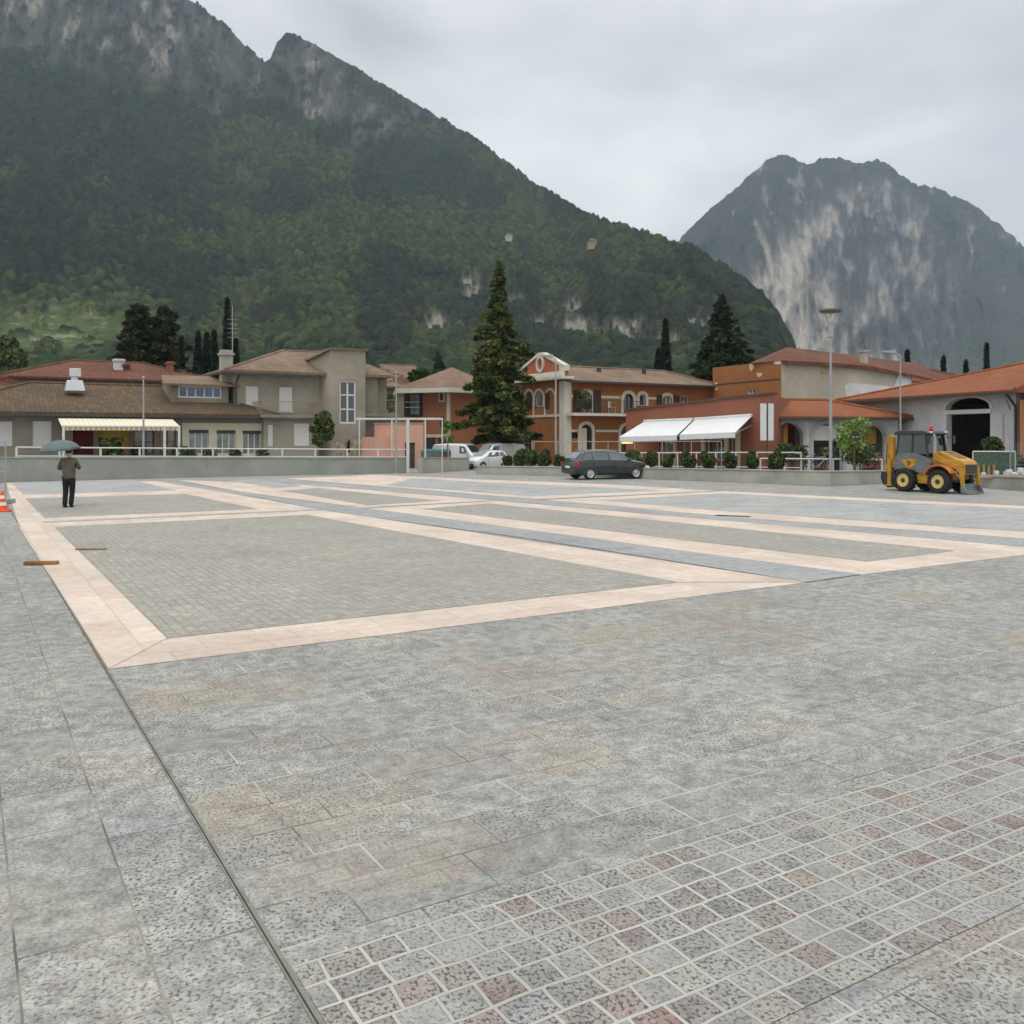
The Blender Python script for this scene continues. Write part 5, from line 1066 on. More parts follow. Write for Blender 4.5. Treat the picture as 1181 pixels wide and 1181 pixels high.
for i, (u, vt, Y, r, lab) in enumerate(((209, 390, 92, .75, 'short narrow cypress right behind the small chimneys of the red roof'), (228.5, 384, 90, .8, 'narrow dark cypress, left one of the clump left of the villa chimney'), (238.5, 386, 91, .85, 'narrow dark cypress in the middle of the clump left of the villa chimney'),
    (247, 383, 92, .8, 'narrow dark cypress, right one of the clump left of the villa chimney'), (262, 345, 94, .75, 'tall thin cypress just behind the villa chimney and antenna'), (272, 392, 96, .8, 'short cypress half hidden by the villa roof, right of the antenna'),
    (767.5, 370, 86, .85, 'tall lone cypress behind the ochre station roof'), (760, 404, 84, 1.0, 'short wide cypress at the left foot of the lone cypress'), (1046.5, 405, 105, .5, 'small cypress behind the far red roof, above the arm lamp'), (1088, 412, 110, .55, 'small cypress between the far red roof and the barn roof'), (1114, 417, 112, .5, 'smallest cypress top peeking over the left slope of the barn roof'), (1138, 397, 108, .5, 'pointed cypress right behind the peak of the barn roof'))):
    cypress(u, vt, Y, r, lab, seed=20 + i)
# planter shrubs
def soilz(u, v): return G(u, v, .42)
shr = [(585.5, .27, .55, 'small'), (599, .42, .9, ''), (613, .40, .9, ''), (628, .42, .85, ''), (646, .28, .6, ''), (731, .46, .85, ''), (751, .32, .85, ''), (770, .30, .75, ''), (795.5, .36, .82, ''), (817.5, .38, .85, ''), (842.5, .33, .8, ''), (868, .32, .85, ''), (896.5, .40, .95, '')]
names_ = ['smallest planter shrub, at the left end of the row beside the white hatchback', 'bushy olive shrub second from the left end of the planter', 'bushy olive shrub third from the left end of the planter', 'bushy olive shrub just left of the slim lamp post', 'small dark shrub just right of the slim lamp post', 'wide shrub just behind the front end of the dark estate car', 'round shrub right of the estate car bonnet', 'narrow round shrub below the gap between the two white awnings', 'dense round shrub below the left edge of the right white awning', 'dense round shrub below the middle of the right white awning', 'neat round shrub just left of the short railing joint', 'neat round shrub, second from the right in the planter', 'largest round shrub, at the right end of the row by the sign panels']
for i, (u, r, hh, _) in enumerate(shr):
    # line of the planter wall, half a metre behind it
    pu = [(549, 546.6), (700, 550.6), (850, 556.2), (957, 560.8)]; vb = np.interp(u, [p[0] for p in pu], [p[1] for p in pu]); Y = F * H / (vb - HZ) + 1.3; x = (u - CX) * Y / F; zb_ = np.interp(u, [549, 957], [.33, .5])
    rs_ = random.Random(i); cl = [(0, 0, hh * .5, r * .85)] + [(rs_.uniform(-.6, .6) * r, rs_.uniform(-.5, .5) * r, hh * rs_.uniform(.3, 1.0), r * rs_.uniform(.35, .65)) for _k in range(7)]
    blobtree((x, Y, zb_), cl, names_[i], OLIV if i in (1, 2, 3, 5) else BUSH, seed=i, n=1400, leafs=.085, group='shrubs in the planter')
def tree(u, Y, vt, vlo, ru, label, m, seed, n=1500, leafs=.12, zb=0.0, k=9, tr=.05, sparse=1.0):
    rs_ = random.Random(seed); x = (u - CX) * Y / F; zt = H - (vt - HZ) * Y / F - zb; zl = H - (vlo - HZ) * Y / F - zb; r = ru * Y / F; cl = []; trk = [((0, 0, 0), (0, 0, zl), tr, tr * .8), ((0, 0, zl), (.1, 0, zt * .9), tr * .8, tr * .3)]
    for i in range(k):
        f = rs_.random(); z = zl + (zt - zl) * (.12 + .78 * f); a = rs_.random() * 6.28; q_ = r * .6 * math.sin(math.pi * (.2 + .7 * f)) ; c_ = (q_ * math.cos(a), q_ * math.sin(a), z); cl.append((*c_, r * rs_.uniform(.3, .5) * sparse)); trk.append(((0, 0, z - .5 * r), c_, tr * .4, tr * .15))
    return blobtree((x, Y, zb), cl, label, m, seed, 'young_tree', 'tree', n // k * 2, leafs, trunk=trk)
tree(985, 40.3, 481, 522, 23, 'young light green tree in the planter between the tall dish lamp and the backhoe', YGRN, 3, 560, .11, .45, 13, .045)
tree(992, 41.8, 512, 532, 22, 'low loose green bush tree behind the light green sapling', OLIV, 13, 700, .10, .45, 9, .03)
tree(516, 53.5, 484, 515, 8, 'thin yellow-green sapling before the corner of the orange house', YGRN, 4, 900, .10, 0, 8, .03)
tree(371, 53.2, 476, 512, 15, 'dark leafy small tree against the foot of the stair tower', OLIV, 5, 2600, .13, 0, 11, .06)
tree(1143, 41, 506, 522, 14, 'leafy bush over the green mesh panel before the barn door', BUSH, 6, 2200, .11, .2, 9, .05)
tree(449, 66, 456, 474, 9, 'yellow-green tree top behind the right wing of the villa', YGRN, 8, 1500, .16, 0, 8, .06)
tree(674, 66.3, 454, 470, 5, 'green potted climbing plant at the shuttered balcony window', BUSH, 9, 500, .10, 2.9, 6, .02) if False else None
for i, (u, Y, vt, ru, lab, m) in enumerate(((10, 128, 394, 20, 'round green tree at the far left edge above the red roofs', OLIV), (485, 84, 430, 14, 'dark leafy tree between the pale yellow house and the orange house', BUSH), (462, 88, 452, 12, 'leafy tree below the roof of the small beige house', OLIV))):
    tree(u, Y, vt, vt + 25, ru, lab, m, 40 + i, 5200, .42, 0, 14, .15, 1.25)
# ------------------------------------------------------------------ vehicles
def paint(name, c, rough=.25):
    m = mat(name, c, rough, .03, 1, .01, metal=.25, spec=.5); m.node_tree.nodes['Principled BSDF'].inputs['Coat Weight'].default_value = .6; return m
LAMPR = mat('red_tail_lamp', (.45, .02, .02), .2, .1); LAMPW = mat('clear_lamp', (.7, .7, .68), .1, .05); CGL = glass_mat('car_glass', (.06, .075, .08), .04)
RIM = mat('alloy_rim', (.45, .46, .47), .35, .1, 5, .05, metal=.6); PLATE = mat('number_plate', (.7, .7, .68), .5, .03)
def car(label, x, y, rz, W, st, color, wx, wr, sidewin, ws, rwin, tail='box', group=None, rimm=None, name='parked_car', pill=None):
    """st: stations from the rear: (x, z underside, z belt, z top, half width, half roof width)"""
    b = empty(name, (x, y, 0), rz, label, 'car', group); mb = MB(); n_ = len(st); rings = []
    for (x_, zl, zb, zt, w_, wt) in st:
        h_ = [(w_ * .86, zl), (w_ * .985, zl + .10), (w_, zl + (zb - zl) * .55), (w_ * .965, zb), (wt + (w_ * .965 - wt) * .12, zt - (zt - zb) * .14), (wt * .88, zt), (0, zt + .012)]
        rings.append([(x_, yy, zz) for yy, zz in h_] + [(x_, -yy, zz) for yy, zz in h_[-2::-1]])
    k = len(rings[0]); vs = [p for r in rings for p in r]
    fs = [(i * k + j, i * k + j + 1, (i + 1) * k + j + 1, (i + 1) * k + j) for i in range(n_ - 1) for j in range(k - 1)]
    fs += [(i * k, (i + 1) * k, (i + 1) * k + k - 1, i * k + k - 1) for i in range(n_ - 1)] + [tuple(range(k)), tuple(range((n_ - 1) * k, n_ * k))]
    mb.add(vs, fs); body = mb.build('body', color, b, smooth=True); 
    for e_ in (): pass
    bm_ = body.modifiers.new('bevel', 'BEVEL'); bm_.width = .03; bm_.segments = 2; bm_.limit_method = 'ANGLE'; bm_.angle_limit = R(28)
    def at(x_):
        xs = [s[0] for s in st]; return [float(np.interp(x_, xs, [s[i] for s in st])) for i in range(6)]
    def side(x_, f, s, off=.012):       # f 0 at the belt, 1 at the roof edge
        _, zl, zb, zt, w_, wt = at(x_); y0, z0 = w_ * .965, zb; y1, z1 = wt + (w_ * .965 - wt) * .12, zt - (zt - zb) * .14
        return (x_, s * (y0 + (y1 - y0) * f + off), z0 + (z1 - z0) * f + .004)
    for s in (1, -1):
        for xa, xb, xc, xd in sidewin:   # bottom-rear, bottom-front, top-front, top-rear
            m_ = MB(); m_.add([side(xa, .1, s), side(xb, .1, s), side(xc, .9, s), side(xd, .9, s)], [(0, 1, 2, 3)]); m_.build('side_window', CGL, b)
    for (xa, xb), nm in ((ws, 'windscreen'), (rwin, 'rear_window')):
        a0 = at(xa); a1 = at(xb); up = .022
        m_ = MB(); m_.add([(xa, a0[5] * .92, a0[3] + up), (xa, -a0[5] * .92, a0[3] + up), (xb, -a1[5] * .86, a1[3] + up), (xb, a1[5] * .86, a1[3] + up)], [(0, 1, 2, 3)]); m_.build(nm, CGL, b)
    W2 = W / 2
    for xw in wx:
        for s in (1, -1):
            yo = s * (W2 - .085); m_ = MB(); m_.wheel((xw, yo, wr), [(wr * .62, .10 * s), (wr * .9, .115 * s), (wr, .07 * s), (wr, -.09 * s), (wr * .6, -.1 * s)], 24); ty = m_.build('wheel', RUBBER, b, smooth=False)
            m_ = MB(); m_.wheel((xw, yo, wr), [(.03, .119 * s), (wr * .2, .125 * s), (wr * .3, .10 * s), (wr * .58, .11 * s), (wr * .66, .125 * s), (wr * .68, .10 * s)], 20); m_.build('rim', rimm or RIM, ty)
            m_ = MB(); kk = 16; yy = s * (W2 + .004); pts = [(xw + (wr + .07) * math.cos(math.pi * i / kk * 1.14 - .22), yy, wr + (wr + .07) * math.sin(math.pi * i / kk * 1.14 - .22)) for i in range(kk + 1)]
            m_.prism(pts, (0, -s * .05, 0)); m_.build('wheel_arch', DARKM, b)
    x0 = st[0][0]; x1 = st[-1][0]
    for s in (1, -1):
        zb = at(.1)[2]; m_ = MB(); m_.box(x0 - .012, s * W2 * .93 - .13, zb - .20, x0 + .22, s * W2 * .93 + .02, zb - .02); m_.v = [(x_, max(-W2 * .985, min(W2 * .985, y_)), z_) for x_, y_, z_ in m_.v]; m_.build('tail_light', LAMPR, b)
        zb = at(x1 - .1)[3]; m_ = MB(); m_.box(x1 - .35, s * W2 * .78 - .13, zb - .20, x1 - .04, s * W2 * .78 + .10, zb - .06); m_.build('headlight', LAMPW, b, bevel=.02)
        xm = ws[0] if ws[0] < ws[1] else ws[1]; xm = max(ws) - .25; m_ = MB(); a = at(xm); m_.box(xm - .06, s * (a[4] + .02), a[2] + .0, xm + .08, s * (a[4] + .20), a[2] + .14); m_.build('wing_mirror', color, b, bevel=.02)
    m_ = MB(); m_.box(x0 - .03, -W2 * .84, .34, x0 + .1, W2 * .84, .48); m_.build('rear_bumper', DARKM, b, bevel=.02)
    m_ = MB(); m_.box(x0 - .028, -.26, .58, x0 - .012, .26, .69); m_.build('number_plate', PLATE, b)
    m_ = MB(); m_.box(x1 - .05, -W2 * .5, .30, x1 + .015, W2 * .5, .46); m_.build('grille', DARKM, b)
    # door seams
    for s in (1, -1):
        m_ = MB()
        for xs in (sidewin[0][1] + .04, sidewin[-1][1] - .12) if len(sidewin) > 1 else (sidewin[0][1],):
            a = at(xs); m_.box(xs - .006, s * (a[4] + .001), a[1] + .18, xs + .006, s * (a[4] + .004), a[2] - .05)
        m_.build('door_seam', DARKM, b)
    return b
wagon = [(0, .36, .72, .74, .74, .60), (.05, .27, .86, .92, .82, .62), (.14, .25, .92, 1.02, .85, .60), (.52, .23, .94, 1.37, .87, .575), (.95, .22, .95, 1.43, .88, .58), (1.8, .22, .94, 1.45, .88, .58), (2.5, .22, .92, 1.42, .88, .57), (3.25, .22, .91, 1.0, .88, .66), (3.8, .24, .84, .90, .86, .66), (4.15, .26, .72, .78, .80, .6), (4.3, .32, .58, .62, .68, .5)]
gx, gy, _ = G(706, 554.5); a = R(22)
CARP = paint('dark_slate_paint', (.022, .032, .034))
cb = car('dark slate grey estate car parked before the planter wall and shrubs', gx - 2.15 * math.cos(a), 44.6 - 2.15 * math.sin(a), a, 1.76, wagon, CARP, (.82, 3.42), .31,
    [(.42, .98, .98, .72), (1.04, 1.90, 1.86, 1.04), (1.98, 2.98, 2.55, 1.95)], (3.2, 2.58), (.17, .50))
m_ = MB()
for s in (1, -1): m_.tube((.7, s * .56, 1.47), (2.5, s * .56, 1.47), .018, .018, 6)
m_.build('roof_rails', METAL, cb); cb.scale = (.96, .96, .96)
hatch = [(0, .38, .78, .80, .68, .55), (.05, .28, .90, .95, .76, .58), (.30, .24, .95, 1.32, .80, .58), (.7, .23, .96, 1.42, .81, .58), (1.5, .22, .94, 1.44, .81, .58), (2.0, .22, .92, 1.38, .81, .56), (2.75, .22, .90, .98, .80, .6), (3.2, .25, .78, .84, .77, .58), (3.4, .3, .62, .66, .66, .5)]
gx = (560.5 - CX) * 57 / F; a = R(180 + 40)
WP = paint('white_car_paint', (.66, .67, .68), .3)
hb = car('small white hatchback at the opening between the grey walls', gx - 1.4 * math.cos(a), 57 - 1.4 * math.sin(a), a, 1.6, hatch, WP, (.6, 2.75), .28, [(.35, .95, .95, .55), (1.05, 2.35, 1.95, 1.05)], (2.72, 2.04), (.10, .28))
hb.scale = (.78, .84, .84)
van = [(0, .40, 1.0, 1.70, .84, .76), (.08, .3, 1.05, 1.82, .87, .78), (1.0, .28, 1.05, 1.88, .88, .78), (2.6, .28, 1.05, 1.88, .88, .78), (3.0, .28, 1.05, 1.80, .88, .74), (3.55, .28, 1.02, 1.15, .87, .7), (4.0, .3, .90, .98, .84, .66), (4.15, .35, .7, .75, .74, .6)]
WP2 = paint('white_van_paint', (.60, .62, .64), .35)
def vanat(u, Y, deg, label, s=1.0):
    gx = (u - CX) * Y / F; a = R(deg); o = car(label, gx - 2 * s * math.cos(a), Y - 2 * s * math.sin(a), a, 1.76, van, WP2, (.7, 3.3), .32, [(2.5, 3.3, 2.95, 2.5)], (3.5, 3.05), (.02, .07), name='parked_van'); o['category'] = 'van'; o.scale = (s, s, s); return o
vanat(530, 60.5, -28, 'white panel van half hidden behind the short grey wall', .85)
vanat(575, 61.5, 215, 'white van parked under the big conifer behind the hatchback', .86)
# ------------------------------------------------------------------ backhoe loader
YEL2 = mat('machine_yellow', (.44, .225, .025), .55, .3, 2.6, .14); ORG2 = mat('machine_orange', (.40, .14, .03), .55, .3, 3, .05); MGR = mat('machine_grey', (.14, .15, .155), .55, .2, 2, .05)
DGR = mat('machine_dark', (.03, .035, .035), .5, .2); HUB = mat('yellow_hub', (.60, .45, .16), .5, .12, 4, .1); CABG = glass_mat('cab_glass', (.012, .030, .028), .06)
gx, gy, _ = G(1073, 568.5); a = R(-58); ux, uy = math.cos(a), math.sin(a)
BH = empty('backhoe_loader', (gx + .36, gy + .62, 0), a, 'yellow and grey backhoe loader with cab, parked on the right of the square', 'backhoe loader')
BH.scale = (.94, .94, .95)
def part(mb, name, m, bevel=.02, par=BH, smooth=False): return mb.build(name, m, par, smooth, bevel)
wr = .46
for x_ in (-.72, .78):
    for s in (-1, 1):
        c = (x_, s * .72, wr); m_ = MB(); m_.wheel(c, [(wr * .56, .02 * s), (wr * .58, .155 * s), (wr * .88, .17 * s), (wr * .98, .12 * s), (wr, .04 * s), (wr, -.06 * s), (wr * .97, -.13 * s), (wr * .6, -.15 * s)], 28)
        for i in range(18):       # tread lugs
            t = 2 * math.pi * i / 18; m_.prism([(x_ + (wr - .01) * math.cos(t), c[1] - .13, wr + (wr - .01) * math.sin(t)), (x_ + (wr + .018) * math.cos(t), c[1] - .13, wr + (wr + .018) * math.sin(t)), (x_ + (wr + .018) * math.cos(t + .1), c[1] - .13, wr + (wr + .018) * math.sin(t + .1)), (x_ + (wr - .01) * math.cos(t + .1), c[1] - .13, wr + (wr - .01) * math.sin(t + .1))], (0, .28, 0))
        w_ = m_.build('wheel', RUBBER, BH); m_ = MB(); m_.wheel(c, [(.02, .06 * s), (.12, .07 * s), (.13, .13 * s), (.17, .13 * s), (.19, .09 * s), (.235, .12 * s), (.255, .17 * s), (.265, .14 * s)], 24); rm_ = m_.build('rim', HUB, w_); m_ = MB(); m_.wheel(c, [(.10, .135 * s), (.10, .15 * s), (.06, .17 * s), (.02, .17 * s)], 12); m_.build('hub_cap', DGR, rm_) if False else m_.build('hub_cap', DGR, w_)
m_ = MB(); m_.box(-1.15, -.38, .42, 1.15, .38, .72); part(m_, 'chassis', DGR)
m_ = MB(); m_.xz([(-.22, .35), (.28, .35), (.34, .72), (-.28, .72)], -.62, .62); part(m_, 'side_tank', YEL2)
# grey cab skirt
body = [(-1.22, .80), (-1.20, 1.38), (-1.05, 1.50), (-.35, 1.55), (.18, 1.38), (.34, 1.20), (.34, .98), (.16, .74), (-.1, .72), (-.3, .86), (-1.1, .88)]
m_ = MB(); m_.xz(body, -.70, .70); part(m_, 'cab_skirt', MGR)
for s in (-1, 1):           # winged yellow emblem
    y0, y1 = (-.712, -.703) if s < 0 else (.703, .712)
    m_ = MB(); m_.xz([(-.93, 1.30), (-.62, 1.26), (-.55, 1.33), (-.20, 1.30), (-.26, 1.12), (-.40, .98), (-.60, .93), (-.74, 1.02), (-.82, 1.16)], y0, y1); e_ = part(m_, 'emblem', YEL2, 0)
    y0, y1 = (-.718, -.713) if s < 0 else (.713, .718)
    m_ = MB(); m_.xz([(-.66, 1.22), (-.52, 1.24), (-.44, 1.14), (-.52, 1.10), (-.56, 1.02), (-.62, 1.06), (-.58, 1.14), (-.66, 1.16)], y0, y1); part(m_, 'emblem_mark', mat('emblem_dark', (.14, .07, .03), .5), 0, e_)
# cab
zc0, zc1 = 1.50, 2.30
m_ = MB()
posts = {(-1.15, -1): (-1.08, .62), (-.45, -1): (-.45, .62), (.22, -1): (.10, .62)}
for s in (-1, 1):
    for (xb_, _), (xt_, wt_) in posts.items(): m_.prism([(xb_ - .04, s * .66, zc0 - .12), (xb_ + .04, s * .66, zc0 - .12), (xt_ + .04, s * .60, zc1), (xt_ - .04, s * .60, zc1)], (0, -s * .06, 0))
m_.box(-1.17, -.66, zc0 - .06, -1.1, .66, zc0 + .02)
part(m_, 'cab_frame', DGR, 0)
m_ = MB(); m_.xz([(-1.24, zc1), (-1.2, zc1 + .09), (-.9, zc1 + .14), (.05, zc1 + .12), (.26, zc1 + .04), (.24, zc1 - .04), (-1.22, zc1 - .04)], -.68, .68); part(m_, 'cab_roof', mat('dark_green_roof', (.03, .045, .04), .5, .1), .03)
for s in (-1, 1):
    for xa, xb_, xc, xd in ((-1.10, -.50, -.50, -1.04), (-.40, .17, .06, -.40)):
        m_ = MB(); m_.add([(xa, s * .645, zc0), (xb_, s * .645, zc0), (xc, s * .592, zc1 - .04), (xd, s * .592, zc1 - .04)], [(0, 1, 2, 3)]); m_.build('side_glass', CABG, BH)
for xa, xt in ((.20, .08), (-1.13, -1.07)):
    m_ = MB(); m_.add([(xa, -.6, zc0 - .1), (xa, .6, zc0 - .1), (xt, .55, zc1 - .04), (xt, -.55, zc1 - .04)], [(0, 1, 2, 3)]); m_.build('end_glass', CABG, BH)
m_ = MB(); m_.xz([(-.75, 1.5), (-.35, 1.5), (-.35, 1.62), (-.68, 1.62), (-.74, 2.05), (-.84, 2.05)], -.25, .25); part(m_, 'seat', DGR)
m_ = MB(); m_.tube((-.05, 0, 1.5), (-.12, 0, 1.85), .03); m_.lathe([(.16, 0), (.18, .02), (.16, .04)], 16, (-.13, 0, 1.86)); part(m_, 'steering_wheel', DGR, 0)
m_ = MB(); m_.lathe([(.07, 0), (.075, .03), (.075, .16), (.05, .20), (.01, .22)], 14, (.05, -.15, zc1 + .12)); part(m_, 'beacon', mat('red_beacon', (.55, .03, .05), .2, .05), 0, smooth=True)
# bonnet
hood = [(.30, 1.58), (.62, 1.62), (1.52, 1.26), (1.62, 1.14), (1.62, .74), (1.22, .72), (.95, 1.0), (.6, 1.08), (.30, 1.0)]
m_ = MB(); m_.xz(hood, -.46, .46); part(m_, 'bonnet', YEL2, .03)
m_ = MB(); m_.box(1.625, -.36, .78, 1.645, .36, 1.12); part(m_, 'radiator_grille', DGR, 0)
for i in range(4):
    m_ = MB(); x_ = .72 + .16 * i; z_ = 1.62 - (x_ - .62) * .4; m_.prism([(x_, -.3, z_ + .008), (x_ + .07, -.3, z_ - .02), (x_ + .07, .3, z_ - .02), (x_, .3, z_ + .008)], (0, 0, .006)); part(m_, 'bonnet_vent', DGR, 0)
for s in (-1, 1):           # front mudguards
    m_ = MB(); k = 9; o1 = [(.78 + .62 * math.cos(R(25 + 140 * i / k)), wr + .10 + .56 * math.sin(R(25 + 140 * i / k))) for i in range(k + 1)]; o2 = [(.78 + .56 * math.cos(R(25 + 140 * i / k)), wr + .10 + .50 * math.sin(R(25 + 140 * i / k))) for i in range(k + 1)][::-1]
    m_.xz(o1 + o2, s * .50, s * .88); part(m_, 'mudguard', ORG2, .01)
m_ = MB(); m_.xz([(.95, 1.12), (1.15, 1.05), (1.25, .55), (1.05, .5)], -.50, .50); part(m_, 'front_frame', ORG2, .02)
m_ = MB(); m_.tube((.36, -.40, 1.5), (.36, -.40, 2.12), .07, .07, 12); m_.tube((.36, -.40, 2.12), (.33, -.40, 2.30), .045, .045, 10); part(m_, 'exhaust_stack', METAL, 0)
for s in (-1, 1):
    m_ = MB(); m_.tube((.15, s * .64, 2.15), (.42, s * .82, 2.18), .015, .015, 6); m_.box(.39, s * .82 - .07, 1.92, .43, s * .82 + .07, 2.22); part(m_, 'mirror', DGR, .01)
    m_ = MB(); m_.lathe([(.05, 0), (.08, .04), (.08, .08)], 12, (.26, s * .5, zc1 + .02)); part(m_, 'work_lamp', LAMPW, 0)
# loader arms and shovel
for s in (-1, 1):
    m_ = MB(); m_.xz([(.42, 1.42), (.56, 1.48), (1.40, 1.08), (1.62, .92), (1.66, .32), (1.54, .30), (1.46, .84), (1.30, .96), (.44, 1.30)], s * .56, s * .47); part(m_, 'loader_arm', YEL2, .01)
    m_ = MB(); m_.tube((.7, s * .52, .85), (1.38, s * .52, .82), .045, .045, 10); m_.tube((1.3, s * .52, .8), (1.56, s * .52, .55), .028, .028, 8); part(m_, 'loader_ram', METAL, 0)
sh = [(1.86, .52), (1.82, .30), (1.86, .10), (2.0, .03), (2.38, .03), (2.38, .055), (2.05, .08), (1.93, .16), (1.90, .30), (1.92, .52)]
m_ = MB(); sh = [(1.50 + (x_ - 1.82) * .62, z_ * .75) for x_, z_ in sh]; m_.xz(sh, -.55, .55)
for s in (-1, 1): m_.xz([(1.52, .39), (1.50, .22), (1.53, .08), (1.62, .03), (1.84, .03), (1.64, .39)], s * .55, s * .52)
part(m_, 'shovel', mat('worn_steel', (.20, .23, .22), .5, .25, 3, .1, metal=.4), .008)
# rear: swing frame, stabilisers, folded boom, dipper, bucket
m_ = MB(); m_.box(-1.34, -.74, .5, -1.22, .74, .95); part(m_, 'rear_frame', DGR)
for s in (-1, 1):
    m_ = MB(); m_.box(-1.50, s * .70 - .07, .26, -1.34, s * .70 + .07, 1.30); m_.box(-1.56, s * .70 - .12, .20, -1.28, s * .70 + .12, .26); part(m_, 'stabiliser', YEL2, .012)
m_ = MB(); m_.xz([(-1.42, .62), (-1.58, .62), (-1.82, 1.2), (-1.95, 2.18), (-1.80, 2.26), (-1.66, 2.18), (-1.62, 1.25), (-1.42, .80)], -.15, .05); part(m_, 'boom', YEL2, .02)
m_ = MB(); m_.xz([(-1.86, 2.16), (-2.02, 2.12), (-2.10, 1.3), (-2.06, .66), (-1.94, .66), (-1.90, 1.3), (-1.76, 2.05)], -.10, .0); m_.v = [(x_, y_ - .02, z_) for x_, y_, z_ in m_.v]; part(m_, 'dipper', YEL2, .02)
m_ = MB(); m_.tube((-1.55, .1, .9), (-1.72, .1, 1.55), .05, .05, 10); m_.tube((-1.72, .1, 1.5), (-1.80, .1, 2.0), .03, .03, 8); m_.tube((-1.98, -.16, 1.9), (-2.02, -.16, 1.1), .04, .04, 8); part(m_, 'boom_ram', METAL, 0)
m_ = MB(); m_.xz([(-1.62, 1.35), (-1.55, 1.0), (-1.44, 1.0), (-1.50, 1.36)], .0, .16); part(m_, 'swing_post', ORG2, .01)
bk = [(-2.08, .74), (-2.12, .50), (-2.02, .24), (-1.78, .10), (-1.55, .16), (-1.52, .2), (-1.76, .15), (-1.97, .28), (-2.05, .50), (-2.0, .74)]
m_ = MB(); m_.xz(bk, -.34, .26)
for s in (-.34, .24): m_.xz([(-2.08, .74), (-2.12, .50), (-2.02, .24), (-1.78, .10), (-1.55, .16), (-1.92, .74)], s, s + .02)
part(m_, 'digging_bucket', DGR, .006)
# ------------------------------------------------------------------ person and umbrella
def skin(name, nodes, edges, m, parent, sub=2, root=0, flat=False):
    me = bpy.data.meshes.new(name); me.from_pydata([n_[0] for n_ in nodes], edges, []); o = bpy.data.objects.new(name, me); C.objects.link(o); o.parent = parent
    sk = o.modifiers.new('skin', 'SKIN'); me.skin_vertices or None
    if not me.skin_vertices:
        import bmesh as _b
        bm_ = _b.new(); bm_.from_mesh(me); bm_.verts.layers.skin.verify(); bm_.to_mesh(me); bm_.free()
    for i, n_ in enumerate(nodes):
        r = n_[1]; me.skin_vertices[0].data[i].radius = r if isinstance(r, tuple) else (r, r); me.skin_vertices[0].data[i].use_root = (i == root)
    sk.use_smooth_shade = True; s_ = o.modifiers.new('sub', 'SUBSURF'); s_.levels = sub; s_.render_levels = sub
    me.materials.append(m); return o
SKIN = mat('skin', (.42, .26, .19), .6, .05); JACK = mat('olive_jacket_cloth', (.095, .088, .062), .9, .12, 6, .1); TROU = mat('black_trousers_cloth', (.012, .012, .014), .9, .2, 6); HAIR = mat('dark_hair', (.015, .012, .010), .8, .2, 20, .2); SHOE = mat('black_shoe', (.015, .014, .013), .5, .1)
px_, py_, _ = G(79.5, 585.5); PE = empty('person', (px_, py_, 0), R(6), 'person seen from behind walking away, olive brown jacket and black trousers, holding an umbrella', 'person')
# local: x right, y forward (away from camera), z up.  height 1.72
J = dict(pel=((0, 0, .93), (.135, .10)), wai=((0, 0, 1.08), (.125, .09)), che=((0, .01, 1.28), (.16, .105)), nkb=((0, .01, 1.44), (.075, .06)), nk=((0, .02, 1.50), .052), hd0=((0, .03, 1.57), (.070, .082)), hd1=((0, .03, 1.645), (.078, .092)), hd2=((0, .02, 1.69), (.055, .065)),
    hl=((-.095, 0, .88), .088), kl=((-.10, .03, .49), .058), al=((-.10, -.06, .10), .038), fl=((-.105, .00, .045), (.042, .03)), tl=((-.11, .13, .03), (.038, .022)),
    hr=((.095, 0, .88), .088), kr=((.075, .06, .50), .058), ar=((.035, .05, .10), .038), fr=((.035, .10, .045), (.042, .03)), tr=((.03, .23, .03), (.038, .022)),
    sl=((-.185, .01, 1.395), .058), el=((-.31, .05, 1.13), .042), wl=((-.16, .27, 1.22), .026), ml=((-.13, .31, 1.25), (.036, .02)),
    sr=((.185, .01, 1.395), .058), er=((.27, .06, 1.15), .042), wr=((.17, .25, 1.18), .026), mr=((.13, .31, 1.20), (.036, .02)))
ks = list(J); ed = [('pel', 'wai'), ('wai', 'che'), ('che', 'nkb'), ('nkb', 'nk'), ('nk', 'hd0'), ('hd0', 'hd1'), ('hd1', 'hd2'), ('pel', 'hl'), ('hl', 'kl'), ('kl', 'al'), ('al', 'fl'), ('fl', 'tl'), ('pel', 'hr'), ('hr', 'kr'), ('kr', 'ar'), ('ar', 'fr'), ('fr', 'tr'), ('che', 'sl'), ('sl', 'el'), ('el', 'wl'), ('wl', 'ml'), ('che', 'sr'), ('sr', 'er'), ('er', 'wr'), ('wr', 'mr')]
def sel(keys, grow_, edges, name, m, par=PE, over={}):
    nd = []; 
    for k in keys:
        p, r = over.get(k, J[k]) if k in over else J[k]; r = r if isinstance(r, tuple) else (r, r); nd.append((p, (r[0] + grow_, r[1] + grow_)))
    return skin(name, nd, [(keys.index(a), keys.index(b_)) for a, b_ in edges if a in keys and b_ in keys], m, par)
nodes = [(J[k][0], J[k][1]) for k in ks]; eds = [(ks.index(a), ks.index(b_)) for a, b_ in ed]
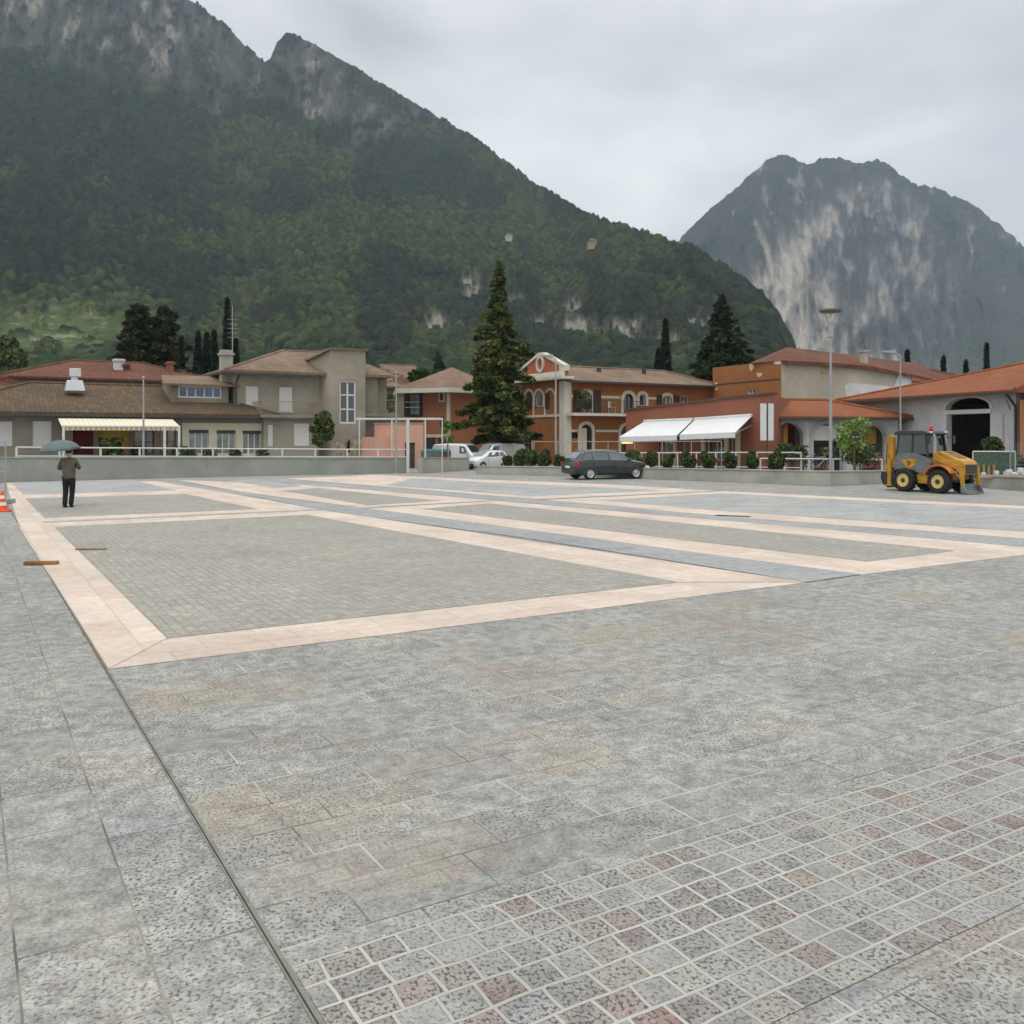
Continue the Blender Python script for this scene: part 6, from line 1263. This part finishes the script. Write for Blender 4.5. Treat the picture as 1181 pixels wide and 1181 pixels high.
def fingers(base, dirv, side_, curl):
    """five fingers rooted in the palm, curled round the handle"""
    b0 = ks.index(base); bx, by, bz = J[base][0]
    for i in range(4):
        off = (i - 1.5) * .017; L_ = (.030, .034, .032, .026)[i]; q0 = (bx + dirv[0] * .035, by + dirv[1] * .03, bz + off); q1 = (q0[0] + dirv[0] * L_, q0[1] + .012, q0[2]); q2 = (q1[0] + curl[0] * L_ * .8, q1[1] + curl[1] * L_ * .8, q1[2] - .004)
        n0 = len(nodes); nodes.extend([(q0, .009), (q1, .0085), (q2, .007)]); eds.extend([(b0, n0), (n0, n0 + 1), (n0 + 1, n0 + 2)])
    q0 = (bx - dirv[0] * .01, by - .02, bz + .03); q1 = (q0[0] + dirv[0] * .03, q0[1] - .002, q0[2] + .015); n0 = len(nodes); nodes.extend([(q0, .011), (q1, .009)]); eds.extend([(b0, n0), (n0, n0 + 1)])
fingers('ml', (1, .3), 1, (.3, -1)); fingers('mr', (-1, .3), -1, (-.3, -1))
bodyo = skin('body', nodes, eds, SKIN, PE)
# face, ears (turned away from the camera)
m_ = MB(); m_.prism([(-.011, .115, 1.585), (.011, .115, 1.585), (.004, .118, 1.63), (-.004, .118, 1.63)], (0, .022, -.006)); m_.build('nose', SKIN, PE, bevel=.004)
m_ = MB(); m_.box(-.022, .110, 1.560, .022, .117, 1.568); m_.build('mouth', mat('lips', (.35, .14, .12), .6), PE)
for s in (-1, 1):
    m_ = MB(); m_.lathe([(.002, -.008), (.010, -.004), (.010, .004), (.002, .008)], 10, (s * .030, .108, 1.628)); m_.build('eye', DARKM, PE)
    m_ = MB(); m_.lathe([(.004, -.028), (.014, -.01), (.016, .012), (.006, .028)], 8, (s * .083, .02, 1.61)); m_.build('ear', SKIN, PE)
sel(['hd0', 'hd1', 'hd2'], .010, ed, 'hair', HAIR, over={'hd0': ((0, -.01, 1.575), (.070, .070)), 'hd1': ((0, .012, 1.655), (.078, .090)), 'hd2': ((0, .01, 1.705), (.05, .06))})
J['hem'] = ((0, 0, .74), (.17, .12)); ed.append(('hem', 'pel'))
jk = ['hem', 'pel', 'wai', 'che', 'nkb', 'sl', 'el', 'wl', 'sr', 'er', 'wr']
JK = {'hem': ((0, 0, .80), (.175, .13)), 'pel': ((0, 0, .92), (.175, .135)), 'wai': ((0, 0, 1.06), (.165, .13)), 'che': ((0, .01, 1.27), (.180, .13)), 'nkb': ((0, .01, 1.42), (.095, .08))}
def bridge(n_, par): pass
sel(jk, .022, ed, 'jacket', JACK, over=JK)
sel(['nkb', 'nk'], .02, [('nkb', 'nk')], 'collar', JACK, over={'nkb': ((0, .005, 1.43), (.07, .06)), 'nk': ((0, .01, 1.49), (.052, .052))})
sel(['pel', 'hl', 'kl', 'al', 'hr', 'kr', 'ar'], .022, ed, 'trousers', TROU, over={'pel': ((0, 0, .98), (.14, .105)), 'al': ((-.10, -.06, .05), .050), 'ar': ((.035, .05, .05), .050), 'hl': ((-.09, 0, .82), .085), 'hr': ((.09, 0, .82), .085)})
for k1, k2, o_ in (('fl', 'tl', {'fl': ((-.105, -.09, .045), (.048, .040))}), ('fr', 'tr', {'fr': ((.033, .02, .045), (.048, .040))})): sel([k1, k2], .014, ed, 'shoe', SHOE, over=o_)
# umbrella, rested over the left shoulder side
UM = empty('umbrella', (px_, py_, 0), R(6), 'open grey-blue umbrella held up by the person in the olive jacket', 'umbrella')
hand = Vector((-.115, .315, 1.22)); top = Vector((-.36, .16, 1.98)); ax = (top - hand).normalized()
m_ = MB(); m_.tube(hand - ax * .22, top + ax * .06, .006, .006, 8); m_.build('shaft', METAL, UM)
m_ = MB(); m_.tube(hand - ax * .26, hand - ax * .10, .014, .013, 8); k = 8
pv_ = hand - ax * .26; xx = ax.orthogonal().normalized()
for i in range(6):
    a0, a1 = math.pi * i / 6, math.pi * (i + 1) / 6; c_ = pv_ + xx * .035
    m_.tube(c_ - xx * .035 * math.cos(a0) - ax * .035 * math.sin(a0), c_ - xx * .035 * math.cos(a1) - ax * .035 * math.sin(a1), .012, .012, 6)
m_.build('handle', DARKM, UM)
tilt = Vector((-.10, -.10, 1)).normalized(); ex = tilt.cross(Vector((0, 1, 0))).normalized(); ey = tilt.cross(ex)
UC = mat('umbrella_canopy', (.095, .13, .135), .6, .15, 3); m_ = MB(); RR = .60; NS = 24; NR = 6; vs = [tuple(top)]
for j in range(1, NR + 1):
    f = j / NR
    for i in range(NS):
        t = 2 * math.pi * i / NS; sc_ = 1 - .07 * f * (.5 - .5 * math.cos(8 * t)); q_ = top + (ex * math.cos(t) + ey * math.sin(t)) * RR * math.sin(f * 1.15) / math.sin(1.15) * sc_ - tilt * .30 * (1 - math.cos(f * 1.25)) / (1 - math.cos(1.25)) * (1 - .06 * (.5 - .5 * math.cos(8 * t)))
        vs.append(tuple(q_))
fs_ = [(0, 1 + i, 1 + (i + 1) % NS) for i in range(NS)] + [(1 + j * NS + i, 1 + (j + 1) * NS + i, 1 + (j + 1) * NS + (i + 1) % NS, 1 + j * NS + (i + 1) % NS) for j in range(NR - 1) for i in range(NS)]
m_.add(vs, fs_); uo = m_.build('canopy', UC, UM, smooth=True); so_ = uo.modifiers.new('solid', 'SOLIDIFY'); so_.thickness = .004
for i in range(8):
    t = 2 * math.pi * i / 8; m_ = MB(); pr = top - tilt * .01
    for j in range(1, 5):
        f = j / 4; q_ = top + (ex * math.cos(t) + ey * math.sin(t)) * RR * math.sin(f * 1.15) / math.sin(1.15) - tilt * (.30 * (1 - math.cos(f * 1.25)) / (1 - math.cos(1.25)) + .012); m_.tube(pr, q_, .003, .003, 4); pr = q_
    m_.build('rib', METAL, UM)
# ------------------------------------------------------------------ things lying about
for (u0, u1, v, th, lab, d) in ((29.5, 66, 651.5, .05, 'rust-brown board lying across the edge of the pink band, nearer one of two', .13), (88, 122, 634.5, .022, 'thin brown board lying on the setts inside the pink band, farther one of two', .10)):
    gx, gy, _ = G((u0 + u1) / 2, v); L_ = (u1 - u0) * gy / F; mb = MB(); mb.box(-L_ / 2, -d / 2, .010, L_ / 2, d / 2, th + .010); o = mb.build('wooden_board', WOOD, bevel=.005); o.location = (gx, gy, 0); o.rotation_euler = (0, 0, R(3)); tag(o, lab, 'board')
mb = MB(); gx, gy, _ = G(845, 595.5); mb.box(-.45, -.10, .011, .45, .10, .02); o = mb.build('drain_cover', DARKM, bevel=.003); o.location = (gx, gy, 0); o.rotation_euler = (0, 0, R(-30)); tag(o, 'small dark drain cover in the blue grey stripe at the right', 'drain cover')
# traffic cones and site fence at the left edge
ORC = mat('cone_orange', (.75, .10, .02), .5, .08); WHC = mat('cone_white', (.7, .7, .68), .5, .05)
def cone(u, v, s, label):
    gx, gy, _ = G(u, v); b = empty('traffic_cone', (gx, gy, 0), .2, label, 'traffic cone'); b.scale = (s, s, s)
    mb = MB(); mb.box(-.2, -.2, 0, .2, .2, .05); mb.build('base', ORC, b, bevel=.02); zs = [.05, .18, .28, .38, .48, .60]
    for i, (z0, z1) in enumerate(zip(zs, zs[1:])):
        r0, r1 = .15 * (1 - z0 / .75), .15 * (1 - z1 / .75); mb = MB(); mb.lathe([(r0, z0), (r1, z1)], 18); mb.build('orange_section' if i % 2 == 0 else 'white_band', ORC if i % 2 == 0 else WHC, b, smooth=False)
cone(3, 590, .95, 'orange and white traffic cone at the left edge, nearest of the two'); cone(-3, 583, 1.0, 'orange and white traffic cone half outside the left edge, behind the other')
gx, gy, _ = G(6.5, 581); b = empty('site_fence', (gx, gy, 0), R(178), 'galvanised mesh site fence panel at the left edge behind the traffic cones', 'fence panel')
mb = MB(); zt = 1.92
for x_ in (0, 2.2): mb.tube((x_, 0, 0), (x_, 0, zt), .022, .022, 8)
for z_ in (.15, 1.0, zt): mb.tube((0, 0, z_), (2.2, 0, z_), .018, .018, 6)
mb.build('frame', METAL, b)
mb = MB()
for i in range(1, 32): mb.box(i * .07 - .002, -.002, .15, i * .07 + .002, .002, zt)
mb.build('mesh', METAL, b); mb = MB(); mb.box(-.12, -.35, 0, .15, .35, .14); mb.build('foot', CONC, b, bevel=.02)
# terrace furniture by the restaurant (behind the long wall)
def table_set(u, Y, label, tcol):
    x = (u - CX) * Y / F; b = empty('terrace_table', (x, Y, 0), random.random(), label, 'table'); mb = MB(); mb.lathe([(.03, 0), (.22, .0), (.22, .03), (.03, .05), (.03, .72)], 10); mb.build('leg', DARKM, b); mb = MB(); mb.box(-.4, -.4, .72, .4, .4, .76); mb.build('tabletop', tcol, b, bevel=.01)
RDC = mat('dark_red_cloth', (.13, .02, .015), .8, .2)
for u, Y, lab in ((92, 50, 'terrace table with dark top at the left under the cream awning'), (118, 50.6, 'terrace table with dark top in the middle under the cream awning'), (146, 51.4, 'terrace table with dark top toward the right under the cream awning')): table_set(u, Y, lab, RDC)
def para(u, Y, label, m, r=.9, z=2.2):
    x = (u - CX) * Y / F; b = empty('closed_parasol', (x, Y, 0), 0, label, 'parasol')
    mb = MB(); mb.tube((0, 0, 0), (0, 0, z), .025, .025, 8); mb.build('pole', DARKM, b); mb = MB(); mb.lathe([(.05, z + .05), (.10, z - .15), (.17, z - .9), (.12, z - 1.15)], 10); mb.build('canopy', m, b)
def planter(u, Y, label, m=BUSH, s=1.0, seed=0, z=0):
    x = (u - CX) * Y / F; b = empty('potted_plant', (x, Y, z), 0, label, 'potted plant'); rs_ = np.random.RandomState(seed)
    mb = MB(); mb.lathe([(.16 * s, 0), (.22 * s, .35 * s), (.24 * s, .38 * s), (.20 * s, .36 * s)], 14); mb.build('pot', TERRA, b)
    d = np.clip(rs_.randn(420, 3), -1.5, 1.5) * np.array([.16, .16, .20]) * s + np.array([0, 0, .68 * s]); quads_mesh('foliage', d, 1, .09 * s, m, b, rs_, 1.6)
for i, (u, Y, s) in enumerate(((128, 51.2, 2.0), (160, 52.6, 1.5), (206, 52.8, 1.5), (219, 53.6, 1.35), (242, 54.3, 1.35), (271, 55.2, 1.35), (303, 56, 1.3))):
    planter(u, Y, ['big leafy potted plant in the middle under the cream awning', 'potted plant under the awning left of its twin posts', 'potted plant just right of the awning posts', 'potted plant left of the first french window', 'potted plant between the first and second french windows', 'potted plant between the second and third french windows', 'potted plant right of the last french window'][i], BUSH, s, i)
# balcony plants on the ochre house
bp_ = U3(fs, 675, 476, -.7); wx_, wy_ = fs.X + bp_[0] * fs.c - bp_[1] * fs.s, fs.Y + bp_[0] * fs.s + bp_[1] * fs.c
def bplant(u, label, s, m, seed):
    q_ = U3(fs, u, 476, -.6); wx_, wy_ = fs.X + q_[0] * fs.c - q_[1] * fs.s, fs.Y + q_[0] * fs.s + q_[1] * fs.c; b = empty('balcony_plant', (wx_, wy_, bz + .1), 0, label, 'potted plant'); rs_ = np.random.RandomState(seed)
    mb = MB(); mb.lathe([(.12, 0), (.16, .25), (.13, .25)], 12); mb.build('pot', TERRA, b); d = np.clip(rs_.randn(600, 3), -1.6, 1.6) * np.array([.22, .2, .34]) * s + np.array([0, 0, .3 + .6 * s]); quads_mesh('foliage', d, 1, .10, m, b, rs_, 1.6)
bplant(672, 'tall leafy potted plant on the balcony before the shuttered window', 1.15, OLIV, 1); bplant(678, 'low leafy potted plant on the balcony at the right of the tall one', .6, BUSH, 2)
q_ = U3(fs, 706, 473, -.55); wx_, wy_ = fs.X + q_[0] * fs.c - q_[1] * fs.s, fs.Y + q_[0] * fs.s + q_[1] * fs.c
b = empty('balcony_chair', (wx_, wy_, bz + .1), R(60), 'pale garden chair on the balcony of the ochre house', 'chair'); mb = MB(); mb.box(-.22, -.22, .42, .22, .22, .46); mb.build('seat', CREAM, b); mb = MB(); mb.box(-.22, .2, .46, .22, .24, .9); mb.build('backrest', CREAM, b)
for sx_ in (-.2, .17):
    for sy_ in (-.2, .17): mb = MB(); mb.box(sx_, sy_, 0, sx_ + .03, sy_ + .03, .42); mb.build('leg', CREAM, b)
# bins, red crate, far shed
def bin_(u, Y, label, c):
    x = (u - CX) * Y / F; b = empty('waste_bin', (x, Y, 0), .3, label, 'bin'); mb = MB(); mb.prism([(-.5, -.35, .12), (.5, -.35, .12), (.58, -.4, 1.1), (-.58, -.4, 1.1)], (0, .75, 0)); mb.build('container', c, b, bevel=.03)
    mb = MB(); mb.xz([(-.6, 1.1), (.6, 1.1), (.5, 1.28), (-.5, 1.28)], -.42, .40); mb.build('lid', mat('teal_lid', (.08, .24, .22), .5, .1), b, bevel=.03)
    for s in (-.42, .42):
        mb = MB(); mb.wheel((s, -.3, .08), [(.08, -.03), (.08, .03)], 12); mb.build('wheel', RUBBER, b)
bin_(497, 57, 'grey waste container with teal lid just right of the salmon hut', MGR); bin_(508.5, 57.6, 'brown waste container with teal lid left of the white panel van', mat('brown_bin', (.12, .05, .03), .6, .1))
gx, gy, _ = G(484.5, 545); mb = MB(); mb.prism([(-.18, -.15, 0), (.18, -.15, 0), (.14, -.1, .28), (-.14, -.1, .28)], (0, .25, 0)); o = mb.build('red_bag', mat('red_plastic', (.5, .04, .03), .6, .15), bevel=.03); o.location = (gx, gy + .5, 0); tag(o, 'small red bag on the ground in the opening beside the salmon hut', 'bag')
fsd = Fr(*P(521, HZ, 82)[:2], 5); b = bempty('low_shed', fsd, 'low dark red shed roof in the shade behind the white vans', 'shed'); x1 = fsd.q(604, 480)[0]; z1 = fsd.q(560, 513)[1]; z2 = fsd.q(560, 503)[1]
mb = MB(); mb.box(0, 0, 0, x1, 4, z1); mb.build('wall', DARKM, b); mb = MB(); mb.prism([(-.3, -.4, z1), (x1 + .3, -.4, z1), (x1 + .3, -.4, z1 + .12), (-.3, -.4, z1 + .12)], (0, 0, 0)) if False else mb
mb = MB(); mb.add([(-.3, -.4, z1 + .02), (x1 + .3, -.4, z1 + .02), (x1 + .3, 4, z2 + .35), (-.3, 4, z2 + .35), (-.3, -.4, z1 + .2), (x1 + .3, -.4, z1 + .2)], [(4, 5, 2, 3), (0, 1, 5, 4), (0, 4, 3), (1, 2, 5)]); mb.build('roof', mat('dark_red_sheet', (.07, .018, .015), .7, .2), b)
def hedge(u0, u1, Y, vt, label, m, seed, n=14000):
    rs_ = np.random.RandomState(seed); x0, x1 = (u0 - CX) * Y / F, (u1 - CX) * Y / F; zt = H - (vt - HZ) * Y / F; W_ = x1 - x0; b = empty('hedge', (x0, Y, 0), 0, label, 'hedge')
    x = rs_.rand(n) * W_; y = rs_.rand(n) * 2; top_ = zt * (.72 + .28 * np.interp(x, np.linspace(0, W_, 14), rs_.rand(14))); z = top_ * rs_.rand(n) ** .55
    quads_mesh('foliage', np.stack([x, y, z], 1), 1, .40, m, b, rs_, 1.4); mb = MB(); 
    for i in range(6): mb.tube((W_ * (i + .5) / 6, 1, 0), (W_ * (i + .5) / 6, 1, zt * .7), .1, .05, 6)
    mb.build('stems', BARK, b)
hedge(515, 612, 86, 452, 'tall dark hedge of trees in the shade behind the big conifer', CYP, 1)
hedge(440, 520, 112, 447, 'dark row of trees behind the small houses in the gap', BUSH, 2)
# right side: bicycles, mesh panel, plank, rubble
def bicycle(u, Y, rz, label, m, z=0, s=1):
    x = (u - CX) * Y / F; b = empty('bicycle', (x, Y, z), rz, label, 'bicycle')
    for cx_ in (-.52, .52):
        mb = MB(); k = 20
        for i in range(k):
            a0, a1 = 2 * math.pi * i / k, 2 * math.pi * (i + 1) / k; mb.tube((cx_ + .33 * math.cos(a0), 0, .34 + .33 * math.sin(a0)), (cx_ + .33 * math.cos(a1), 0, .34 + .33 * math.sin(a1)), .018, .018, 5)
        w_ = mb.build('wheel', RUBBER, b); mb = MB()
        for i in range(8): a0 = math.pi * i / 8; mb.tube((cx_ + .32 * math.cos(a0), 0, .34 + .32 * math.sin(a0)), (cx_ - .32 * math.cos(a0), 0, .34 - .32 * math.sin(a0)), .003, .003, 3)
        mb.build('spokes', METAL, w_)
    mb = MB()
    for p0, p1 in (((-.52, 0, .34), (-.18, 0, .80)), ((-.52, 0, .34), (-.05, 0, .32)), ((-.05, 0, .32), (-.20, 0, .88)), ((-.18, 0, .80), (.36, 0, .82)), ((-.05, 0, .32), (.38, 0, .74)), ((.34, 0, .95), (.52, 0, .34))): mb.tube(p0, p1, .018, .018, 6)
    mb.build('frame', m, b); mb = MB(); mb.box(-.32, -.06, .88, -.08, .06, .93); mb.build('saddle', DARKM, b, bevel=.02); mb = MB(); mb.tube((.33, 0, .93), (.33, 0, 1.0), .014); mb.tube((.33, -.26, 1.02), (.33, .26, 1.02), .014); mb.build('handlebar', METAL, b)
REDP = mat('red_paint', (.42, .03, .05), .4, .1)
bicycle(1005, 43.8, R(10), 'red bicycle behind the low white bar, left of the backhoe bucket', REDP, .25); bicycle(1013, 44.8, R(-8), 'second red bicycle, farther back beside the arcade arch', REDP, .25)
bicycle(914, 45.2, R(20), 'dark bicycle left of the tall dish lamp, nearest the sign panels', DARKM, .2); bicycle(931, 45.8, R(-12), 'dark bicycle just left of the tall dish lamp', DARKM, .2); bicycle(944, 46.6, R(5), 'silver bicycle behind the tall dish lamp', METAL, .2)
def plants_box(u, Y, label, seed, m, s=1.3, z=.2): planter(u, Y, label, m, s, seed, z)
plants_box(905, 46.8, 'leafy potted plant in front of the left arcade arch', 11, BUSH, 1.5); plants_box(922, 47.2, 'leafy potted plant at the right foot of the left arcade arch', 12, OLIV, 1.4); plants_box(955, 47.4, 'leafy potted plant in front of the middle arcade arch', 13, BUSH, 1.3)
fmx = P(1122, HZ, 38.6); b = empty('mesh_barrier', (fmx[0], fmx[1], .0), R(-8), 'green mesh barrier panel with white tube frame standing right of the backhoe', 'barrier'); Wb = 1.7; zt = 1.44; zb_ = .5
mb = MB(); mb.tube((0, 0, zt), (Wb, 0, zt), .03, .03, 8)
for x_ in (0, Wb): mb.tube((x_, 0, .25), (x_, 0, zt), .025, .025, 6)
mb.build('frame', RW, b); mb = MB(); mb.box(.03, .01, zb_, Wb - .03, .02, zt - .04); mb.build('green_mesh', mat('green_mesh', (.07, .105, .075), .8, .3, 6, .2), b)
for i in range(4):
    mb = MB(); mb.box(.18 + .2 * i, -.05, .42, .27 + .2 * i, -.025, .84 + .05 * (i % 2)); mb.build('timber_slat', mat('yellow_timber', (.34, .22, .08), .8, .2), b)
p2 = P(1165, HZ, 38); b = empty('mesh_fence', (p2[0], p2[1], 0), R(-12), 'tall grey wire mesh fence at the right edge before the barn corner', 'fence'); mb = MB()
for i in range(3): mb.tube((i * 1.0, 0, .3), (i * 1.0, 0, 1.85), .025, .025, 6)
mb.build('posts', METAL, b); mb = MB()
for i in range(30): mb.box(i * .07 - .003, -.003, .4, i * .07 + .003, .003, 1.8)
for i in range(10): mb.box(0, -.004, .45 + i * .15 - .003, 2.1, .004, .45 + i * .15 + .003)
mb.build('wire_mesh', METAL, b)
rs_ = np.random.RandomState(4)
def rubble(u, Y, label, m, n, s, z, name, cat, sx_=1.2):
    x = (u - CX) * Y / F; mb = MB(); r_ = random.Random(n)
    for i in range(n):
        cx_, cy_, cz_ = r_.gauss(0, .35) * sx_, r_.gauss(0, .18), abs(r_.gauss(0, .10)); q = s * r_.uniform(.5, 1.3); vs = [(cx_ + q * r_.uniform(.6, 1) * a_, cy_ + q * r_.uniform(.6, 1) * b_, cz_ + q * .7 * r_.uniform(.6, 1) * c_) for a_ in (-1, 1) for b_ in (-1, 1) for c_ in (-1, 1)]
        mb.add(vs, [(0, 1, 3, 2), (4, 6, 7, 5), (0, 4, 5, 1), (2, 3, 7, 6), (0, 2, 6, 4), (1, 5, 7, 3)])
    o = mb.build(name, m, bevel=.01); o.location = (x, Y, z); tag(o, label, cat, kind='stuff'); return o
rubble(1168, 36.6, 'heap of pale crumpled sheeting on the planter wall at the right edge', mat('pale_sheeting', (.52, .55, .57), .6, .15, 3, .15), 26, .10, .5, 'sheeting_heap', 'heap', 1.0)
p0 = P(1098, 549, 37.2); p1 = P(1188, 549.5, 35.2); mb = MB(); d_ = Vector(p1) - Vector(p0); mb.prism([(0, -.02, -.06), (0, .10, -.06), (0, .10, .06), (0, -.02, .06)], d_); o = mb.build('plank', mat('pinkish_timber', (.46, .33, .25), .8, .2, 4, .1)); o.location = p0; tag(o, 'long pinkish timber plank resting along the low wall right of the backhoe', 'plank')
hedge(1148, 1190, 42.5, 528, 'low green hedge at the right edge behind the mesh fence', BUSH, 5, 2500)
bpy.context.view_layer.update()
